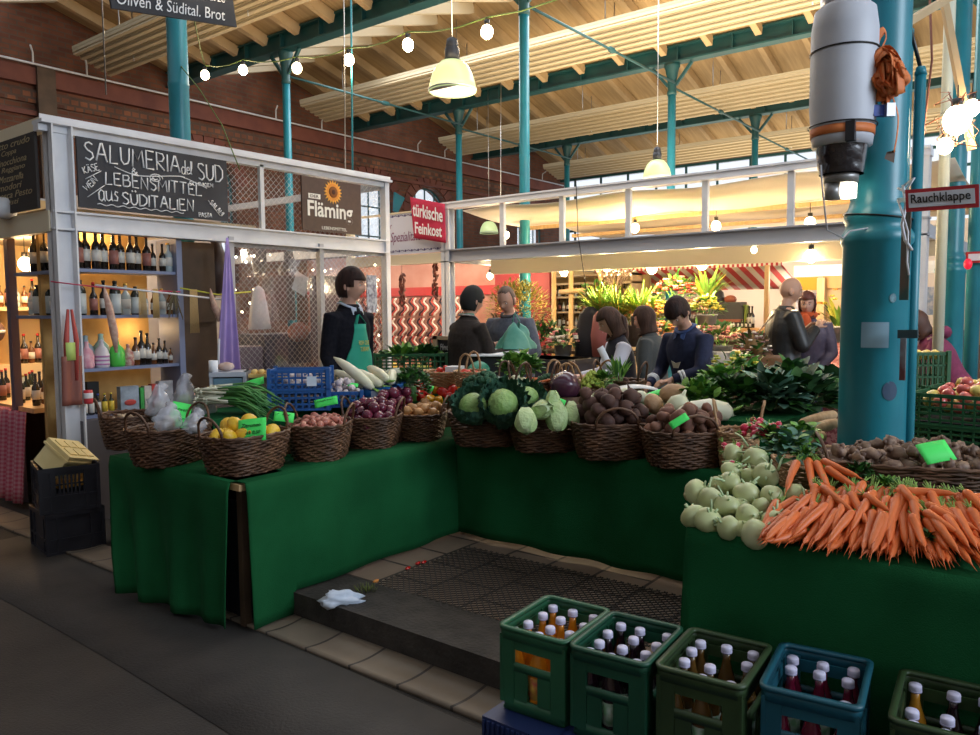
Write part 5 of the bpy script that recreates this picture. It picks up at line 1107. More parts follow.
p = atd(393,402,5.15); t = thing('shallow_tray','low dark tray of red onions behind the red onion basket','tray',(p.x,p.y,ZT+.004),.4); open_box(t,-.22,.22,-.13,.13,0,.17,.01,wicker); b = B(); b.bx(-.21,.21,-.12,.12,.01,.14); b.build('liner', wicker, t)
tb = dict(c=Vector((p.x,p.y,ZT+.004)),rx=.2,ry=.12,h=.1,rz=.4,fz=ZT+.145)
for q in pile(34,.034,tb,R1,1.1): K_ronion.put(q, rot3(R1), R1.uniform(.85,1.1),'red onion in the low tray behind the front baskets','red onions in the low tray')
# handle-like cane hoops are part of the baskets; green cards
card(252,430,.155,.12,'large neon green price card with handwriting standing in the lemon basket',-.35,-.15,-.12,z=.985,text='Zitronen|Stück 0,50')
card(284,417,.11,.06,'small neon green card curling behind the lemons',-.6,.2,.15,z=1.0,text='1 kg')
card(180,415,.11,.15,'neon green card among the clear plastic bags',-.4,.3,.25,z=.99,text='Ingwer|2,-')
card(326,402,.14,.05,'long neon green card leaning over the onions and shallots',-.35,0,-.2,depth=4.6,text='Schalotten')
card(209,391,.14,.05,'flat neon green card under the spring onions',-1.1,0,0,depth=4.75)
card(254,383,.13,.06,'neon green card lying by the blue mesh crates',-.8,0,-.3,depth=4.85)
card(352,385,.08,.03,'small green card by the garlic crate',-.8,0,.1,depth=5.1)
# plastic bags of nuts in the basket
plas = mat('clear_plastic',(.62,.64,.72),.10,alpha=.42,spec=.9,bump=1.0,scale=14)
for i,(px,py,s_,w,h) in enumerate(((160,408,.07,1,1.25),(185,400,.07,1,1.5),(168,422,.06,1.2,.9),(205,408,.06,1,1.1),(195,425,.05,1.2,.8))):
    p = at(px,py,'z',1.0); b = B(); b.ell((0,0,0),(s_*w,s_*.8,s_*h),24,18,disp=lambda d: 1+.35*nz(d,2.4,i)+.35*abs(nz(d,5,i+4))+.12*abs(nz(d,13,i))+(.5*max(0,d.z)**8))
    b.tube([(0,0,s_*h*.95),(.01,0,s_*h*1.25),(.03,.01,s_*h*1.6)],[.012,.02,.035],8)
    b.m = 1; b.ell((0,0,-.01),(s_*.62,s_*.5,s_*.7),12,8,disp=lumpy(.3,3,i))
    o = b.build('plastic_bag', [plas, g_lite if i == 1 else mat('herb_dull',(.35,.3,.22),.7)]); tag(o, ['crumpled clear bag above the ginger side of the basket','tall clear bag with green herbs beside the neon card','crumpled clear bag sagging over the basket rim','clear bag of pale herbs next to the spring onions','small crumpled clear bag behind the first lemon'][i], 'plastic bag').location = p
# spring onions
t = thing('spring_onion_bunch','bunch of spring onions with white ends and green leaves beside the blue crates','spring onions',tuple(atd(246,397,4.75)),0)
rr = random.Random(21); bw = B(); bg = B(); ux = RT0; dp = Vector((FW.x,FW.y,0)).normalized()
for k in range(85):
    o = ux*rr.uniform(-.29,-.20)+dp*rr.uniform(-.11,.12)+Vector((0,0,rr.uniform(-.03,.06))); d = (ux*1.0+dp*rr.uniform(-.35,.1)+Vector((0,0,rr.uniform(-.15,.12)))).normalized()
    bw.ell(o,(.011,.011,.011),6,5); bw.tube([o,o+d*.14],[.007,.006],5); 
    e = o+d*.14; bg.tube([e,e+d*.11,e+d*.18+Vector((0,0,rr.uniform(-.04,.0))),e+d*rr.uniform(.22,.3)+Vector((0,0,-.07))],[.005,.007,.007,.002],5)
    if k % 3 == 0: bw.tube([o,o-d*.03+Vector((0,0,rr.uniform(-.02,.01)))],[.002,.001],3)
bw.build('white_stems', mat('onion_white',(.62,.62,.48),.5), t); tag(bg.build('green_leaves',[mat('scallion_green',(.05,.22,.05),.5,(.12,.32,.08),9)],t),kind='stuff')
# blue mesh crates
navy = mat('blue_crate',(.015,.09,.30),.45)
def mesh_crate(t, w, d, h, m, n=9, rows=3, lip=.012):
    for (ax, s_) in (('y',-1),('y',1),('x',-1),('x',1)):
        b = B(); L = w if ax == 'y' else d
        def P(u, z, o=0):
            return (u, s_*(d/2-.004), z) if ax == 'y' else (s_*(w/2-.004), u, z)
        for k in range(rows+1): z = h*k/rows; b.beam(P(-L/2,max(z,.008)),P(L/2,max(z,.008)),.008,.012 if k < rows else .022)
        for k in range(n+1): u = -L/2+L*k/n; b.beam(P(u,0),P(u,h),.008,.010,(1,0,0) if ax == 'y' else (0,1,0))
        b.build('lattice_side', m, t)
    b = B(); 
    for k in range(n+1): u = -w/2+w*k/n; b.bx(u-.006,u+.006,-d/2,d/2,0,.008)
    for k in range(6): u = -d/2+d*k/5; b.bx(-w/2,w/2,u-.006,u+.006,0,.008)
    b.build('lattice_floor', m, t)
    for sx in (-1,1):
        for sy in (-1,1): b = B(); b.bx(sx*w/2-.012,sx*w/2+.012,sy*d/2-.012,sy*d/2+.012,0,h+.02); b.build('corner_post', m, t)
p = atd(302,400,4.95)
for k,(dz,lab,h) in enumerate(((0,'blue mesh crate at the bottom of the stack behind the lemons',.12),(.125,'blue mesh crate on top of the stack, with a white tag',.12))):
    t = thing('mesh_crate',lab,'crate',(p.x,p.y,.975+dz),YAW-pi/2+.1); mesh_crate(t,.36,.24,h,navy)
    if k: b = B(); b.bx(.05,.11,-.132,-.13,.03,.09); b.build('paper_tag', mat('tag_blue',(.6,.68,.8),.5), t)
garm = mat('garlic_white',(.68,.62,.60),.5,(.55,.45,.48),12,tint=.1)
ga = B(); ga.lathe([(0,-.02),(.015,-.019),(.025,-.008),(.026,.004),(.016,.016),(.005,.024),(.003,.04),(0,.041)], n=12)
K_gar = single('garlic_bulb','white garlic bulb in the blue crates behind the onions','garlic',ga,garm,'garlic bulbs in the blue crates')
tb = dict(c=Vector((p.x,p.y,1.1)),rx=.16,ry=.11,h=.1,rz=0,fz=1.12)
for q in pile(14,.026,tb,R1,1): K_gar.put(q, rot3(R1), 1)
p = atd(343,393,5.1); t = thing('mesh_crate','low blue mesh crate of garlic beside the blue bag','crate',(p.x,p.y,.975),YAW-pi/2+.1); mesh_crate(t,.26,.24,.09,navy,7,2)
tb = dict(c=Vector((p.x,p.y,.99)),rx=.13,ry=.12,h=.1,rz=0,fz=1.02)
for q in pile(26,.026,tb,R1,1): K_gar.put(q, rot3(R1), .9)
b = B(); p = atd(383,390,5.25); b.slab(lambda u, v: Vector(((u-.5)*.3,(v-.5)*.24,.13+.01*sin(u*11)*cos(v*9))),14,10,(0,0,.0)); b.ell((0,0,.07),(.16,.13,.07),24,10,disp=lambda d:1+.05*nz(d,5)); 
o = simple('blue_plastic_bag', b, mat('blue_bag',(.02,.13,.42),.3,(.04,.22,.55),9,bump=.3), 'shiny blue plastic bag with white lettering area under the white radishes', 'bag'); o.location = (p.x,p.y,.975); o.rotation_euler = (0,0,YAW-pi/2)
b = B(); b.bx(-.06,.08,-.137,-.135,.03,.09); b.build('bag_print', mat('bag_print',(.55,.65,.8),.5), o)
rad = B(); rad.tube([(0,-.15,0),(0,-.12,.0),(0,-.03,.006),(0,.08,.004),(.005,.14,0),(.01,.19,-.006)],[.012,.026,.032,.028,.018,.003],12); rad2 = B()
for k in range(5): rad2.tube([(0,-.145,0),((k-2)*.006,-.18,.006),((k-2)*.012,-.2,.012)],[.004,.004,.002],5)
K_rad = veg('white_radish','long white radish lying on the blue bag','radish',[('root',rad,mat('radish_white',(.70,.68,.55),.4,(.62,.62,.42),6)),('leaf_stubs',rad2,g_lite)],'white radishes on the blue bag')
for i,(px,py,rz,tx) in enumerate(((355,374,.5,.5),(368,378,.3,.25),(378,374,.1,.2),(392,377,-.4,.1),(350,380,.4,.3))): 
    q = atd(px,py,5.2+.03*i); K_rad.put(q,(tx,0,YAW-pi*.35+rz),1.15)
p = atd(412,386,5.3); t = thing('parsley_bunch','curly parsley bunch between the radishes and the sweet peppers','herbs',(p.x,p.y,.975)); b = B(); b.cyl((0,0,0),(0,0,.1),.03,n=8); b.build('stalks', g_mid, t); tag(leafy(420,.13,.13,.13,.03,.016,random.Random(8),c=(0,0,.1)).build('foliage',[g_dark,g_mid],t),kind='stuff')
p = atd(398,375,5.45); b = B(); b.ell((0,0,0),(.14,.1,.05),16,10,disp=lumpy(.15)); simple('marrow', b, mat('grey_green',(.28,.32,.26),.6,(.38,.42,.34),9), 'pale grey green marrow lying behind the parsley', 'marrow').location = p
# wicker square basket and tomatoes behind peppers
tom = B(); tom.ell((0,0,0),(.026,.026,.023),12,8); ts_ = B()
for k in range(5): a = 2*pi*k/5; ts_.tube([(0,0,.022),(cos(a)*.012,sin(a)*.012,.024)],[.002,.001],4)
K_tom = veg('tomato','small red tomato in the punnets behind the wicker basket','tomato',[('fruit',tom,mat('tomato_red',(.62,.03,.015),.25,coat=.4)),('calyx',ts_,g_mid)],'tomatoes behind the peppers')
bk = basket(0,0,'square pale wicker basket with a white tray, behind the peppers',.17,.12,.13,.6,'y',.6,m=wicker_l,hh=.02,loc=atd(444,389,5.75))
p = bk['c']; 
for q in pile(12,.026,bk,R1,1.0): K_tom.put(q,rot3(R1),1)
b = B(); b.bx(-.08,.08,-.05,.05,0,.035); o = simple('foam_tray', b, white_p, 'white foam tray lying on the square wicker basket', 'tray'); o.location = atd(455,371,5.7); o.rotation_euler = (0,0,.4)
for i in range(9): q = atd(468+R1.uniform(-8,8),374+R1.uniform(-2,3),5.4); K_tom.put(q,rot3(R1),1)
for px,py in ((474,384),(455,381)): pass
bk = basket(0,0,'small wicker basket of tomatoes with tall looped handle',.13,.1,.1,.5,'x',.5,m=wicker_l,hh=.14,loc=atd(470,386,5.35))
# sweet peppers
def pepper_mesh():
    b = B()
    def dd(d): a = math.atan2(d.y,d.x); return 1+.10*cos(a*4)*(1-abs(d.z)*.4)-.18*max(0,d.z-.7)*3*.5
    b.ell((0,0,0),(.036,.036,.046),20,12,disp=dd); return b
ps = B(); ps.tube([(0,0,.036),(.002,0,.05),(.008,0,.062)],[.007,.004,.005],6)
K_pep = {}
for c, mm in (('red',mat('pepper_red',(.60,.012,.01),.2,coat=.6)),('yellow',mat('pepper_yellow',(.80,.36,.01),.2,coat=.6))):
    K_pep[c] = veg('sweet_pepper','shiny %s sweet pepper in the heap beside the savoy cabbages' % c,'sweet pepper',[('fruit',pepper_mesh(),mm),('stalk',ps,g_mid)],'%s sweet peppers' % c)
for i,(px,py,c) in enumerate(((420,386,'red'),(427,393,'red'),(420,396,'red'),(436,389,'yellow'),(443,392,'red'),(449,397,'red'),(452,390,'red'),(461,389,'yellow'),(464,396,'yellow'),(430,400,'yellow'),(438,401,'yellow'),(455,402,'red'))):
    q = atd(px,py,5.5+(400-py)*.012); K_pep[c].put(q,(R1.uniform(.6,2.2),R1.uniform(-.6,.6),R1.uniform(0,6)),1)
b = B(); p = atd(440,400,5.62); b.bx(p.x-.16,p.x+.16,p.y-.08,p.y+.08,ZT+.004,.90); simple('pepper_tray', b, wicker, 'dark tray under the sweet peppers', 'tray')
card(430,388,.05,.04,'tiny green card between the red peppers',-.6,0,.3,depth=5.4)
# ---- second table: cabbages etc
def crinkle_leaf_shells(R, n, rng, amp=.14, openness=1.15):
    b = B()
    for i in range(n):
        a0 = 2*pi*i/n+rng.uniform(-.2,.2); lay = i % 3
        def fn(u, v):
            phi = a0+(u-.5)*1.6; th = -1.2+(1.55+.1*lay)*v; rr_ = R*(openness+.10*lay+.75*max(0,v-.5)**1.3)*(1+amp*nz((u*7+i,v*7,i*3.1),1.6)*(.4+v)+.05*v*sin(u*40+i))
            edge = (abs(u-.5)*2)**3*.15*R
            return Vector((cos(phi)*cos(th)*(rr_+edge), sin(phi)*cos(th)*(rr_+edge), sin(th)*rr_*.95+.1*R*nz((u*12,v*5,i),1)))
        b.grid(fn, 16, 12)
    return b
savm = mat('savoy_outer',(.025,.085,.055),.55,(.05,.135,.085),30,bump=.8,bscale=70); savh = mat('savoy_heart',(.20,.36,.09),.5,(.34,.50,.18),12,bump=.7,bscale=60)
def savoy(seed, lab):
    rng = random.Random(seed); h = B(); h.ell((0,0,0),(.085,.085,.078),24,16,disp=lambda d: 1+.05*nz(d,4,seed)+.03*nz(d,11,seed))
    return veg('savoy_cabbage',lab,'cabbage',[('heart',h,savh),('outer_leaves',crinkle_leaf_shells(.088,9,rng),savm)])
SAV = basket(487,443,'wicker basket of savoy cabbages where the two tables meet',.235,.19,.2,-.9,'y',.6,hh=.1)
for i,(px,py,s_,lab) in enumerate(((473,406,1.0,'savoy cabbage with dark crinkled leaves, beside the peppers'),(503,405,1.15,'largest savoy cabbage, in the middle of its basket'),(527,398,.95,'savoy cabbage behind the pointed cabbages'),(490,396,.9,'savoy cabbage at the back of the basket under the green card'))):
    q = at(px,py,'z',1.02+.01*i); sv = savoy(i+1, lab); sv.put(q,lean(.62+.1*(i % 2),i*.7),s_)
brc = B(); rr = random.Random(4)
for k in range(60): a = rr.uniform(0,6.3); e = math.asin(rr.uniform(0,1)); brc.ell((cos(a)*cos(e)*.07,sin(a)*cos(e)*.07,sin(e)*.05),(.02,.02,.018),7,5,disp=lumpy(.3,5,k))
bs = B(); bs.cyl((0,0,-.09),(0,0,.02),.022,.035,10)
K_bro = veg('broccoli','dark broccoli head behind the savoy cabbages','broccoli',[('florets',brc,mat('broccoli_green',(.02,.075,.035),.8,(.04,.12,.06),40,bump=.6)),('stalk',bs,g_lite)])
K_bro.put(atd(486,381,5.0)); K_bro.put(atd(474,384,5.15),(0,0,1),.9)['label'] = 'broccoli head by the small tomato basket'
K_bro.put(atd(548,382,5.15),(0,0,1),.9)['label'] = 'broccoli head beside the small carrot basket'
card(486,384,.12,.045,'neon green card lying on the savoy cabbages',-.9,0,-.15,z=1.1)
card(562,403,.04,.05,'green card standing between pointed cabbages',-.5,0,.4,depth=4.7)
PC = basket(545,449,'wicker basket of pointed cabbages, between savoy and beetroot',.215,.17,.2,-.85,'y',.6,hh=.09)
pcm = mat('pointed_cabbage',(.42,.54,.26),.45,(.60,.68,.42),6,bump=.25,bscale=40)
def pointed(seed, lab):
    b = B(); b.ell((0,0,0),(.058,.058,.095),20,16,disp=lambda d: (1-.38*max(0,d.z)**1.5)*(1+.06*nz(d,3,seed)))
    l = B(); rng = random.Random(seed)
    for i in range(5):
        a0 = 2*pi*i/5
        def lf(u, v, a0=a0, i=i):
            th = -1.25+2.3*v; rr_ = .058*(1.05+.03*(i % 2))*cos(th)*(1-.38*max(0,sin(th))**1.5)+.008*(abs(u-.5)*2)**3+.003*nz((u*8,v*8,i),1); a = a0+(u-.5)*1.5*(1-.3*v)
            return Vector((cos(a)*rr_, sin(a)*rr_, .098*sin(th)))
        l.grid(lf, 8, 12)
    return veg('pointed_cabbage',lab,'cabbage',[('heart',b,pcm),('outer_leaves',l,mat('pointed_outer',(.36,.50,.20),.5,(.50,.63,.32),9,bump=.9,bscale=40))])
for i,(px,py,rx_,rz_,s_,z_,lab) in enumerate(((526,420,1.35,-1.2,1.05,.985,'pointed cabbage at the front of its basket, tip toward the savoy'),(557,415,.5,.6,1.1,1.0,'pointed cabbage leaning upright in the basket centre'),(543,410,1.2,-.4,1.05,1.03,'pointed cabbage lying at the back of the basket'),(572,413,.7,1.2,.95,1.0,'pointed cabbage leaning toward the beetroots'),(553,400,.3,.2,.7,1.08,'small pointed cabbage standing beside the green card'))):
    pointed(i+3,lab).put(at(px,py,'z',z_),lean([-1.0,-.6,-1.1,-.8,-.1][i],0) if i != 2 else (1.2,.3,YAW-1.2),s_*.88)
BT = basket(611,456,'wicker basket of beetroots in the middle of the shaded green cloth',.225,.175,.2,-.88,'y',.62,hh=.11)
for p in pile(48,.038,BT,R1,1.03): K_beet.put(p,rot3(R1),R1.uniform(.85,1.15))
PT = basket(685,464,'wicker basket of red potatoes with a slanted green card, nearest the kohlrabi',.23,.175,.19,-.86,'y',.58,hh=.11)
for p in pile(44,.035,PT,R1,1.0): K_pot.put(p,rot3(R1),R1.uniform(.85,1.15))
card(679,421,.10,.04,'neon green card stuck slanting into the potatoes',-.5,0,-.55,z=1.03)
# behind the front row
def simple_at(nm, bb, m, px, py, z, lab, cat, rot=None, grp=None):
    o = bb.build(nm, m); tag(o, lab, cat, grp); o.location = atd(px,py,z)
    if rot: o.rotation_euler = rot
    return o
b = B(); b.ell((0,0,0),(.10,.10,.095),24,16,disp=lumpy(.05,1.5)); b.tube([(0,0,.09),(0,0,.1)],[.02,.012],8)
simple_at('red_cabbage', b, mat('red_cabbage',(.045,.010,.03),.25,(.09,.03,.055),3,coat=.4), 565,386,4.95,'large shiny dark purple cabbage standing above the pointed cabbages','cabbage')
b = B(); b.lathe([(.12,0),(.13,.16)],n=20); b.lathe([(0,.15),(.13,.16)],n=20); simple_at('upturned_basket', b, wicker, 565,420,4.98,'dark basket under the big purple cabbage','basket')
rom = B()
for k in range(34):
    t = k/34; a = k*2.4; r = .07*(1-t)**.6; c_ = Vector((cos(a)*r,sin(a)*r,.09*t)); rom.lathe([(.026*(1-.5*t),0),(.016,.014),(0,.035)],c_,7)
simple_at('romanesco', rom, mat('romanesco',(.36,.46,.06),.6,(.46,.55,.1),20), 592,388,5.0,'yellow green romanesco beside the big purple cabbage','romanesco')
rom2 = rom
K_pep['yellow'].put(atd(602,406,4.45),(1.4,.2,1),(1.3,1.3,1.6))['label'] = 'long yellow pepper lying on top of the beetroots'
whc = mat('pale_onion',(.55,.58,.38),.4,(.66,.66,.5),8)
wo = B(); wo.add(on)
K_who = single('white_onion','large pale onion heaped behind the beetroot and potato baskets','onion',wo,whc,'pale onions behind the beetroots')
for i,(px,py,s_) in enumerate(((590,401,1.1),(598,397,1.0),(608,398,1.1),(618,401,1.2),(632,399,1.3),(641,397,1.2),(625,393,1.0),(650,400,1.1),(585,407,.9),(667,409,1.2),(660,405,1.1),(720,418,1.1),(728,416,1.0))):
    K_who.put(atd(px,py,4.78-(px-590)*.002),rot3(R1),s_)
b = B(); b.ell((0,0,0),(.055,.06,.045),20,12,disp=lambda d:1+.07*nz(d,3)); b.m=0; K_cel = single('celeriac','brown rough celeriac resting behind the potatoes','celeriac',b,mat('celeriac_skin',(.36,.21,.11),.7,(.48,.32,.18),10,bump=.5,bscale=40)); K_cel.put(atd(674,394,4.6),(0,0,0),1.4)
K_cel.put(atd(654,404,4.5),(1,0,0),1.1)['label'] = 'dark celeriac wedged between potatoes and beetroots'
K_who.put(atd(678,407,4.4),(.3,.3,0),1.9,'big white onion bulb right behind the potato basket')
K_rad.put(atd(706,412,4.3),(0,.3,.8),(2.0,1,2.0),'thick white radish behind the potato basket')
card(655,394,.11,.05,'green card lying near the sheet of white paper',-1.0,0,-.3,depth=4.65)
b = B(); b.slab(lambda u, v: Vector(((u-.5)*.26,(v-.5)*.14,.02*sin(u*3.1)+.01*sin(v*6))),8,4,(0,0,.002)); simple_at('paper_sheet', b, paper_w, 636,389,4.9,'sheet of white paper lying in front of the boy','paper',(0.1,0,YAW-pi/2))
# small baskets with carrots, parsnips and such beyond
sm = []
rr = random.Random(77)
for i,(px,py,lab,w) in enumerate(((470,388,None,.14),(533,388,'small wicker basket of old carrots behind the savoy cabbages',.17),(560,376,'small wicker basket of parsnips beyond the purple cabbage',.15),(590,378,'pale wicker basket heaped with roots near the girl',.17),(620,383,'dark wicker basket in front of the girl with paper',.16),(600,392,None,.1),(550,392,'low wicker basket with turnips beside the purple cabbage',.14),(515,384,'small wicker basket at the foot of the parsley',.12))):
    if lab: sm.append(basket(0,0,lab,w,w*.8,.14,.4*i,'xy'[i % 2],.65,m=[wicker,wicker_l][i in (2,3)],hh=.14,loc=atd(px,py+2,5.2,.975)))
pal = mat('parsnip_skin',(.50,.36,.20),.6,(.62,.47,.3),9,tint=.1)
K_par = veg('parsnip','pale parsnip in the small baskets before the girl','parsnip',[('root',carrot_mesh(9),pal),('top_stub',carrot_top(9),g_lite)],'parsnips in small baskets')
for j, bk in enumerate(sm):
    for p in pile(20,.02,bk,R1,1.0):
        if j in (0,): K_car[1].put(p,(pi/2+R1.uniform(-.3,.3),0,R1.uniform(0,6)),.8,'short orange carrot in the small basket behind the savoys','carrots in the small basket')
        elif j in (1,2): K_par.put(p,(pi/2+R1.uniform(-.3,.3),0,R1.uniform(0,6)),.8)
        elif j == 3: K_beet.put(p,rot3(R1),.55,'small dark beetroot in the basket before the girl','small beetroots')
        else: K_who.put(p,rot3(R1),.6,'pale turnip like bulb in the low basket beside the purple cabbage','small pale bulbs')
def greens(px,py,z,r,ll,lw,n,ms,lab,nm='leafy_greens',cat='greens',seed=1,zr=.6,fan=False,base=.0):
    p = atd(px,py,z); t = thing(nm,lab,cat,tuple(p))
    lf = leafy(n,r,r,r*zr,ll,lw,random.Random(seed),c=(0,0,.02),fan=fan,mcount=len(ms))
    tag(lf.build('leaves',ms,t),kind='stuff'); b = B()
    for k in range(7): a = k; b.tube([(0,0,-.06),(cos(a)*r*.4,sin(a)*r*.4,0),(cos(a)*r*.7,sin(a)*r*.7,r*zr*.5)],[.008,.006,.003],5)
    b.build('stalks', mat('stalk_pale',(.25,.38,.15),.5), t); return t
greens(520,370,5.5,.15,.05,.022,380,[g_mid,g_lite],'large fresh parsley heap before the man in the grey jacket','parsley_heap','herbs',2)
greens(603,384,5.0,.07,.05,.02,60,[g_lite,g_mid],'little clump of pale greens beside the romanesco',seed=3)
greens(619,380,5.1,.05,.2,.012,26,[g_mid,g_lite],'upright green leek tops in front of the girl','leek_tops','leeks',4,fan=True,zr=3)
greens(700,402,4.6,.15,.055,.024,330,[g_mid,g_lite],'heap of curly light greens behind the potato basket',seed=5)
greens(735,398,4.65,.17,.055,.024,380,[g_mid,g_dark],'heap of curly greens in front of the boy with stripes',seed=6)
greens(770,400,4.65,.17,.10,.035,220,[g_dark,g_blue],'heap of dark leaves before the white flower stems',seed=7)
greens(805,402,4.7,.18,.11,.045,230,[g_dark,g_dark,g_mid],'heap of broad dark green leaves by the thick column',seed=8)
greens(790,388,5.0,.17,.11,.04,170,[g_dark,g_dark,g_mid],'upper layer of dark leaves below the bald man',seed=9)
greens(832,392,4.9,.13,.12,.045,120,[g_dark,g_dark,g_blue],'dark leaf bunch touching the thick teal column',seed=10)
greens(722,385,5.0,.14,.06,.026,240,[g_mid,g_lite],'light green lettuce heap under the yellow flowers',seed=12)
greens(760,387,5.0,.14,.08,.03,180,[g_dark,g_mid],'leafy bunch between lettuce and dark leaves',seed=13)
for i,(px,py,s_,c) in enumerate(((728,378,.11,[ylf,g_yel]),(745,380,.09,[ylf,g_lite]),(750,350,.1,[brf,whf]),(757,358,.12,[brf,whf]))):
    p = atd(px,py,5.1) if i < 2 else at(px,py,'x',7.0); t = thing('flower_bunch',['yellow blossoms poking over the greens, beside the boy','second clump of yellow blossoms over the greens','brown and white dried flowers next to the bald man','lower brown and white dried flowers next to the bald man'][i],'flowers',tuple(p))
    tag(leafy(50,s_,s_,s_*1.6,.08,.02,random.Random(i+90),c=(0,0,0)).build('leaves',[g_lite,g_mid] if i < 2 else [mat('brownleaf',(.12,.08,.03),.7),g_mid],t),kind='stuff'); blooms(20,s_,s_,s_*1.5,.02,random.Random(i+50),(0,0,.03)).build('blossoms',c,t)['kind'] = 'stuff'
    if i > 1: b = B(); b.lathe([(.12,-p.z+.14),(.15,-p.z+.5),(.13,-.12)],n=12); b.build('tall_vase', mat('vase_brown',(.12,.05,.03),.5), t)
# ---- kohlrabi and carrot table on a sloping riser
SX, SZ, SK = 2.86, .765, .40             # slope: z = SZ + SK*(x-SX)
def ats(px, py, lift=0):
    d = FW + RT*((px-CX)/F_PX) + UP*((CY-py)/F_PX)
    # EYE.z + t d.z = SZ + lift + SK*(t d.x - SX)
    t = (SZ+lift-SK*SX-EYE.z)/(d.z-SK*d.x); return EYE+d*t
xr = 3.16; zr_ = SZ+SK*(xr-SX)-.012
b = B(); b.poly([(SX-.02,-.6,ZT+.004),(xr,-.6,ZT+.004),(xr,-.6,zr_),(SX-.02,-.6,SZ-.012)],(0,1.74,0)); simple('sloping_riser', b, cloth_g, 'green covered sloping riser hidden under kohlrabi and carrots', 'riser')
R2 = random.Random(5)
kl = [(85,293),(125,312),(178,335),(120,380),(75,368),(185,405),(248,370),(272,425),(330,380),(243,297),(187,263),(197,225),(322,305),(303,238),(200,172),(272,187),(395,300),(285,340),(225,330),(150,265),(250,240),(230,410)]
for i,(zx,zy) in enumerate(kl):
    px, py = 670+zx/3.16, 400+zy/3.16; low = i in (17,18,19,20,21)
    p = ats(px,py,.045 if not low else .03); tilt = R2.uniform(.3,1.2)
    K_kohl.put(p,(R2.uniform(-.6,1.5),R2.uniform(-1.2,1.2),R2.uniform(0,6.28)),R2.uniform(.88,1.08)*(.75 if low else 1))
# carrots
cn = 0
def put_carrot(hx, hy, tx, ty, lift, k=None):
    global cn
    h = ats(hx,hy,lift+.012); t = ats(tx,ty,lift+.006)
    if t.x < 2.84: t.z = max(t.z,.778+.3*lift)
    if h.x < 2.84: h.z = max(h.z,.785+.5*lift)
    d = (t-h); L = d.length
    q = Vector((0,0,-1)).rotation_difference(d.normalized()); e = q.to_euler()
    K_car[cn % 3].put(h, tuple(e), (.95,.95,L/.185), 'bright orange carrot in the big heap before the column', 'carrots in the heap'); cn += 1
for layer in range(4):
    n = (78,66,54,40)[layer]
    for i in range(n):
        u = (i+.5)/n+R2.uniform(-.02,.02); band = R2.random()
        hx = 782+u*185+R2.uniform(-8,8)-layer*0; hy = 490+band*(44-layer*3)+ (6 if u > .7 else 0)+(12 if u < .12 else 0)-layer*3
        ang = (-.75+1.0*u*1.05+R2.uniform(-.28,.28)); L = R2.uniform(40,58)
        if u > .72: ang += .35
        tx = hx+sin(ang)*L*1.0; ty = hy+cos(ang)*L*.82
        if ty > 572-12*(u < .25): ty = 570-R2.random()*6-12*(u < .25)
        if tx < 760: tx = 761
        put_carrot(hx,hy,tx,ty,.004+layer*.022+.01*R2.random())
for hx,hy,tx,ty in ((797,462,786,492),(808,459,812,490),(816,462,829,489),(822,461,862,479),(826,468,857,488),(815,485,811,508),(822,487,856,515),(833,496,820,525),(850,493,868,525),(865,495,890,512),(895,490,930,510),(905,492,957,494),(900,487,925,515),(925,505,965,520),(930,508,978,530),(925,512,960,535),(912,515,925,548)): put_carrot(hx,hy,tx,ty,.085)
for hx,hy,tx,ty in ((955,500,985,505),(960,508,990,520),(950,515,985,535),(958,525,990,545),(962,535,992,548),(970,498,1000,500),(945,530,975,555)): put_carrot(hx,hy,tx,ty,.05)
def clump(px,py,lift,r,n,ms,lab,seed,ll=.028,lw=.008,nm='carrot_greens',cat='greens'):
    p = ats(px,py,lift); o = leafy(n,r,r,r*.6,ll,lw,random.Random(seed),mcount=len(ms)).build(nm,ms); tag(o,lab,cat,kind=None); o.location = p; o['kind'] = 'stuff'
clump(860,472,.05,.04,130,[g_dark,g_mid],'dark feathery carrot greens behind the top carrots',1)
clump(888,486,.05,.035,100,[g_mid,g_lite],'short carrot greens in the middle of the heap',2)
clump(806,455,.09,.025,40,[g_lite,g_mid],'tuft of carrot tops above the first bunch',3,.04)
clump(925,538,.06,.02,40,[g_dark,g_mid],'small dark tuft of greens inside the carrot heap',4,.03,.01)
# radishes with leaves
ra = B(); ra.ell((0,0,0),(.015,.015,.017),10,8); rb = B(); rb.tube([(0,0,-.015),(.003,0,-.03)],[.002,.0005],4); rc = B(); [rc.tube([(0,0,.014),(cos(k*2)*.01,sin(k*2)*.01,.04)],[.002,.0012],4) for k in range(3)]
K_rd = veg('red_radish','bright red radish in the bunches behind the kohlrabi','radish',[('globe',ra,mat('radish_red',(.55,.015,.06),.3,coat=.3)),('root_tip',rb,whf),('leaf_stems',rc,g_lite)],'red radishes in bunches')
for i in range(34):
    px, py = (R2.gauss(758,8),R2.gauss(429,3.5)) if i < 22 else (R2.gauss(730,7),R2.gauss(447,5))
    if i > 29: px, py = R2.uniform(772,782), R2.uniform(424,430)
    K_rd.put(ats(px,py,.06+.02*R2.random()),rot3(R2),R2.uniform(.9,1.2))
def gleaf(px,py,lift,r,n,ll,lw,ms,lab,seed,nm='kohlrabi_leaves'):
    p = ats(px,py,lift); o = leafy(n,r,r,r*.55,ll,lw,random.Random(seed),mcount=len(ms),curve=.5).build(nm,ms); tag(o,lab,'leaves',kind='stuff'); o.location = p
gleaf(790,444,.045,.075,70,.05,.024,[g_blue,g_blue,g_lite],'blue green kohlrabi leaves between radishes and carrots',11)
gleaf(774,437,.05,.06,70,.045,.02,[g_mid,g_lite,g_blue],'fresh green radish leaves behind the red radishes',12,'radish_leaves')
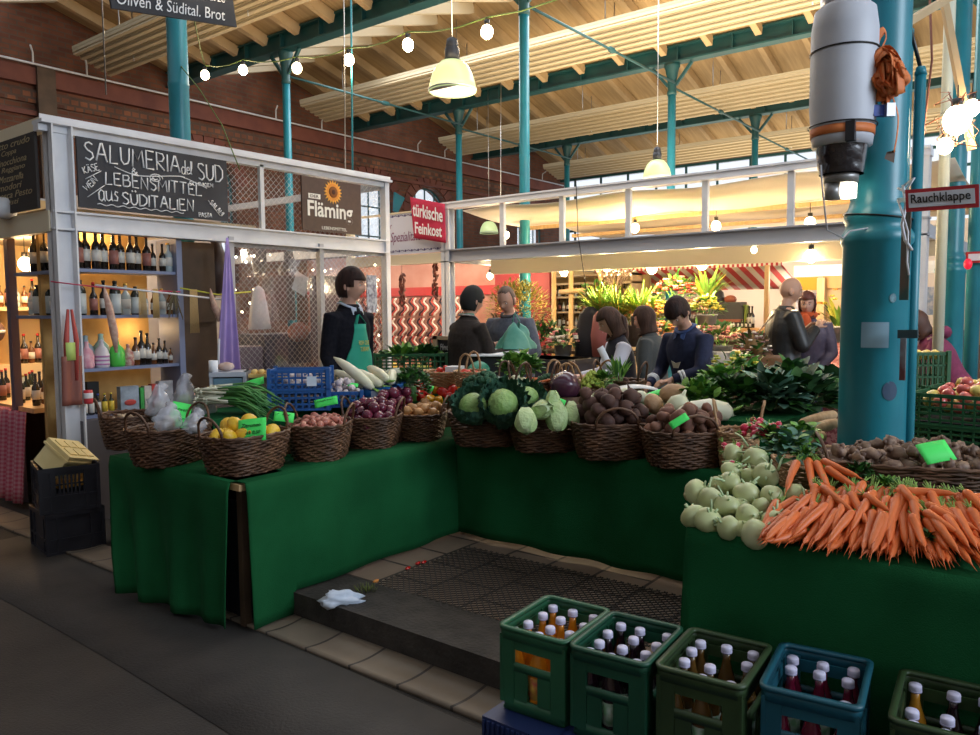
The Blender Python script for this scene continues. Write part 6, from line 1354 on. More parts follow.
gleaf(802,433,.04,.06,70,.04,.02,[g_mid,g_lite],'light green leaves in front of the pale roots',13,'radish_leaves')
gleaf(784,455,.03,.06,40,.06,.025,[g_blue,g_mid],'dark kohlrabi leaves tucked over the globes',14)
b = B()
for a_,c_ in (((765,452),(800,447)),((752,458),(738,452)),((748,446),(735,433)),((742,465),(722,462)),((770,470),(762,458)),((778,470),(785,455)),((790,500),(805,505)),((800,485),(806,500)),((760,455),(742,462)),((745,452),(760,447))):
    p, q = ats(*a_,.06), ats(*c_,.075); b.tube([p,(p+q)/2+Vector((0,0,.012)),q],[.006,.0045,.0035],6)
simple('cut_leaf_stalks', b, MATS['stalk_green'], 'pale green cut stalks lying across the kohlrabi globes', 'stalks')
# big basket of knobbly roots
b = B(); b.bx(3.25,3.78,.22,.84,ZT+.004,.82); simple('display_step', b, cloth_g, 'small green step under the basket of knobbly roots', 'display step')
GB = basket(0,0,'wide dark wicker basket of knobbly roots in front of the thick column',.35,.22,.16,-1.2,'x',.5,loc=(3.50,.53,.822),hh=.10)
for p in pile(150,.026,GB,R2,1.0,10): K_jer.put(p,rot3(R2),R2.uniform(.85,1.2))
card(936,452,.12,.09,'neon green price card lying on the knobbly roots',-.75,.1,-.15,depth=2.95)
# pale root basket and empty looped wicker basket
bk = basket(0,0,'pale wicker basket of long tan roots beside the thick column',.2,.14,.13,.6,'x',.5,m=wicker_l,loc=(3.72,1.0,ZT+.004),hh=.12)
for i,(a_,c_) in enumerate((((798,424),(836,414)),((802,433),(838,422)),((806,428),(834,418)),((800,440),(826,436)))):
    p, q = at(*a_,'z',.96-.02*i), at(*c_,'z',.98-.02*i); b = B(); d = q-p; b.tube([Vector((0,0,0)),d*.12,d*.4,d*.7,d*.93,d],[.008,.024,.031,.033,.026,.01],12)
    o = b.build('tan_root', mat('tan_root_skin',(.42,.26,.13),.65,(.52,.35,.2),7,stretch=(6,6,1))); tag(o,['longest tan root, highest in the pale basket','tan root lying second in the pale basket','tan root squeezed between its neighbours','lowest short tan root at the basket rim'][i],'root vegetable'); o.location = p
for i,(px,py,lab) in enumerate(((738,448,'pale looped wicker basket behind the kohlrabi and beside the potatoes'),)):
    basket(0,0,lab,.13,.10,.20,.3+i,'yx'[i],.3,m=wicker_l,hh=.17,loc=atd(px,py,4.05+.35*i,ZT+.004 if i == 0 else .975))
# ================================================================ things on the back of the first table
p = atd(231,390,5.1); q0 = Vector((p.x,p.y,1.0))
t = thing('plastic_drawer_box','small grey plastic drawer box with clear blue drawer at the back of the table','drawer box',tuple(q0),YAW-pi/2+.15)
b = B(); b.bx(-.13,.10,-.02,.2,0,.01); b.bx(-.13,-.11,-.02,.2,0,.2); b.bx(.08,.10,-.02,.2,0,.2); b.bx(-.13,.10,.18,.2,0,.2); b.bx(-.13,.10,-.03,.2,.17,.2); b.build('case', mat('box_grey',(.40,.43,.5),.4), t)
b = B(); b.bx(-.105,.075,-.025,.16,.02,.16); b.build('drawer', mat('clear_blue',(.12,.22,.30),.2), t)
b = B(); b.lathe([(.03,0),(.03,.075),(.012,.075),(.012,.05)],n=16); o = simple('paper_roll', b, paper_w, 'white paper roll standing on the drawer box', 'roll'); o.location = q0+Vector((-.06,.10,.2)) 
b = B(); b.ell((0,0,.03),(.055,.05,.03),14,8,disp=lumpy(.2)); o = simple('twine_bundle', b, mat('twine',(.42,.26,.2),.7,(.55,.45,.42),12), 'small pinkish twine bundle next to the paper roll', 'twine'); o.location = q0+Vector((.03,.09,.2))
b = B(); p = atd(272,377,5.2); b.bx(-.3,.3,-.1,.15,-.12,0); o = simple('cardboard_tray', b, mat('dull_cardboard',(.35,.27,.2),.7), 'long dull cardboard tray behind the blue mesh crates', 'tray'); o.location = (p.x+.15,p.y,p.z); o.rotation_euler = (0,0,YAW-pi/2)
b = B()
for i in range(6):
    for j in range(2): b.lathe([(.018,0),(.022,.018),(.012,.03),(0,.032)],((i-2.5)*.045,(j-.5)*.045,.02),8)
b.bx(-.145,.145,-.055,.055,0,.024); o = simple('egg_carton', b, mat('egg_carton_yellow',(.70,.48,.16),.8), 'yellow egg carton lying behind the blue mesh crates', 'egg carton'); o.location = (p.x,p.y,p.z+.002); o.rotation_euler = (0,0,YAW-pi/2+.15)
b = B(); b.cyl((0,0,0),(.05,.05,.26),.008,n=6); o = simple('wooden_stick', b, grey_p, 'thin grey stick leaning by the purple cloth', 'stick'); o.location = atd(218,378,5.2)
# green crates behind, left of the back turned vendor
gcr = mat('green_crate',(.015,.10,.035),.5)
q_ = atd(413,375,6.6)
for i,(dz,lab) in enumerate(((0,'dark green slatted crate at the very bottom of the stack beside the vendor'),(.275,'dark green slatted crate second from the floor beside the vendor'),(.55,'dark green slatted crate right under the topmost one beside the vendor'),(.825,'dark green slatted crate with vegetables, topmost beside the vendor'))):
    t = thing('mesh_crate',lab,'crate',(q_.x,q_.y,.13+dz),YAW-pi/2); mesh_crate(t,.6,.4,.27,gcr,12,5)
greens(402,358,6.55,.13,.09,.025,150,[g_lite,g_mid],'pale leafy vegetables in the topmost green crate',seed=31,zr=.25)
greens(424,358,6.6,.15,.07,.025,200,[g_dark,g_mid],'dark green vegetables heaped before the timber framed blackboard',seed=32,zr=.4)
# small framed blackboard
p = at(436,385,'x',5.0); t = thing('framed_blackboard','small blackboard in a pale timber frame beside the back-turned vendor','blackboard',(5.0,p.y,.9))
a_, c_ = at(433,336,'x',5.0), at(462,372,'x',5.0); zt, zb = a_.z, c_.z-.1; yA, yB = a_.y, c_.y
b = B(); b.bx(5.01,5.03,yB,yA,zb,zt); b.build('board', slate, t, world=True)
b = B(); b.bx(4.99,5.03,yA-.05,yA,zb,zt); b.bx(4.99,5.03,yB,yA,zt-.03,zt); b.bx(4.99,5.03,yB,yB+.02,zb,zt); b.build('timber_frame', mat('birch',(.58,.44,.30),.6), t, world=True)
for i, s in enumerate(['Heute','Salat','frisch']): text_mesh('lettering', s, (5.008,yA-.075,zt-.12-.09*i), -Yv, Z, .11, .055, chalk_w, t, shear=.3)
b = B(); b.bx(4.95,5.05,yB,yA,ZT+.004,zb); simple('board_stand', b, wood_l, 'pale block holding up the little framed blackboard', 'stand')
# ---- apple crates beyond the column
def crate_green(x,y,z,w,d,h,rz,lab,m=gcr): t = thing('fruit_crate',lab,'crate',(x,y,z),rz); mesh_crate(t,w,d,h,m,10,5); b = B(); b.bx(-w/2+.01,w/2-.01,-d/2+.01,d/2-.01,.008,.02); b.build('bottom_sheet', black_m, t); return t
table(4.80,5.9,.1,.98,'wooden trestle table under the apple crates')
crate_green(5.15,.50,ZT-.008,.36,.56,.17,-.15,'dark green fruit crate underneath the nearest apple crate')
crate_green(5.53,.48,ZT-.008,.36,.56,.17,-.15,'dark green fruit crate underneath the farther apple crate')
crate_green(5.15,.50,ZT+.17,.36,.56,.17,-.15,'dark green fruit crate of apples, nearest on the apple table')
crate_green(5.53,.48,ZT+.17,.36,.56,.17,-.15,'dark green fruit crate behind the apples')
q_ = atd(921,376,5.25); tt = thing('fruit_crate','green fruit crate standing upright above the apples beside the column','crate',(q_.x,q_.y,.97),YAW-pi/2); mesh_crate(tt,.27,.16,.31,gcr,8,4)
b = B(); b.bx(q_.x-.12,q_.x+.12,q_.y-.1,q_.y+.1,ZT,.97); simple('crate_support', b, black_p, 'black box under the upright green crate', 'box')
ap = B(); ap.lathe([(0,-.026),(.012,-.03),(.028,-.022),(.036,0),(.033,.018),(.02,.029),(.008,.027),(0,.02)],n=14); aps = B(); aps.tube([(0,0,.02),(.003,0,.04)],.0015,4)
K_app = {c: veg('apple','%s apple in the crate beyond the thick column' % c,'apple',[('fruit',ap,mm),('stalk',aps,wood_d)],'%s apples' % c) for c, mm in (('red',mat('apple_red',(.50,.03,.05),.3,(.65,.2,.12),3,coat=.3,tint=.15)),('yellow',mat('apple_yellow',(.65,.52,.12),.3,(.6,.4,.1),3,coat=.3)))}
for j,(cx_,cy_) in enumerate(((5.15,.50),(5.53,.48))):
    bk = dict(c=Vector((cx_,cy_,ZT+.17)),rx=.16,ry=.26,h=.2,rz=0,fz=ZT+.24)
    for i,p in enumerate(pile(34,.034,bk,R2,1.0)): K_app['yellow' if (i*7) % 5 < 2 else 'red'].put(p,rot3(R2),R2.uniform(.95,1.15))
for i in range(4): K_app['yellow'].put(q_+RT0*(-.09+.06*i)+Vector((0,0,1.27-q_.z)),rot3(R2),1.0)
# ================================================================ ground clutter by the stall
blk = mat('black_crate',(.014,.014,.022),.5,(.024,.024,.034),9)
def solid_crate(t, w, d, h, m, win=True):
    for ax, s_ in (('y',-1),('y',1),('x',-1),('x',1)):
        b = B(); L = w if ax == 'y' else d; o = (d if ax == 'y' else w)/2
        def R_(u0,u1,z0,z1,e=0):
            lo, hi = s_*(o-.012), s_*(o+e); lo, hi = min(lo,hi), max(lo,hi)
            if ax == 'y': b.bx(u0,u1,lo,hi,z0,z1)
            else: b.bx(lo,hi,u0,u1,z0,z1)
        if win:
            R_(-L/2,L/2,0,h*.42); R_(-L/2,-L*.24,h*.42,h*.82); R_(L*.24,L/2,h*.42,h*.82); R_(-L/2,L/2,h*.82,h)
            for k in range(1,7): u = -L*.24+L*.48*k/7; R_(u-.006,u+.006,h*.42,h*.82)
            R_(-L*.24,L*.24,h*.60,h*.63)
        else: R_(-L/2,L/2,0,h)
        R_(-L/2,L/2,h-.03,h-.0,.012); R_(-L/2,L/2,h*.33,h*.38,.008); R_(-L/2,L/2,0,.02,.006)
        for u in (-L/2,-L*.3,L*.3,L/2): R_(u-.012,u+.012,0,h,.008)
        b.build('crate_side', m, t)
    b = B(); b.bx(-w/2,w/2,-d/2,d/2,0,.012); b.build('crate_floor', m, t)
cxy = at(62,548,'z',0); ang = math.atan2(5.746-5.33,2.18-2.33)
for k,(lab,h) in enumerate((('black plastic crate at the bottom of the stack by the cloth',.28),('black plastic crate with lattice window under the yellow foam box',.30))):
    t = thing('stacking_crate',lab,'crate',(2.36,5.50,.28*k+.0),-.28+.12*(1-k)); solid_crate(t,.34,.40,h,blk,k == 1)
yf_m = mat('yellow_foam',(.78,.62,.28),.8,(.85,.70,.36),6,bump=.1)
t = thing('foam_box','tilted pale yellow foam box lying in the upper black crate','foam box',(2.36,5.47,.60)); t.rotation_euler = (.62,.25,.5)
b = B(); b.bx(-.14,.14,-.10,.10,-.09,.07); b.bx(-.15,.15,-.11,.11,.05,.09)
for i in range(3):
    for j in range(2): b.bx(-.12+.085*i,-.05+.085*i,-.08+.09*j,-.01+.09*j,.09,.098)
b.build('foam_body', yf_m, t); b = B(); b.bx(-.155,.155,-.115,.115,.045,.06); b.build('lid_rim', yf_m, t)
b = B(); b.bx(2.28,2.5,5.4,5.6,.42,.45); simple('orange_sheet', b, mat('orange_sheet',(.6,.3,.04),.6), 'orange sheet showing through the lattice window of the crate', 'sheet')
b = B(); p = at(106,500,'x',2.62); b.lathe([(.05,0),(.11,.06),(.12,.18),(.07,.28),(.04,.36),(.06,.42)],(2.66,5.25,0),14); simple('hanging_plastic_bag', b, mat('blue_clear',(.10,.14,.20),.2,alpha=.8), 'dark bluish plastic sack standing between the crates and the cloth', 'bag')
b = B(); b.bx(2.7,6,5.95,6.05,0,.78); simple('counter_front', b, mat('counter_front',(.10,.09,.10),.6), 'dull counter front of the delicatessen below its window', 'counter front')
t = thing('stacking_crate','black crate added under the table to darken the gap in the cloth','crate',(2.62,3.75,.0),0); solid_crate(t,.6,.6,.62,blk,False)  # added so that the gap between the cloths stays dark
# mesh mat on the platform
def mat_mesh():
    b = B(); c = [(2.78,3.02),(3.62,3.0),(3.62,1.45),(2.79,1.5)]
    x0,x1,y0,y1 = 2.80,3.64,1.45,2.98; s_ = .042
    n = int((x1-x0+y1-y0)/s_)
    for k in range(1,n):
        for sg in (0,1):
            a = k*s_; xa = max(x0, x0+a-(y1-y0)); xb = min(x1, x0+a)
            if xb-xa < .01: continue
            ya, yb_ = y0+(a-(xa-x0)), y0+(a-(xb-x0))
            if sg: ya, yb_ = y1-(ya-y0), y1-(yb_-y0)
            b.beam((xa,ya,.134+.002*sg),(xb,yb_,.134+.002*sg),.005,.004)
    return b
simple('mesh_floor_mat', mat_mesh(), mat('rubber_mesh',(.035,.03,.026),.7), 'dark open mesh rubber mat on the tiles between the tables', 'floor mat')
b = B(); p = at(343,600,'z',.15); b.ell((0,0,0),(.10,.045,.042),22,14,disp=lambda d:1+.7*nz(d,2.6,2)+.35*nz(d,6,3)); o = simple('crumpled_paper', b, mat('bag_white',(.62,.70,.82),.5), 'crumpled white paper bag on the kerb at the foot of the bright cloth', 'litter'); o.location = p; o.rotation_euler = (0,.12,YAW-pi/2+.25)
for i,(px,py,c) in enumerate(((418,563,'red'),(424,562,'red'),(376,581,'orange'),(408,568,'red'))):
    b = B(); b.ell((0,0,0),(.022,.012,.008),8,5,disp=lumpy(.4)); o = simple('pepper_scrap', b, K_pep['red'].t.children[0].data.materials[0] if c == 'red' else orf, ['red pepper scrap farther along the mat edge','red scrap touching the cloth hem above the mat','small orange scrap near the grassy bit','red crumb on the mat edge'][i], 'litter'); o.location = at(px,py,'z',.14)
b = B()
rr = random.Random(6)
for k in range(40): a = rr.uniform(0,6.3); d = rr.uniform(0,.05); b.tube([(cos(a)*d,sin(a)*d,0),(cos(a)*d*1.4,sin(a)*d*1.4,.03)],[.002,.001],3)
simple('straw_tuft', b, mat('straw_green',(.14,.17,.04),.8), 'tuft of greenish straw between the white litter and the mat', 'litter').location = at(366,591,'z',.14)
# ================================================================ juice crates
jg = mat('juice_crate_green',(.016,.09,.040),.42,(.022,.12,.055),5); jg2 = mat('juice_crate_green_dark',(.008,.06,.030),.42,(.012,.08,.042),5); jo = mat('juice_crate_olive',(.022,.045,.015),.45,(.032,.065,.02),5); jt = mat('juice_crate_teal',(.008,.075,.11),.42,(.012,.10,.14),5)
def rrect(w, d, r, n=5):
    out = []
    for cx_, cy_, a0 in ((w/2-r,d/2-r,0),(-w/2+r,d/2-r,pi/2),(-w/2+r,-d/2+r,pi),(w/2-r,-d/2+r,1.5*pi)):
        for k in range(n+1): a = a0+pi/2*k/n; out.append((cx_+cos(a)*r, cy_+sin(a)*r))
    return out
CW, CD, CH = .35, .275, .315
def band(b, w, d, r, z0, z1, th):
    o = rrect(w,d,r); i_ = rrect(w-2*th,d-2*th,max(.005,r-th)); n = len(o)
    vs = [(x,y,z) for (x,y) in o for z in (z0,z1)] + [(x,y,z) for (x,y) in i_ for z in (z0,z1)]; fs = []
    for k in range(n):
        a, c = 2*k, 2*((k+1) % n); e, f = 2*n+a, 2*n+c
        fs += [(a,c,c+1,a+1),(e,e+1,f+1,f),(a+1,c+1,f+1,e+1),(a,e,f,c)]
    b._add(vs, fs)
def juice_crate(x, y, z, rz, m, lab):
    t = thing('bottle_crate', lab, 'crate', (x,y,z), rz)
    b = B(); band(b,CW+.008,CD+.008,.03,CH-.045,CH,.012); band(b,CW+.018,CD+.018,.035,CH-.012,CH+.002,.02); b.build('rim_band', m, t)
    b = B(); band(b,CW-.008,CD-.008,.028,0,.05,.01); band(b,CW-.006,CD-.006,.028,.155,.185,.01); b.build('lower_band', m, t)
    for sx in (-1,1):
        for sy in (-1,1):
            b = B(); b.bx(*sorted((sx*CW/2,sx*(CW/2-.07))),*sorted((sy*(CD/2-.002),sy*(CD/2-.014))),.03,CH-.03); b.bx(*sorted((sx*(CW/2-.002),sx*(CW/2-.014))),*sorted((sy*CD/2,sy*(CD/2-.06))),.03,CH-.03); b.build('corner_panel', m, t)
    for s_ in (-1,1):
        for e_, lo_, hi_ in ((1,-.075,-.022),(1,.022,.075)):
            b = B(); b.bx(*sorted((s_*(CW/2-.004),s_*(CW/2-.014))),lo_,hi_,.045,.16); b.build('side_panel', m, t)
            b = B(); b.bx(lo_*1.5-(.0 if lo_ > 0 else 0),hi_*1.5,*sorted((s_*(CD/2-.004),s_*(CD/2-.014))),.045,.16); b.build('side_panel', m, t)
        b = B(); b.bx(*sorted((s_*(CW/2-.004),s_*(CW/2-.014))),-.08,.08,.235,CH-.04); b.build('grip_panel', m, t)
        b = B(); b.bx(-.11,.11,*sorted((s_*(CD/2-.004),s_*(CD/2-.014))),.235,CH-.04); b.build('grip_panel', m, t)
    b = B(); b.bx(-CW/2+.01,CW/2-.01,-CD/2+.01,CD/2-.01,0,.012); b.build('crate_floor', m, t)
    return t
def juice_kind(name, gm, lm, lab, grp):
    t = thing('juice_bottle', lab, 'bottle', (0,0,-50), 0, grp); r = .0345
    b = B(); b.lathe([(r*.9,0),(r,.008),(r,.155),(r*.93,.175),(r*.55,.215),(r*.40,.24),(r*.36,.272)], n=14); b.build('glass_body', gm, t)
    b = B(); b.lathe([(r*1.005,.05),(r*1.03,.05),(r*1.03,.13),(r*1.005,.13)], n=14); b.build('paper_label', lm, t)
    b = B(); b.lathe([(r*.52,.270),(r*.56,.272),(r*.56,.285),(r*.50,.289),(0,.289)], n=16); b.m = 1; b.lathe([(r*.5,.266),(r*.57,.266),(r*.57,.2705),(r*.5,.2705)], n=16); b.build('screw_cap', [mat('cap_white',(.62,.60,.78),.45),mat('cap_ring',(.45,.42,.6),.5)], t)
    return Kind(t)
lbw = mat('juice_label',(.42,.45,.42),.6,(.1,.25,.12),30); lby = mat('juice_label_yellow',(.6,.42,.05),.6,(.5,.1,.05),30)
J = {'orange':juice_kind('o',mat('orange_juice',(.65,.22,.012),.12,coat=.6),lby,'bottle of orange juice in the first green crate','orange juice bottles in the first green crate'),
     'dark':juice_kind('d',mat('dark_juice',(.018,.006,.012),.1,coat=.6),lbw,'bottle of dark juice in the second green crate','dark juice bottles in the second green crate'),
     'amber':juice_kind('a',mat('apple_juice',(.10,.05,.012),.1,coat=.6),lbw,'bottle of cloudy apple juice in the olive crate','apple juice bottles in the olive crate'),
     'red':juice_kind('r',mat('berry_juice',(.12,.006,.025),.1,coat=.6),lbw,'bottle of red berry juice in the teal crate','berry juice bottles in the teal crate'),
     'gold':juice_kind('g',mat('gold_juice',(.5,.22,.02),.1,coat=.6),lbw,'single golden juice bottle at the back corner of the last crate','golden juice')}
def crate_at(pts, z):
    """pts: the four rim corners in the photo (near-left, far-left, far-right, near-right)"""
    return sum((at(a,b_,'z',z) for a, b_ in pts), Vector())/4
spec = [(((499.7,623.8),(547,595.4),(606.6,609.2),(569.5,643.7)),jg,'lit green crate of orange juice bottles on a blue crate','orange'),
        (((571,646),(615,611),(681,627),(643,665)),jg2,'green crate of dark juice bottles, second from the mat','dark'),
        (((657,664),(695,625),(772,646),(738,692)),jo,'olive green crate of cloudy juice bottles with a gap in its rows','amber'),
        (((757.6,691),(783.6,640),(873,655.5),(860,712.5)),jt,'teal crate of red berry juice bottles','red'),
        (((888,715),(905,669),(985,685),(985,745)),jo,'olive green crate cut off by the picture corner','dark2')]
zc = .447
rots = [0]*5
for i,(pts,m,lab,kind) in enumerate(spec):
    c = crate_at(pts, zc); 
    a = at(*pts[0],'z',zc); d_ = at(*pts[1],'z',zc); rz = math.atan2(d_.y-a.y, d_.x-a.x)
    if i == 4: c = Vector((spec_c.x+.02, spec_c.y-.36, zc)); rz = .08
    spec_c = c
    juice_crate(c.x,c.y,zc-CH,rz,m,lab)
    bt_ = thing('low_crate','blue low crate jutting out under the lit green juice crate' if i == 0 else 'blue low crate hidden under juice crate, '+['','second in the row','third in the row','under the teal crate','at the picture corner'][i],'crate',(c.x-.06 if c.x-.06+.2 < 2.48 else 2.27,c.y,.005),0)
    w_ = .36; cxx = min(c.x-.03, 2.48-w_/2); bt_.location.x = cxx
    b = B(); bm_ = mat('navy_low',(.012,.025,.10),.5)
    b.bx(-w_/2,w_/2,-.15,.15,0,zc-CH-.008)
    for k in range(14): u = -.145+.0215*k; b.bx(-w_/2-.008,-w_/2,u,u+.010,.01,.115)
    b.build('crate_body', bm_, bt_)
    for ix in range(4):
        for iy in range(3):
            lx, ly = -CW/2+.046+ix*(CW-.092)/3, -CD/2+.046+iy*(CD-.092)/2
            if i == 2 and (ix,iy) in ((2,1),(1,0)): continue
            if i == 3 and (ix == 1): continue
            if i == 4 and ix == 2: continue
            w = Vector((c.x+cos(rz)*lx-sin(rz)*ly, c.y+sin(rz)*lx+cos(rz)*ly, zc-CH+.012))
            kk = kind
            if kind == 'dark2': kk = 'gold' if (ix,iy) == (3,2) else 'dark'
            o = J[kk].put(w,(R2.uniform(-.03,.03),R2.uniform(-.03,.03),R2.uniform(0,6)),(.98,.98,.98))
            if kind == 'dark2' and kk == 'dark': o['label'] = 'bottle of dark juice in the crate at the picture corner'; o['group'] = 'juice bottles in the corner crate'
# ================================================================ duct, straps and sign on the thick column
bc = Vector((4.02,.965,0))
t = thing('duct_lamp','large white wrapped cylinder with black taped end hanging beside the thick teal column','duct',(bc.x,bc.y,2.2))
R_ = .148
b = B(); b.lathe([(.10,3.02),(.135,2.99),(R_,2.9),(R_*1.01,2.55),(R_*.93,2.40),(R_*.90,2.36)],(bc.x,bc.y,0),32); b.build('white_cover', mat('duct_white',(.52,.54,.60),.5,(.58,.60,.66),4,bump=.1), t, world=True)
b = B()
def wrink(u, v): a = 2*pi*u; r = .10+.012*nz((cos(a)*2,sin(a)*2,v*7),2)+.01*sin(v*40); return (bc.x+cos(a)*r,bc.y+sin(a)*r,2.98+v*1.3)
b.grid(wrink,32,40,True); b.build('foil_hose', mat('foil',(.42,.42,.45),.3,(.5,.5,.55),9,metal=.7), t, world=True)
b = B(); b.grid(lambda u,v:(bc.x+cos(2*pi*u)*(.120-.02*v+.006*nz((cos(2*pi*u)*2,sin(2*pi*u)*2,v*4),2)),bc.y+sin(2*pi*u)*(.120-.02*v+.006*nz((cos(2*pi*u)*2,sin(2*pi*u)*2,v*4),2)),2.39-.16*v),28,10,True); b.lathe([(.12,2.392),(0,2.395)],(bc.x,bc.y,0),24); b.lathe([(0,2.23),(.1,2.23)],(bc.x,bc.y,0),24); b.build('black_taped_end', mat('black_tape',(.012,.010,.012),.18,(.03,.025,.028),14,bump=.5,coat=.5), t, world=True)
b = B(); b.lathe([(.0,2.19),(.078,2.19),(.08,2.235),(.06,2.24)],(bc.x,bc.y,0),24); b.lathe([(.035,2.19),(.035,2.11),(.0,2.11)],(bc.x-.03,bc.y+.03,0),14); b.build('metal_mount', mat('mount_grey',(.30,.29,.28),.4,metal=.5), t, world=True)
lampm = bulb_mat('spot_white',(1,.9,.7),5); b = B(); b.lathe([(.0,2.19),(.035,2.188),(.035,2.12),(0,2.12)],(bc.x+.03,bc.y-.03,0),14); b.build('spot_bulb', lampm, t, world=True)
st_o = mat('orange_strap',(.66,.17,.04),.6,(.78,.24,.07),12)
b = B(); b.lathe([(R_*.945,2.405),(R_*.965,2.405),(R_*.975,2.445),(R_*.955,2.445)],(bc.x,bc.y,0),32); b.build('orange_belt', st_o, t, world=True)
for z in (2.80,2.455): b = B(); b.tube([(bc.x+cos(a)*R_*1.03,bc.y+sin(a)*R_*1.03,z) for a in [2*pi*k/28 for k in range(28)]],.004,5,closed=True); b.build('black_tie', blk_c, t, world=True)
b = B(); q = bc+RT0*(-.02)-Vector((FW.x,FW.y,0)).normalized()*.135; b.bx(q.x-.02,q.x+.02,q.y-.02,q.y+.02,2.36,2.45); b.build('black_buckle', black_p, t, world=True)
b = B(); b.tube([at(821,165,'x',3.9),at(822,185,'x',3.92),at(827,230,'x',3.95),at(843,238,'x',4.05),at(850,231,'x',4.1),at(868,228,'x',4.15)],.004,5); simple('hanging_cable', b, grey_p, 'grey cable looping from the black taped end to the column collar', 'cable')
t = thing('ratchet_strap','tangled bundle of orange ratchet strap hanging on the thick column','strap',tuple(at(887,80,'x',4.1)))
rr = random.Random(12); b = B()
def ribbon(pts, w=.026):
    pts = [Vector(p) for p in pts]; k = len(pts); N_ = (k-1)*4; sm_ = []
    for i in range(N_+1):
        s_ = i/4; j = min(int(s_),k-2); f = s_-j; p0,p1,p2,p3 = pts[max(j-1,0)],pts[j],pts[j+1],pts[min(j+2,k-1)]
        sm_.append(.5*((2*p1)+(p2-p0)*f+(2*p0-5*p1+4*p2-p3)*f*f+(3*p1-p0-3*p2+p3)*f**3))
    b.tube(sm_,[(w,.0022)]*len(sm_),6)
for k in range(24):
    c = Vector((0,0,0)); pts_ = []
    a0 = rr.uniform(0,6.3)
    for j in range(7):
        a = a0+j*1.05; pts_.append(at(887+cos(a)*15*rr.uniform(.2,1.15)+rr.uniform(-3,3), 76+sin(a)*27*rr.uniform(.3,1.1), 'x', 4.04+rr.uniform(-.07,.05)))
    ribbon(pts_)
ribbon([at(874,52,'x',4.1),at(877,38,'x',4.08),at(884,30,'x',4.1),at(886,38,'x',4.12),at(881,50,'x',4.1)],.018)
ribbon([at(892,95,'x',4.05),at(898,115,'x',4.05),at(897,135,'x',4.06),at(894,152,'x',4.06)],.014)
b.build('webbing', st_o, t, world=True)
b = B(); c = at(879,111,'x',4.02); b.beam(c-RT0*.03,c+RT0*.03,.03,.05); b.build('blue_tag', mat('buckle_blue',(.03,.08,.4),.4), t, world=True)
b = B(); c = at(890,110,'x',4.02); b.beam(c-RT0*.02,c+RT0*.02,.025,.06); b.build('ratchet', steel, t, world=True)
b = B(); c = at(891,152,'x',4.06); b.poly([c+RT0*-.02,c+RT0*.02+Vector((0,0,.01)),c+RT0*.015-Vector((0,0,.05)),c-RT0*.03-Vector((0,0,.03))],(0.004,0,0)); b.build('strap_end', wood_d, t, world=True)
# pipes beside the column
q = at(913,300,'x',4.35); b = B(); b.cyl((q.x,q.y,.13),(q.x,q.y,2.72),.026,n=14); b.m = 0; b.cyl((q.x,q.y,2.72),(q.x,q.y,2.76),.03,.02,14); tag(b.build('drain_pipe', teal), 'narrow teal pipe standing right beside the thick column', 'pipe')
b = B(); b.tube([(q.x,q.y,2.75),at(912,35,'x',4.35),at(904,5,'x',4.35),at(900,-20,'x',4.35)],.010,6); simple('black_cable', b, blk_c, 'black cable curving out of the top of the narrow pipe', 'cable')
q = at(899,200,'x',4.52); b = B(); b.cyl((q.x,q.y,.13),(q.x,q.y,3.0),.045,n=16); tag(b.build('drain_pipe', teal), 'second teal pipe squeezed between the thick column and the narrow pipe', 'pipe')
q = at(907,250,'x',4.1); 
b = B(); c0, c1 = at(902,210,'x',4.12), at(908,300,'x',4.12); b.bx(4.12,4.14,min(c0.y,c1.y),max(c0.y,c1.y),c1.z,c0.z); simple('dark_strip', b, mat('verdigris',(.03,.07,.06),.6,(.2,.08,.04),4), 'dark rusty strip fixed along the column beside the white strings', 'strip')
b = B(); b.tube([at(903,185,'x',4.05),at(906,205,'x',4.04),at(902,225,'x',4.05),at(905,240,'x',4.04),at(912,250,'x',4.02)],.007,6); b.tube([at(898,200,'x',4.05),at(903,215,'x',4.02),at(908,232,'x',4.03),at(907,262,'x',4.03),at(909,275,'x',4.03)],.005,6); b.tube([at(905,185,'x',4.05),at(914,178,'x',4.0),at(905,192,'x',4.04),at(898,188,'x',4.05)],.006,6); simple('white_strings', b, white_p, 'knotted white strings dangling from the Rauchklappe sign', 'string')
b = B(); p_ = at(903,355,'x',4.1); b.bx(4.09,4.11,p_.y-.012,p_.y+.012,p_.z-.12,p_.z+.08); simple('leather_strip', b, mat('grey_strip',(.2,.25,.28),.5,(.1,.03,.03),9), 'narrow worn strip hanging low between column and pipe', 'strip')
b = B(); b.beam(at(898,334,'x',4.13),at(918,334,'x',4.13),.03,.04); simple('pipe_clamp', b, mat('clamp_dark',(.02,.05,.06),.5), 'dark clamp holding the narrow pipe to the column', 'clamp')
b = B(); zc_ = 2.045; b.tube([(4.3+.158*cos(a),.855+.158*sin(a),zc_+.02*sin(a)) for a in [2*pi*k/30 for k in range(30)]],.004,5,closed=True); simple('black_tie_wire', b, blk_c, 'black wire tied around the collar of the thick column', 'wire')
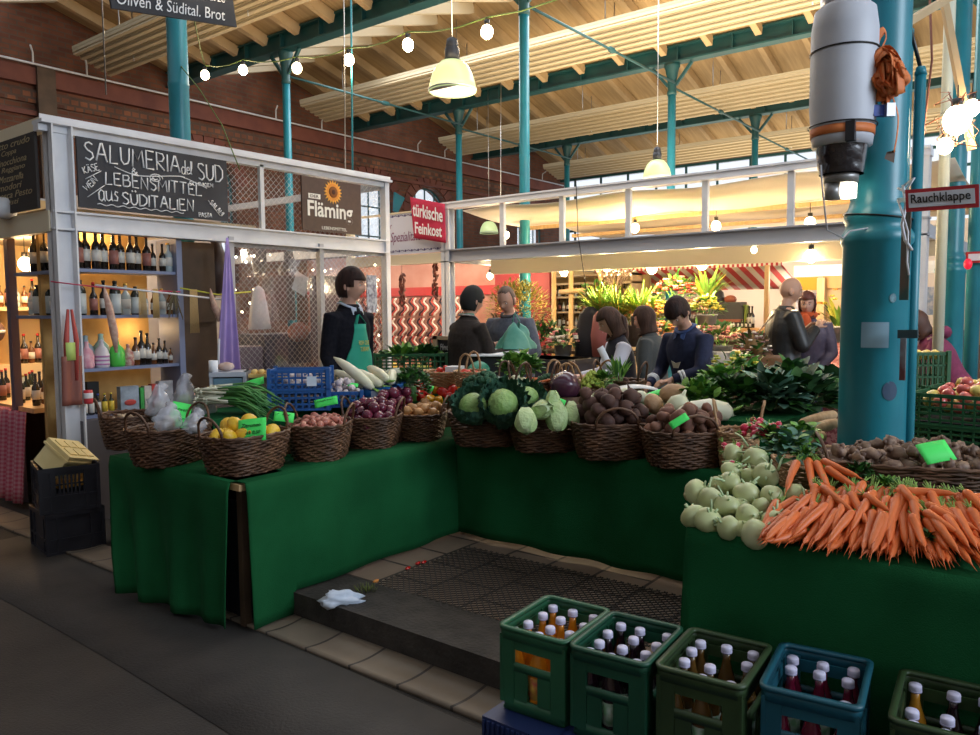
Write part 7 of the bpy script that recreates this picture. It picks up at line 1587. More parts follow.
# stickers wrap the shaft
def sticker(pxc, pyc, w, h, m, lab, shape='rect'):
    d = FW+RT*((pxc-CX)/F_PX)+UP*((CY-pyc)/F_PX); # hit the shaft
    ox, oy = -4.3, -.855; A_ = d.x**2+d.y**2; B_ = 2*(ox*d.x+oy*d.y); C_ = ox*ox+oy*oy-.159**2
    t_ = (-B_-sqrt(B_*B_-4*A_*C_))/(2*A_); p = EYE+d*t_; a0 = math.atan2(p.y-.855,p.x-4.3); bb = B(); r = .160
    if shape == 'rect': bb.grid(lambda u,v:(4.3+cos(a0+(u-.5)*w/r)*r,.855+sin(a0+(u-.5)*w/r)*r,p.z+(v-.5)*h),6,2)
    else: bb.grid(lambda u,v:(4.3+cos(a0+cos(2*pi*u)*v*w/2/r)*r,.855+sin(a0+cos(2*pi*u)*v*w/2/r)*r,p.z+sin(2*pi*u)*v*h/2),20,3,True)
    simple('sticker', bb, m, lab, 'sticker')
sticker(875,335,.125,.125,mat('sticker_grey',(.20,.33,.42),.5,(.24,.38,.46),6),'torn square pale sticker on the thick teal column')
sticker(890,391,.075,.095,mat('sticker_plum',(.035,.07,.13),.5,(.03,.22,.28),14,contrast=(.55,.6)),'round dark scuffed sticker low on the thick teal column','round')
sticker(893,298,.035,.045,mat('sticker_small',(.04,.10,.14),.5,(.2,.4,.45),30),'small round mark on the thick column above the square sticker','round')
# sign Rauchklappe
A, Bq, Cq, Dq = at(905,190,'x',3.9), at(979,184,'x',3.9), at(979,207,'x',3.9), at(906,212,'x',3.9)
t = thing('warning_sign','red framed white plate with the word Rauchklappe beside the thick column','sign',tuple(Dq))
u = (Cq-Dq).normalized(); w = (Cq-Dq).length; v = (A-Dq); hgt = v.length; v.normalize()
b = B(); b.poly([Dq,Cq,Bq,A],(.012,0,0)); b.build('red_border', mat('sign_red',(.45,.02,.03),.5), t, world=True)
b = B(); q = [Dq.lerp(Bq,.0)+u*w*.045+v*hgt*.17, Dq+u*w*.955+v*hgt*.17, Dq+u*w*.955+v*hgt*.83, Dq+u*w*.045+v*hgt*.83]; b.poly([k-Vector((.003,0,0)) for k in q],(.002,0,0)); b.build('white_field', mat('sign_field',(.66,.68,.74),.5), t, world=True)
text_mesh('lettering','Rauchklappe',Dq+u*w*.08+v*hgt*.24-Vector((.005,0,0)),u,v,w*.82,hgt*.52,blk_c,t,bold=.01)
b = B(); b.beam(at(899,200,'x',4.1),at(908,200,'x',3.93),.02,.02); b.build('bracket', steel, t, world=True)
A = at(966,252,'x',8.2); b = B(); b.bx(8.2,8.22,A.y-.25,A.y,A.z-.1,A.z); b.m = 1; b.bx(8.19,8.2,A.y-.23,A.y-.02,A.z-.08,A.z-.02); simple('warning_sign', b, [MATS['sign_red'],MATS['sign_field']], 'smaller red framed sign farther off by the second thick column', 'sign')
b = B(); b.ell((0,0,0),(.035,.035,.05),10,8); simple('alarm_bell', b, bulb_mat('red_lamp',(.5,.01,.03),.6), 'small red alarm lamp by the second thick column', 'lamp').location = at(968,264,'x',8.1)
# twisted wire cluster, planks and bright lamp beyond
t = thing('wire_cluster','tangle of thin wires with a blazing bulb high beside the second teal column','wires',tuple(at(955,120,'x',6.0)))
b = B(); rr = random.Random(2)
for k in range(9): b.tube([at(955+rr.uniform(-22,24),120+rr.uniform(-30,30),'x',6+rr.uniform(-.1,.1)) for j in range(5)],.003,4)
b.tube([at(930,0,'x',6),at(932,60,'x',6.0),at(926,110,'x',6.0),at(922,150,'x',6)],.008,5); b.tube([at(915,130,'x',6),at(940,118,'x',6.0),at(980,100,'x',6.0)],.005,5)
b.build('wires', mat('brown_wire',(.2,.06,.03),.6), t, world=True)
hangbulb(at(957,120,'x',6.0),'blazing big bulb in the wire tangle','blazing bulbs',.085,.1,power=18); hangbulb(at(945,146,'x',6.1),'smaller bulb below the blazing one','blazing bulbs',.05,.1); hangbulb(at(972,108,'x',6.1),'smaller bulb above the blazing one','blazing bulbs',.05,.1)
for p_, q_, lab in ((at(905,24,'x',5.0),at(962,-10,'x',5.6),'short light wooden plank slanting beside the thick column top'),(at(943,-5,'x',6.2),at(972,150,'x',6.3),'tall pale plank standing behind the wire tangle')):
    b = B(); b.beam(p_,q_,.05,.04); simple('wooden_plank', b, mat('rafter_wood',(1,1,1)), lab, 'plank')
b = B(); q = at(946,120,'x',7.0); b.cyl((7.0,q.y,.13),(7.0,q.y,6),.04,n=8); simple('pale_pipe', b, mat('pale_pipe',(.55,.56,.45),.5), 'pale vertical pipe before the second thick teal column', 'pipe')
q = at(973,300,'x',8.3); b = B(); b.cyl((q.x,q.y,0.05),(q.x,q.y,6),.06,n=12); simple('drain_pipe', b, teal, 'teal drain pipe at the picture edge beside the second column', 'pipe')
# ================================================================ people
skin = mat('skin',(.56,.32,.24),.5,sub=.08); skin2 = mat('skin_warm',(.50,.27,.19),.5,sub=.08)
eye_m = mat('eye_dark',(.02,.012,.01),.3); lip_m = mat('lips',(.42,.16,.14),.5)
def bake(o, vox=None, smooth=2):
    if vox:
        m = o.modifiers.new('r','REMESH'); m.mode = 'VOXEL'; m.voxel_size = vox; m.use_smooth_shade = True
        s_ = o.modifiers.new('s','SMOOTH'); s_.iterations = smooth; s_.factor = .5
    dg = bpy.context.evaluated_depsgraph_get(); me = bpy.data.meshes.new_from_object(o.evaluated_get(dg)); o.modifiers.clear(); o.data = me
    return o
def head_shape(b, M, s=1.0, jaw=1.0):
    """head of 23 cm, centre at eye level, face toward +Y of M"""
    n = 40; k = 30; vs = []
    g = lambda x, c, w: math.exp(-((x-c)/w)**2)
    for i in range(k+1):
        ph = -pi/2+pi*i/k
        for j in range(n):
            a = 2*pi*j/n; d = Vector((cos(ph)*cos(a), cos(ph)*sin(a), sin(ph)))
            x = .074*d.x; y = .094*d.y; z = .117*d.z
            if z < 0: f = 1-.30*min(1,(-z/.117))**1.6*jaw; x *= f; y *= (1-.12*(-z/.117)**2) if d.y > 0 else (1-.45*(-z/.117)**1.2)
            if d.y < 0 and z > -.05: y *= 1.05
            if d.y > 0:
                fx = x/.074
                y += .022*g(x,0,.011)*g(z,-.028,.020)*(1) + .010*g(x,0,.009)*g(z,-.006,.016)      # nose
                y -= .012*(g(x,.030,.014)+g(x,-.030,.014))*g(z,-.002,.012)                          # sockets
                y += .005*g(z,.017,.010)*g(abs(x),.025,.03)                                           # brow
                y += .006*g(x,0,.022)*g(z,-.062,.009) - .003*g(x,0,.02)*g(z,-.0635,.0025)           # mouth
                y += .008*g(x,0,.02)*g(z,-.094,.014); y -= .004*g(z,-.079,.007)*g(x,0,.02)          # chin
                y += .004*g(abs(x),.045,.015)*g(z,-.03,.02)                                          # cheeks
            vs.append(M @ Vector((x*s,y*s,z*s)))
    fs = [(i*n+j,i*n+(j+1) % n,(i+1)*n+(j+1) % n,(i+1)*n+j) for i in range(k) for j in range(n)]
    b._add(vs, fs+[tuple(range(n))[::-1],tuple(range(k*n,(k+1)*n))])
    for sx in (-1,1): 
        R_ = M.to_3x3() @ Matrix.Rotation(sx*.35,3,'Z'); b.ell(M @ Vector((sx*.076*s,-.006*s,-.016*s)),(.010*s,.020*s,.031*s),10,8,R_)
def hair_shape(M, s, style, rng):
    b = B(); n = 40; k = 24; idx = {}
    vs = []; fs = []
    for i in range(k+1):
        ph = -pi/2+pi*i/k
        for j in range(n):
            a = 2*pi*j/n; d = Vector((cos(ph)*cos(a), cos(ph)*sin(a), sin(ph))); vs.append(d)
    def keep(d):
        z, y = d.z, d.y
        if style == 'fringe_bald': return (y < .25 and -.55 < z < .15)
        if style == 'receding': return (y < .15 and z > -.5) or (z > .72 and y < .55)
        if style == 'short': return (y < -.05 and z > -.62) or (z > .42 and y < .93) or (y < .35 and z > -.05)
        if style == 'bowl': return (y < -.0 and z > -.72) or (z > .30) or (y < .45 and z > -.12)
        if style == 'bob': return (y < .38 and z > -1) or (z > .38)
        if style == 'long': return (y < .3) or z > .45
        return True
    th = {'fringe_bald':.975,'receding':1.035,'short':1.10,'bowl':1.13,'bob':1.16,'long':1.13}.get(style,1.1)
    use = set()
    for i in range(k):
        for j in range(n):
            q = (i*n+j,i*n+(j+1) % n,(i+1)*n+(j+1) % n,(i+1)*n+j); c = sum((vs[m] for m in q), Vector())/4
            if keep(c): fs.append(q)
    out = []
    for m, d in enumerate(vs):
        rr_ = th+.025*nz(tuple(d),5,s)+.012*sin(math.atan2(d.x,d.y)*17+d.z*3)
        z = d.z*.117*rr_; x = d.x*.076*rr_; y = d.y*.097*rr_*(1.08 if d.y < 0 else 1.0)
        if style in ('bob','long') and d.z < 0: x = d.x*.076*th*max(1,1/max(.35,cos(math.asin(max(-1,min(1,d.z)))))*.9); y = d.y*.097*th*max(1,.9/max(.35,sqrt(max(.01,1-d.z*d.z)))); z *= (1.15 if style == 'bob' else 1.6)
        out.append(M @ Vector((x*s,y*s,z*s)))
    # solid shell
    nin = [M @ ((M.inverted() @ p)*.93) for p in out]; K = len(out)
    allf = list(fs)+[tuple(reversed([m+K for m in q])) for q in fs]
    ed = {}
    for q in fs:
        for a, c in zip(q, q[1:]+q[:1]): ed[(a,c)] = ed.get((a,c),0)+1
    for (a, c) in ed:
        if (c, a) not in ed: allf.append((c,a,a+K,c+K))
    b._add(out+nin, allf); return b
def hand_shape(b, wrist, dirv, palm, s=1.0, curl=.5, side=1):
    """palm + four bent fingers + thumb; dirv along the hand, palm = palm normal"""
    d = Vector(dirv).normalized(); nrm = (Vector(palm)-d*Vector(palm).dot(d)).normalized(); lat = d.cross(nrm)*side; w = Vector(wrist)
    b.tube([w-d*.02*s, w+d*.02*s, w+d*.055*s, w+d*.088*s],[(.022*s,.019*s),(.030*s,.017*s),(.039*s,.016*s),(.036*s,.012*s)] if abs(lat.z) < 2 else .02,10)
    for f,(o,L) in enumerate(((-.028,.068),(-.0095,.078),(.0095,.073),(.027,.058))):
        p = w+d*.082*s+lat*o*s; a = .15; pts = [p-d*.02*s,p]; dd = d.copy()
        for seg,fr in enumerate((.45,.32,.23)):
            a = curl*(.9+.15*seg); dd = (Matrix.Rotation(0,3,'X') @ dd); dd = (dd*cos(a)+nrm*sin(a)).normalized(); 
            p = p+dd*(L*fr*s); pts.append(p)
        b.tube(pts,[.0095*s,.0092*s,.0088*s,.0082*s,.0065*s],8); b.ell(p,.0066*s,6,5)
    p = w+d*.02*s-lat*.028*s; q = p+(d*.6-lat*.75+nrm*.25).normalized()*.035*s; r_ = q+(d*.85-lat*.3+nrm*.4).normalized()*.03*s
    b.tube([w+d*.01*s,p,q,r_],[.014*s,.0125*s,.011*s,.008*s],8)
def person(name, label, loc, yaw, h=1.75, lean=0, head_pitch=0, head_yaw=0, top_m=None, leg_m=None, skin_=skin, hair='short', hair_m=None, arms=None, bulk=1.0, collar=None, apron=None, apron_print=None, hood=False, sleeves=None, vest=None, vox=.009, coat=False, torso_twist=0, scarf=None, glasses=False, knee=0, ponytail=False, cuffs=None):
    """arms: per side (elbow, hand) in local metres for a 1.75 m body, relative to the shoulder; x right, y forward, z up"""
    t = thing(name, label, 'person', loc, yaw); s = h/1.75
    L_ = lambda x,y,z: Vector((x,y,z))*s
    hip = L_(0,0,.93); ld = Vector((0,sin(lean),cos(lean)))
    chest = hip+ld*.30*s; nb = hip+ld*.53*s
    hd = Vector((0,sin(lean*.8+head_pitch*.5),cos(lean*.8+head_pitch*.5))); hc = nb+hd*.150*s+Vector((0,sin(lean+head_pitch)*.0+.025*s,0))
    HM = Matrix.Translation(hc) @ Matrix.Rotation(head_yaw,4,'Z') @ Matrix.Rotation(-(lean*.6+head_pitch),4,'X')
    tw = Matrix.Rotation(torso_twist,3,'Z')
    fwd = ld.cross(Vector((-1,0,0))).normalized()       # forward of the chest
    if fwd.y < 0: fwd = -fwd
    sh = [nb-ld*.085*s+tw @ Vector((sx*.170*s*bulk**.5,0,0)) for sx in (-1,1)]
    def torso(b, g, z0=-.08, z1=.5):
        secs = [(-.08,.165,.115),(.0,.172,.120),(.10,.150,.105),(.20,.152,.108),(.30,.170,.118),(.38,.176,.112),(.43,.160,.098),(.47,.128,.082),(.505,.088,.068),(.54,.060,.058)]
        pts = []; rs = []
        n = 24; vs = []
        ss = [q for q in secs if q[0] >= z0-.001 and q[0] <= z1+.05]
        for (u,rx,ry) in ss:
            k = u/.53; c = hip+ld*u*s; R_ = Matrix.Rotation(torso_twist*max(0,k),3,'Z')
            for j in range(n):
                a = 2*pi*j/n; ex = (rx*bulk+g)*s; ey = (ry*bulk+g)*s
                vs.append(c+R_ @ (Vector((1,0,0))*cos(a)*ex)+fwd*sin(a)*ey*(1.0))
        K = len(ss); b._add(vs,[(i*n+j,i*n+(j+1) % n,(i+1)*n+(j+1) % n,(i+1)*n+j) for i in range(K-1) for j in range(n)]+[tuple(range(n))[::-1],tuple(range((K-1)*n,K*n))])
    arms = arms or [((-.05,.0,-.28),(-.04,.06,-.52)),((.05,.0,-.28),(.04,.06,-.52))]
    A = [(sh[i], sh[i]+Vector(arms[i][0])*s, sh[i]+Vector(arms[i][1])*s) for i in (0,1)]
    b = B(); torso(b,0); b.tube([nb-ld*.04*s,nb+hd*.03*s,hc-hd*.06*s],[.062*s,.052*s,.050*s],14)
    head_shape(b,HM,s*1.02)
    for i,(p,e,w) in enumerate(A):
        b.tube([p+(hip+ld*.42*s-p)*.3,p,e.lerp(p,.5),e],[.055*s,.052*s*bulk**.5,.046*s,.038*s],12); b.ell(e,.038*s,10,8); b.tube([e,e.lerp(w,.35),w],[.038*s,.037*s,.024*s],12)
        hand_shape(b,w,(w-e),Vector((-(1 if i else -1)*.6,.3,-.7)) if abs((w-e).normalized().z) < .7 else Vector((-(1 if i else -1),.2,0)),s,.45,1 if i else -1)
    fx = []
    for sx in (-1,1):
        hp = hip+L_(sx*.09,0,-.03); kn = L_(sx*.10,.02+knee,.50); an = L_(sx*.10,-.01,.09)
        fx.append((hp,kn,an)); b.tube([hp,hp.lerp(kn,.5),kn],[.085*s*bulk**.5,.072*s,.055*s],12); b.ell(kn,.055*s,10,8); b.tube([kn,kn.lerp(an,.35),an],[.054*s,.052*s,.036*s],12)
        b.tube([an+L_(0,-.04,-.03),an+L_(0,.05,-.045),an+L_(0,.15,-.06)],[.036*s,.034*s,.022*s],10)
    bake(b.build('body', skin_, t), vox*.75, 1)
    # face details
    for sx in (-1,1):
        e_ = B(); e_.ell(HM @ Vector((sx*.030*s,.079*s,-.001*s)),(.011*s,.006*s,.006*s),10,8,HM.to_3x3()); e_.m = 1; e_.ell(HM @ Vector((sx*.030*s,.0835*s,-.001*s)),(.005*s,.003*s,.005*s),8,6,HM.to_3x3()); e_.build('eye',[mat('eye_white',(.6,.58,.56),.3),eye_m],t)
        e_ = B(); e_.tube([HM @ Vector((sx*(.016+.03*q)*s,(.094-.006*q-.01*q*q)*s,(.018+.005*sin(q*3))*s)) for q in (0,.33,.66,1)],[.002*s,.0035*s,.003*s,.0015*s],5); e_.build('eyebrow', hair_m or wood_d, t)
    e_ = B(); e_.tube([HM @ Vector((q*.021*s,(.0975-.006*q*q)*s,(-.0625)*s)) for q in (-1,-.5,0,.5,1)],[.001*s,.003*s,.004*s,.003*s,.001*s],6); e_.build('mouth', lip_m, t)
    if hair and hair != 'none': hair_shape(HM,s*1.02,hair,None).build('hair', hair_m or black_m, t)
    if ponytail:
        e_ = B(); q0 = HM @ Vector((0,-.10*s,.02*s)); e_.tube([q0,q0+Vector((0,-.05,-.04))*s,q0+Vector((0,-.07,-.18))*s,q0+Vector((.02,-.05,-.33))*s,q0+Vector((.03,-.02,-.42))*s],[.02*s,.034*s,.036*s,.024*s,.006*s],10); e_.build('ponytail', hair_m, t)
    # trousers
    g = B()
    for hp,kn,an in fx: g.tube([hp+L_(0,0,.05),hp.lerp(kn,.4),kn,an+L_(0,0,.02)],[.10*s*bulk**.5,.088*s,.070*s,.062*s],14)
    torso(g,.008,-.08,.06); bake(g.build('trousers', leg_m or black_m, t), vox*1.3, 2)
    for sx in (-1,1):
        e_ = B(); e_.tube([L_(sx*.10,-.06,.055),L_(sx*.10,0,.06),L_(sx*.10,.09,.045),L_(sx*.10,.18,.032)],[.042*s,.046*s,.044*s,.03*s],12); e_.build('shoe', black_m, t)
    # upper garment
    g = B(); torso(g,.020 if not coat else .035,-.08,.46)
    if coat: g.tube([hip+L_(0,0,.02),hip-L_(0,0,.12),hip-L_(0,0,.27)],[(.19*s*bulk,.145*s*bulk),(.205*s*bulk,.155*s*bulk),(.215*s*bulk,.165*s*bulk)],20)
    g.tube([nb-ld*.06*s,nb-ld*.01*s,nb+hd*.012*s],[(.12*s,.09*s),(.085*s,.078*s),(.068*s,.070*s)],16)
    sl_ = g if not sleeves else B()
    for p,e,w in A:
        we = w+(e-w)*.06; k = 1.25 if coat else 1.0
        sl_.tube([p+(hip+ld*.40*s-p)*.35,p,e.lerp(p,.5),e],[.07*s*k**.5,.068*s*k**.5,.060*s*k,.053*s*k],14); sl_.ell(e,.053*s*k,10,8); sl_.tube([e,e.lerp(we,.5),we],[.052*s*k,.046*s*k,.038*s*k],14)
    bake(g.build('jacket' if coat else ('vest' if sleeves else 'sweater'), top_m, t), vox, 3)
    if sleeves: 
        sl_.ell(hip+ld*.40*s,(.16*s,.09*s,.09*s),12,8); bake(sl_.build('shirt', sleeves, t), vox, 2)
    if cuffs:
        for p,e,w in A:
            for q in (.32,.42): c = w.lerp(e,q); d = (e-w).normalized(); e_ = B(); e_.tube([c-d*.006,c+d*.008],.0535*s,16); e_.build('sleeve_stripe', cuffs, t)
    if collar:
        e_ = B(); pts = [nb+hd*.02*s+Vector((cos(a)*.072*s,0,0))+fwd*sin(a)*.074*s+ld*(-.035*s*max(0,sin(a))) for a in [2*pi*k/20 for k in range(20)]]
        e_.tube(pts,[(.018*s,.007*s)]*20,8,closed=True)
        for sx in (-1,1): q = nb-ld*.035*s+fwd*.088*s+Vector((sx*.028*s,0,0)); e_.poly([q+Vector((-.012*sx*s,0,.02*s)),q+Vector((sx*.028*s,-.012,.022*s)),q+Vector((sx*.022*s,.006,-.03*s)),q+Vector((-.004*sx*s,.012,-.018*s))],tuple(fwd*.005))
        e_.build('shirt_collar', collar, t)
    if apron:
        e_ = B()
        def fn(u, v):
            z = .40-.75*v; half = .62+.5*min(1,max(0,(v-.22)*3)) ; a = pi/2+(u-.5)*2*half
            if z > -.06:
                rx,ry = (.20,.140) if z < .1 else (.198,.142)
                c = hip+ld*z*s; wx = min(1,.55+.45*min(1,max(0,(v-.05)*4)))
                return c+Vector((cos(a)*rx*bulk*s*wx,0,0))+fwd*(sin(a)*ry*bulk*s+.012*s)
            c = hip+Vector((0,0,z))*s
            return c+Vector((cos(a)*.22*s*bulk,0,0))+fwd*(sin(a)*.165*s*bulk+.012*s)
        e_.slab(fn,22,18,tuple(fwd*.006)); e_.build('apron', apron, t)
        for sx in (-1,1): q1 = fn(.5+sx*.42,0); e_ = B(); e_.tube([q1,q1.lerp(nb,.6)+fwd*.04*s+Vector((sx*.03*s,0,.02*s)),nb+hd*.03*s+Vector((sx*.075*s,0,0))-fwd*.01,nb+hd*.02*s-fwd*.085*s],[(.012*s,.003*s)]*4,8); e_.build('neck_strap', apron, t)
        if apron_print:
            q = fn(.5,.26)+fwd*.010; text_mesh('lettering','BIO HOF\nMARKT',tuple(q-Vector((.05,0,0))),(1,0,0),ld,.10,.08,apron_print,t,world=False)
    if scarf:
        e_ = B(); pts = [nb+hd*.035*s+Vector((cos(a)*.068*s,0,0))+fwd*sin(a)*.07*s for a in [2*pi*k/16 for k in range(16)]]; e_.tube(pts,[.034*s+.006*sin(k*2) for k in range(16)],10,closed=True); e_.ell(nb-ld*.05*s+fwd*.12*s,(.06*s,.04*s,.10*s),12,8,disp=lumpy(.2)); e_.build('scarf', scarf, t)
    if hood:
        e_ = B(); q = nb-fwd*.09*s; e_.tube([q+Vector((-.15*s,.05*s,0)),q+Vector((-.10*s,-.04*s,.01*s)),q+Vector((0,-.07*s,.0)),q+Vector((.10*s,-.04*s,.01*s)),q+Vector((.15*s,.05*s,0))],[.02*s,.05*s,.065*s,.05*s,.02*s],10); e_.build('hood', top_m, t)
    return t, dict(sh=sh,nb=nb,hip=hip,ld=ld,fwd=fwd,A=A,HM=HM,s=s)
def face_yaw(v): v = Vector(v); return math.atan2(v.y, v.x)-pi/2
RV = Vector((RT0.x,RT0.y,0)); VV = Vector((FW.x,FW.y,0)).normalized()     # toward picture right / away from the camera
black_k = mat('black_knit',(.008,.009,.014),.9,(.014,.014,.02),40,spec=.1,bump=1.,bscale=8); apr = mat('apron_green',(.01,.30,.20),.7,(.015,.35,.24),6); hairb = mat('hair_black_brown',(.014,.006,.005),.65,(.035,.014,.011),30,bump=.6,bscale=60,spec=.25,stretch=(1,1,.2)); hairc = mat('hair_brown',(.040,.02,.014),.65,(.075,.037,.024),30,bump=.6,bscale=60,spec=.25,stretch=(1,1,.2))
def spot(px, d, z=.13): r = FW+RT*((px-CX)/F_PX)+UP*((CY-310)/F_PX); p = EYE+r*d; return (p.x,p.y,z)
person('person','young vendor in black sweater and green apron looking toward the flower stall',spot(349,5.75),face_yaw(RV*.80-VV*.60),1.80,0,.05,.45,black_k,black_m,skin,'bowl',hairb,[((-.03,-.03,-.27),(.0,.04,-.50)),((.03,-.03,-.27),(.0,.04,-.50))],.88,mat('collar_blue',(.45,.52,.66),.7),apr,mat('apron_print',(.55,.50,.12),.6),vox=.007)
person('person','back-turned vendor with dark cap handing over a bag, green apron strings',spot(463,6.35),face_yaw(VV*.55+RV*.75),1.68,.10,.15,0,mat('dark_brown_knit',(.018,.012,.010),.9,(.028,.019,.016),40,bump=1.,bscale=8),black_m,skin2,'bowl',black_m,[((-.02,.16,-.22),(-.0,.42,-.16)),((.03,.10,-.24),(.02,.38,-.20))],1.05,mat('collar_grey',(.5,.45,.45),.7),apr)
person('person','man with receding hair in a grey jacket looking down at the scale',spot(512,7.0),face_yaw(-VV*.8-RV*.45),1.70,.08,.45,.0,mat('grey_blue_jacket',(.055,.062,.09),.8,(.08,.09,.12),30,bump=1.,bscale=8),black_m,skin2,'receding',mat('hair_greybrown',(.12,.08,.06),.7),[((-.10,.06,-.25),(.06,.26,-.33)),((.10,.06,-.25),(-.02,.26,-.36))],1.1,mat('dark_shirt',(.02,.02,.025),.8),coat=True)
person('person','girl with long brown ponytail in dark vest and white sleeves holding a paper',spot(626,5.95),face_yaw(-RV*.9-VV*.15),1.50,.16,.38,.0,mat('navy_vest',(.018,.018,.03),.8),mat('grey_leggings',(.2,.18,.18),.8),skin,'bob',hairc,[((-.04,.10,-.23),(.04,.34,-.25)),((.0,.09,-.24),(-.05,.33,-.27))],.92,None,ponytail=True,sleeves=mat('white_sleeve',(.66,.66,.76),.7))
person('person','person in grey green jacket with brown hair standing right behind the girl',spot(655,6.5),face_yaw(-RV*.8+VV*.4),1.50,.10,.2,0,mat('grey_green_coat',(.045,.05,.05),.85,bump=1.,bscale=8),black_m,skin,'bob',hairc,None,1.0,coat=True)
bt_, bi = person('person','boy bending his dark head in a navy top with white striped cuffs',spot(696,5.55),face_yaw(-RV*.75-VV*.55),1.60,.22,.75,.1,mat('navy_top',(.009,.013,.045),.85,(.014,.02,.06),30,bump=1.,bscale=9),black_m,skin2,'bowl',hairb,[((-.04,.10,-.24),(.10,.27,-.30)),((.10,.0,-.27),(.0,.26,-.36))],1.02,mat('collar_navy',(.03,.06,.18),.8),cuffs=paper_w)
b = B(); q = bi['hip']+bi['ld']*.26+bi['fwd']*.155; b.poly([q+Vector((-.04,0,.02)),q+Vector((0,.004,.01)),q+Vector((.04,0,.025)),q+Vector((.02,.0,-.025)),q+Vector((-.02,.0,-.025))],(0,.006,0)); b.build('eagle_print', mat('print_cream',(.42,.38,.3),.7), bt_)
person('person','bald man in black leather coat with brown shoulder bag, seen from the side',spot(783,7.15),face_yaw(RV*.97-VV*.05),1.76,.05,.12,-.15,mat('leather_coat',(.010,.011,.013),.45,(.018,.02,.023),12,bump=1.,bscale=9),black_m,mat('skin_bald',(.52,.30,.21),.5,sub=.08),'none',mat('hair_grey',(.22,.14,.10),.8),[((-.05,.06,-.26),(.06,.22,-.12)),((.06,.08,-.26),(-.06,.24,-.10))],1.12,coat=True)
leb = mat('brown_leather',(.10,.045,.022),.5,(.16,.08,.04),9)
t = thing('shoulder_bag','slouchy brown leather bag hanging behind the bald man','bag',spot(759,7.05,.95)); b = B(); b.ell((0,0,.10),(.19,.12,.17),20,14,disp=lambda d:1+.12*nz(d,2)+.1*max(0,-d.z)); b.build('bag_body', leb, t); b = B(); b.slab(lambda u,v: Vector(((u-.5)*.34,-.13+.02*sin(u*5)+.05*v,.22-.16*v)),8,4,(0,.01,0)); b.build('flap', mat('tan_leather',(.22,.11,.05),.5), t); b = B(); b.tube([(-.15,0,.2),(0,.02,.42),(.14,.02,.58)],[(.02,.004)]*3,6); b.build('strap', leb, t); t.rotation_euler = (0,0,YAW-pi/2)
t = thing('rolled_jacket','ochre bundle tucked over the brown bag behind the bald man','bundle',spot(756,7.0,1.26)); b = B(); b.ell((0,0,0),(.11,.09,.10),14,10,disp=lumpy(.25)); b.build('bundle_body', mat('ochre_cloth',(.25,.14,.05),.7), t)
person('person','woman with auburn bob and orange scarf in a quilted purple coat beside the bald man',spot(808,7.45),face_yaw(-VV*.8-RV*.5),1.63,.02,.10,.1,mat('quilted_plum',(.055,.045,.085),.6,(.085,.07,.12),18,bump=.5,bscale=26),mat('denim',(.04,.05,.10),.8),skin,'bob',mat('hair_auburn',(.10,.022,.015),.5),[((-.06,.02,-.27),(.03,.14,-.42)),((.06,.02,-.27),(.0,.10,-.44))],1.08,coat=True,scarf=mat('orange_scarf',(.55,.09,.02),.8))
t = thing('tote_bag','small orange bag hanging between the bald man and the woman','bag',spot(797,7.1,.72)); b = B(); b.lathe([(.06,0),(.075,.1),(.055,.24),(.02,.32)],n=12,sy=.5); b.build('bag_body', mat('orange_bag',(.55,.12,.02),.6), t); b = B(); b.tube([(-.04,0,.28),(0,0,.45),(.04,0,.28)],.006,6); b.build('handle', leb, t)
person('person','person with brown hair bowing in a burgundy hooded jacket beyond the apple crates',spot(958,6.4),face_yaw(-RV*.95+VV*.3),1.52,.50,.25,.15,mat('burgundy_hoodie',(.16,.022,.07),.8,(.21,.03,.09),30),black_m,skin,'bob',mat('hair_chestnut',(.075,.03,.018),.6),[((-.03,.12,-.25),(.0,.3,-.34)),((.03,.12,-.25),(.02,.3,-.34))],1.12,hood=True,coat=False)
# things in their hands
b = B(); q = spot(498,6.3,1.27); b.slab(lambda u,v: Vector(((u-.5)*.48,(v-.5)*.3,.02*v)),4,4,(0,0,.012)); o = simple('white_tray', b, paper_w, 'white tray and papers between the vendor and the grey jacket man', 'tray'); o.location = (q[0],q[1],1.24); o.rotation_euler = (0.05,0,YAW-pi/2)
b = B(); b.bx(-.16,.16,-.1,.1,-.49,-.03); o = simple('weighing_scale', b, black_p, 'dark weighing scale body beneath the white tray', 'scale'); o.location = (q[0],q[1],1.24); o.rotation_euler = (0,0,YAW-pi/2)
mint = mat('mint_bag',(.10,.36,.27),.4,(.18,.46,.36),9,alpha=.85)
t = thing('carrier_bag','pale mint green plastic carrier bag held over the white tray','bag',spot(516,6.4,1.27)); b = B(); b.grid(lambda u,v:(cos(2*pi*u)*(.125*(1-v)**.6+.03)*(1+.12*sin(u*31)+.25*nz((cos(2*pi*u)*2,sin(2*pi*u)*2,v*3),1)),sin(2*pi*u)*(.07*(1-v)**.7+.02),.19*v+.03*sin(u*12)*v),36,8,True); b.poly([(-.12,-.06,0),(.12,-.06,0),(.12,.06,0),(-.12,.06,0)]); b.build('bag_body', mint, t); b = B(); b.tube([(-.03,0,.22),(-.01,0,.30),(.03,0,.22)],.008,6); b.build('handle', mint, t); t.rotation_euler = (0,0,YAW-pi/2)
b = B(); b.grid(lambda u,v:(cos(2*pi*u)*(.13*sin(pi*min(1,v*.9+.1))**.6)*(1+.1*sin(u*25)),sin(2*pi*u)*.06*sin(pi*min(1,v*.9+.1))**.6,.14*v-.07),30,10,True); o = simple('carrier_bag', b, mat('jade_apron',(.01,.22,.14),.45), 'darker green apron side bulging at the back-turned vendor waist', 'bag'); o.location = spot(478,6.0,1.13)  # side of the vendor's apron, shaped as a separate bulge
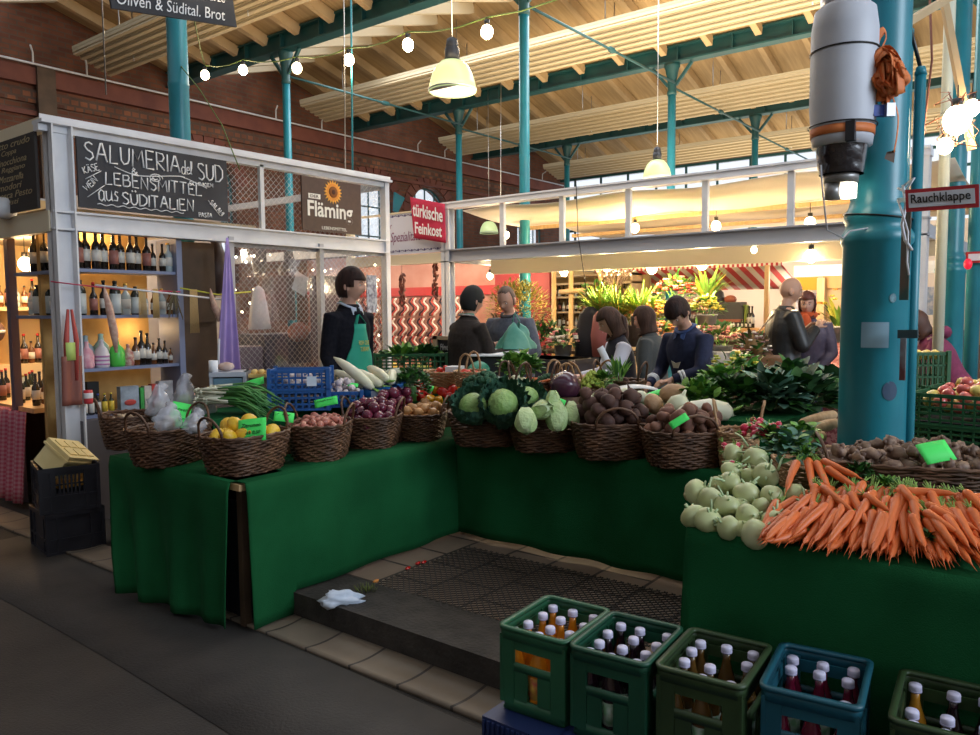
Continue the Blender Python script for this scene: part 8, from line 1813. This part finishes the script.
b = B(); b.slab(lambda u,v: Vector(((u-.5)*.05+.02*v,0.0,.2*v)),2,4,(0,.004,0)); o = simple('paper_cone', b, paper_w, 'white folded paper held up by the girl', 'paper'); o.location = at(612,372,'x',4.95); o.rotation_euler = (0,-.55,YAW-pi/2)
# ================================================================ light
def daylight():
    w = bpy.data.worlds.new('overcast_sky'); S.world = w; w.use_nodes = True; nt = w.node_tree; bg = nt.nodes['Background']
    bg.inputs['Color'].default_value = (.82,.90,1.,1); bg.inputs['Strength'].default_value = WORLD_S
WORLD_S = .62
daylight()
# daylight coming in through the tall entrance openings (front right of the viewer) and roof lights
lamp('entrance_daylight',(3.6,-7.0,4.6),265,(.75,.86,1.),3.5,'AREA',rot=(-.05,1,-.42),sy=3.0)
lamp('roof_daylight',(5.2,3.0,6.2),45,(.86,.93,1.),1.6,'AREA',rot=(0,0,-1),sy=8)
lamp('roof_daylight',(10.0,6.0,6.2),200,(.92,.95,1.),1.6,'AREA',rot=(0,0,-1),sy=10)
lamp('warm_roof_fill',(12.0,4.0,3.2),230,(1.,.80,.52),4,'AREA',rot=(0,0,1),sy=9)  # unseen upward area lights, added to warm the roof from below
lamp('warm_roof_fill',(6.8,4.0,3.3),110,(1.,.80,.52),1.2,'AREA',rot=(.1,0,1),sy=9)
lamp('warm_roof_fill',(20.0,5.0,3.2),260,(1.,.82,.56),6,'AREA',rot=(0,0,1),sy=10)
# pieces that sit on another part go one level deeper
DEEP = {'paper_label':('glass_body',),'lettering':('board','cloth','white_field','card','apron','canopy'),'flourish':('board',),'border_scroll':('board',),'name_strip':('board',),'sunflower_disc':('sunflower_petals',),'shirt_collar':('sweater','jacket'),'neck_strap':('apron',),'sleeve_stripe':('sweater',),'eagle_print':('sweater',),'calyx':('fruit',),'painted_band':('ceramic_body',),'mouth':('body',),'eye':('body',),'eyebrow':('body',),'ponytail':('hair',),'price_tag':('bag_body',),'flap':('bag_body',),'step':('x',),'rim':('woven_side','glass_shade')}
for e in [o for o in bpy.data.objects if o.type == 'EMPTY']:
    ch = list(e.children); by = {}
    for c in ch: by.setdefault(c.name.split('.')[0], c)
    for c in ch:
        for tgt in DEEP.get(c.name.split('.')[0], ()):
            if tgt in by and by[tgt] is not c: c.parent = by[tgt]; break
S.view_settings.view_transform = 'Standard'; S.view_settings.look = 'None'; S.view_settings.gamma = 1; S.view_settings.use_curve_mapping = False
S.view_settings.exposure = .95
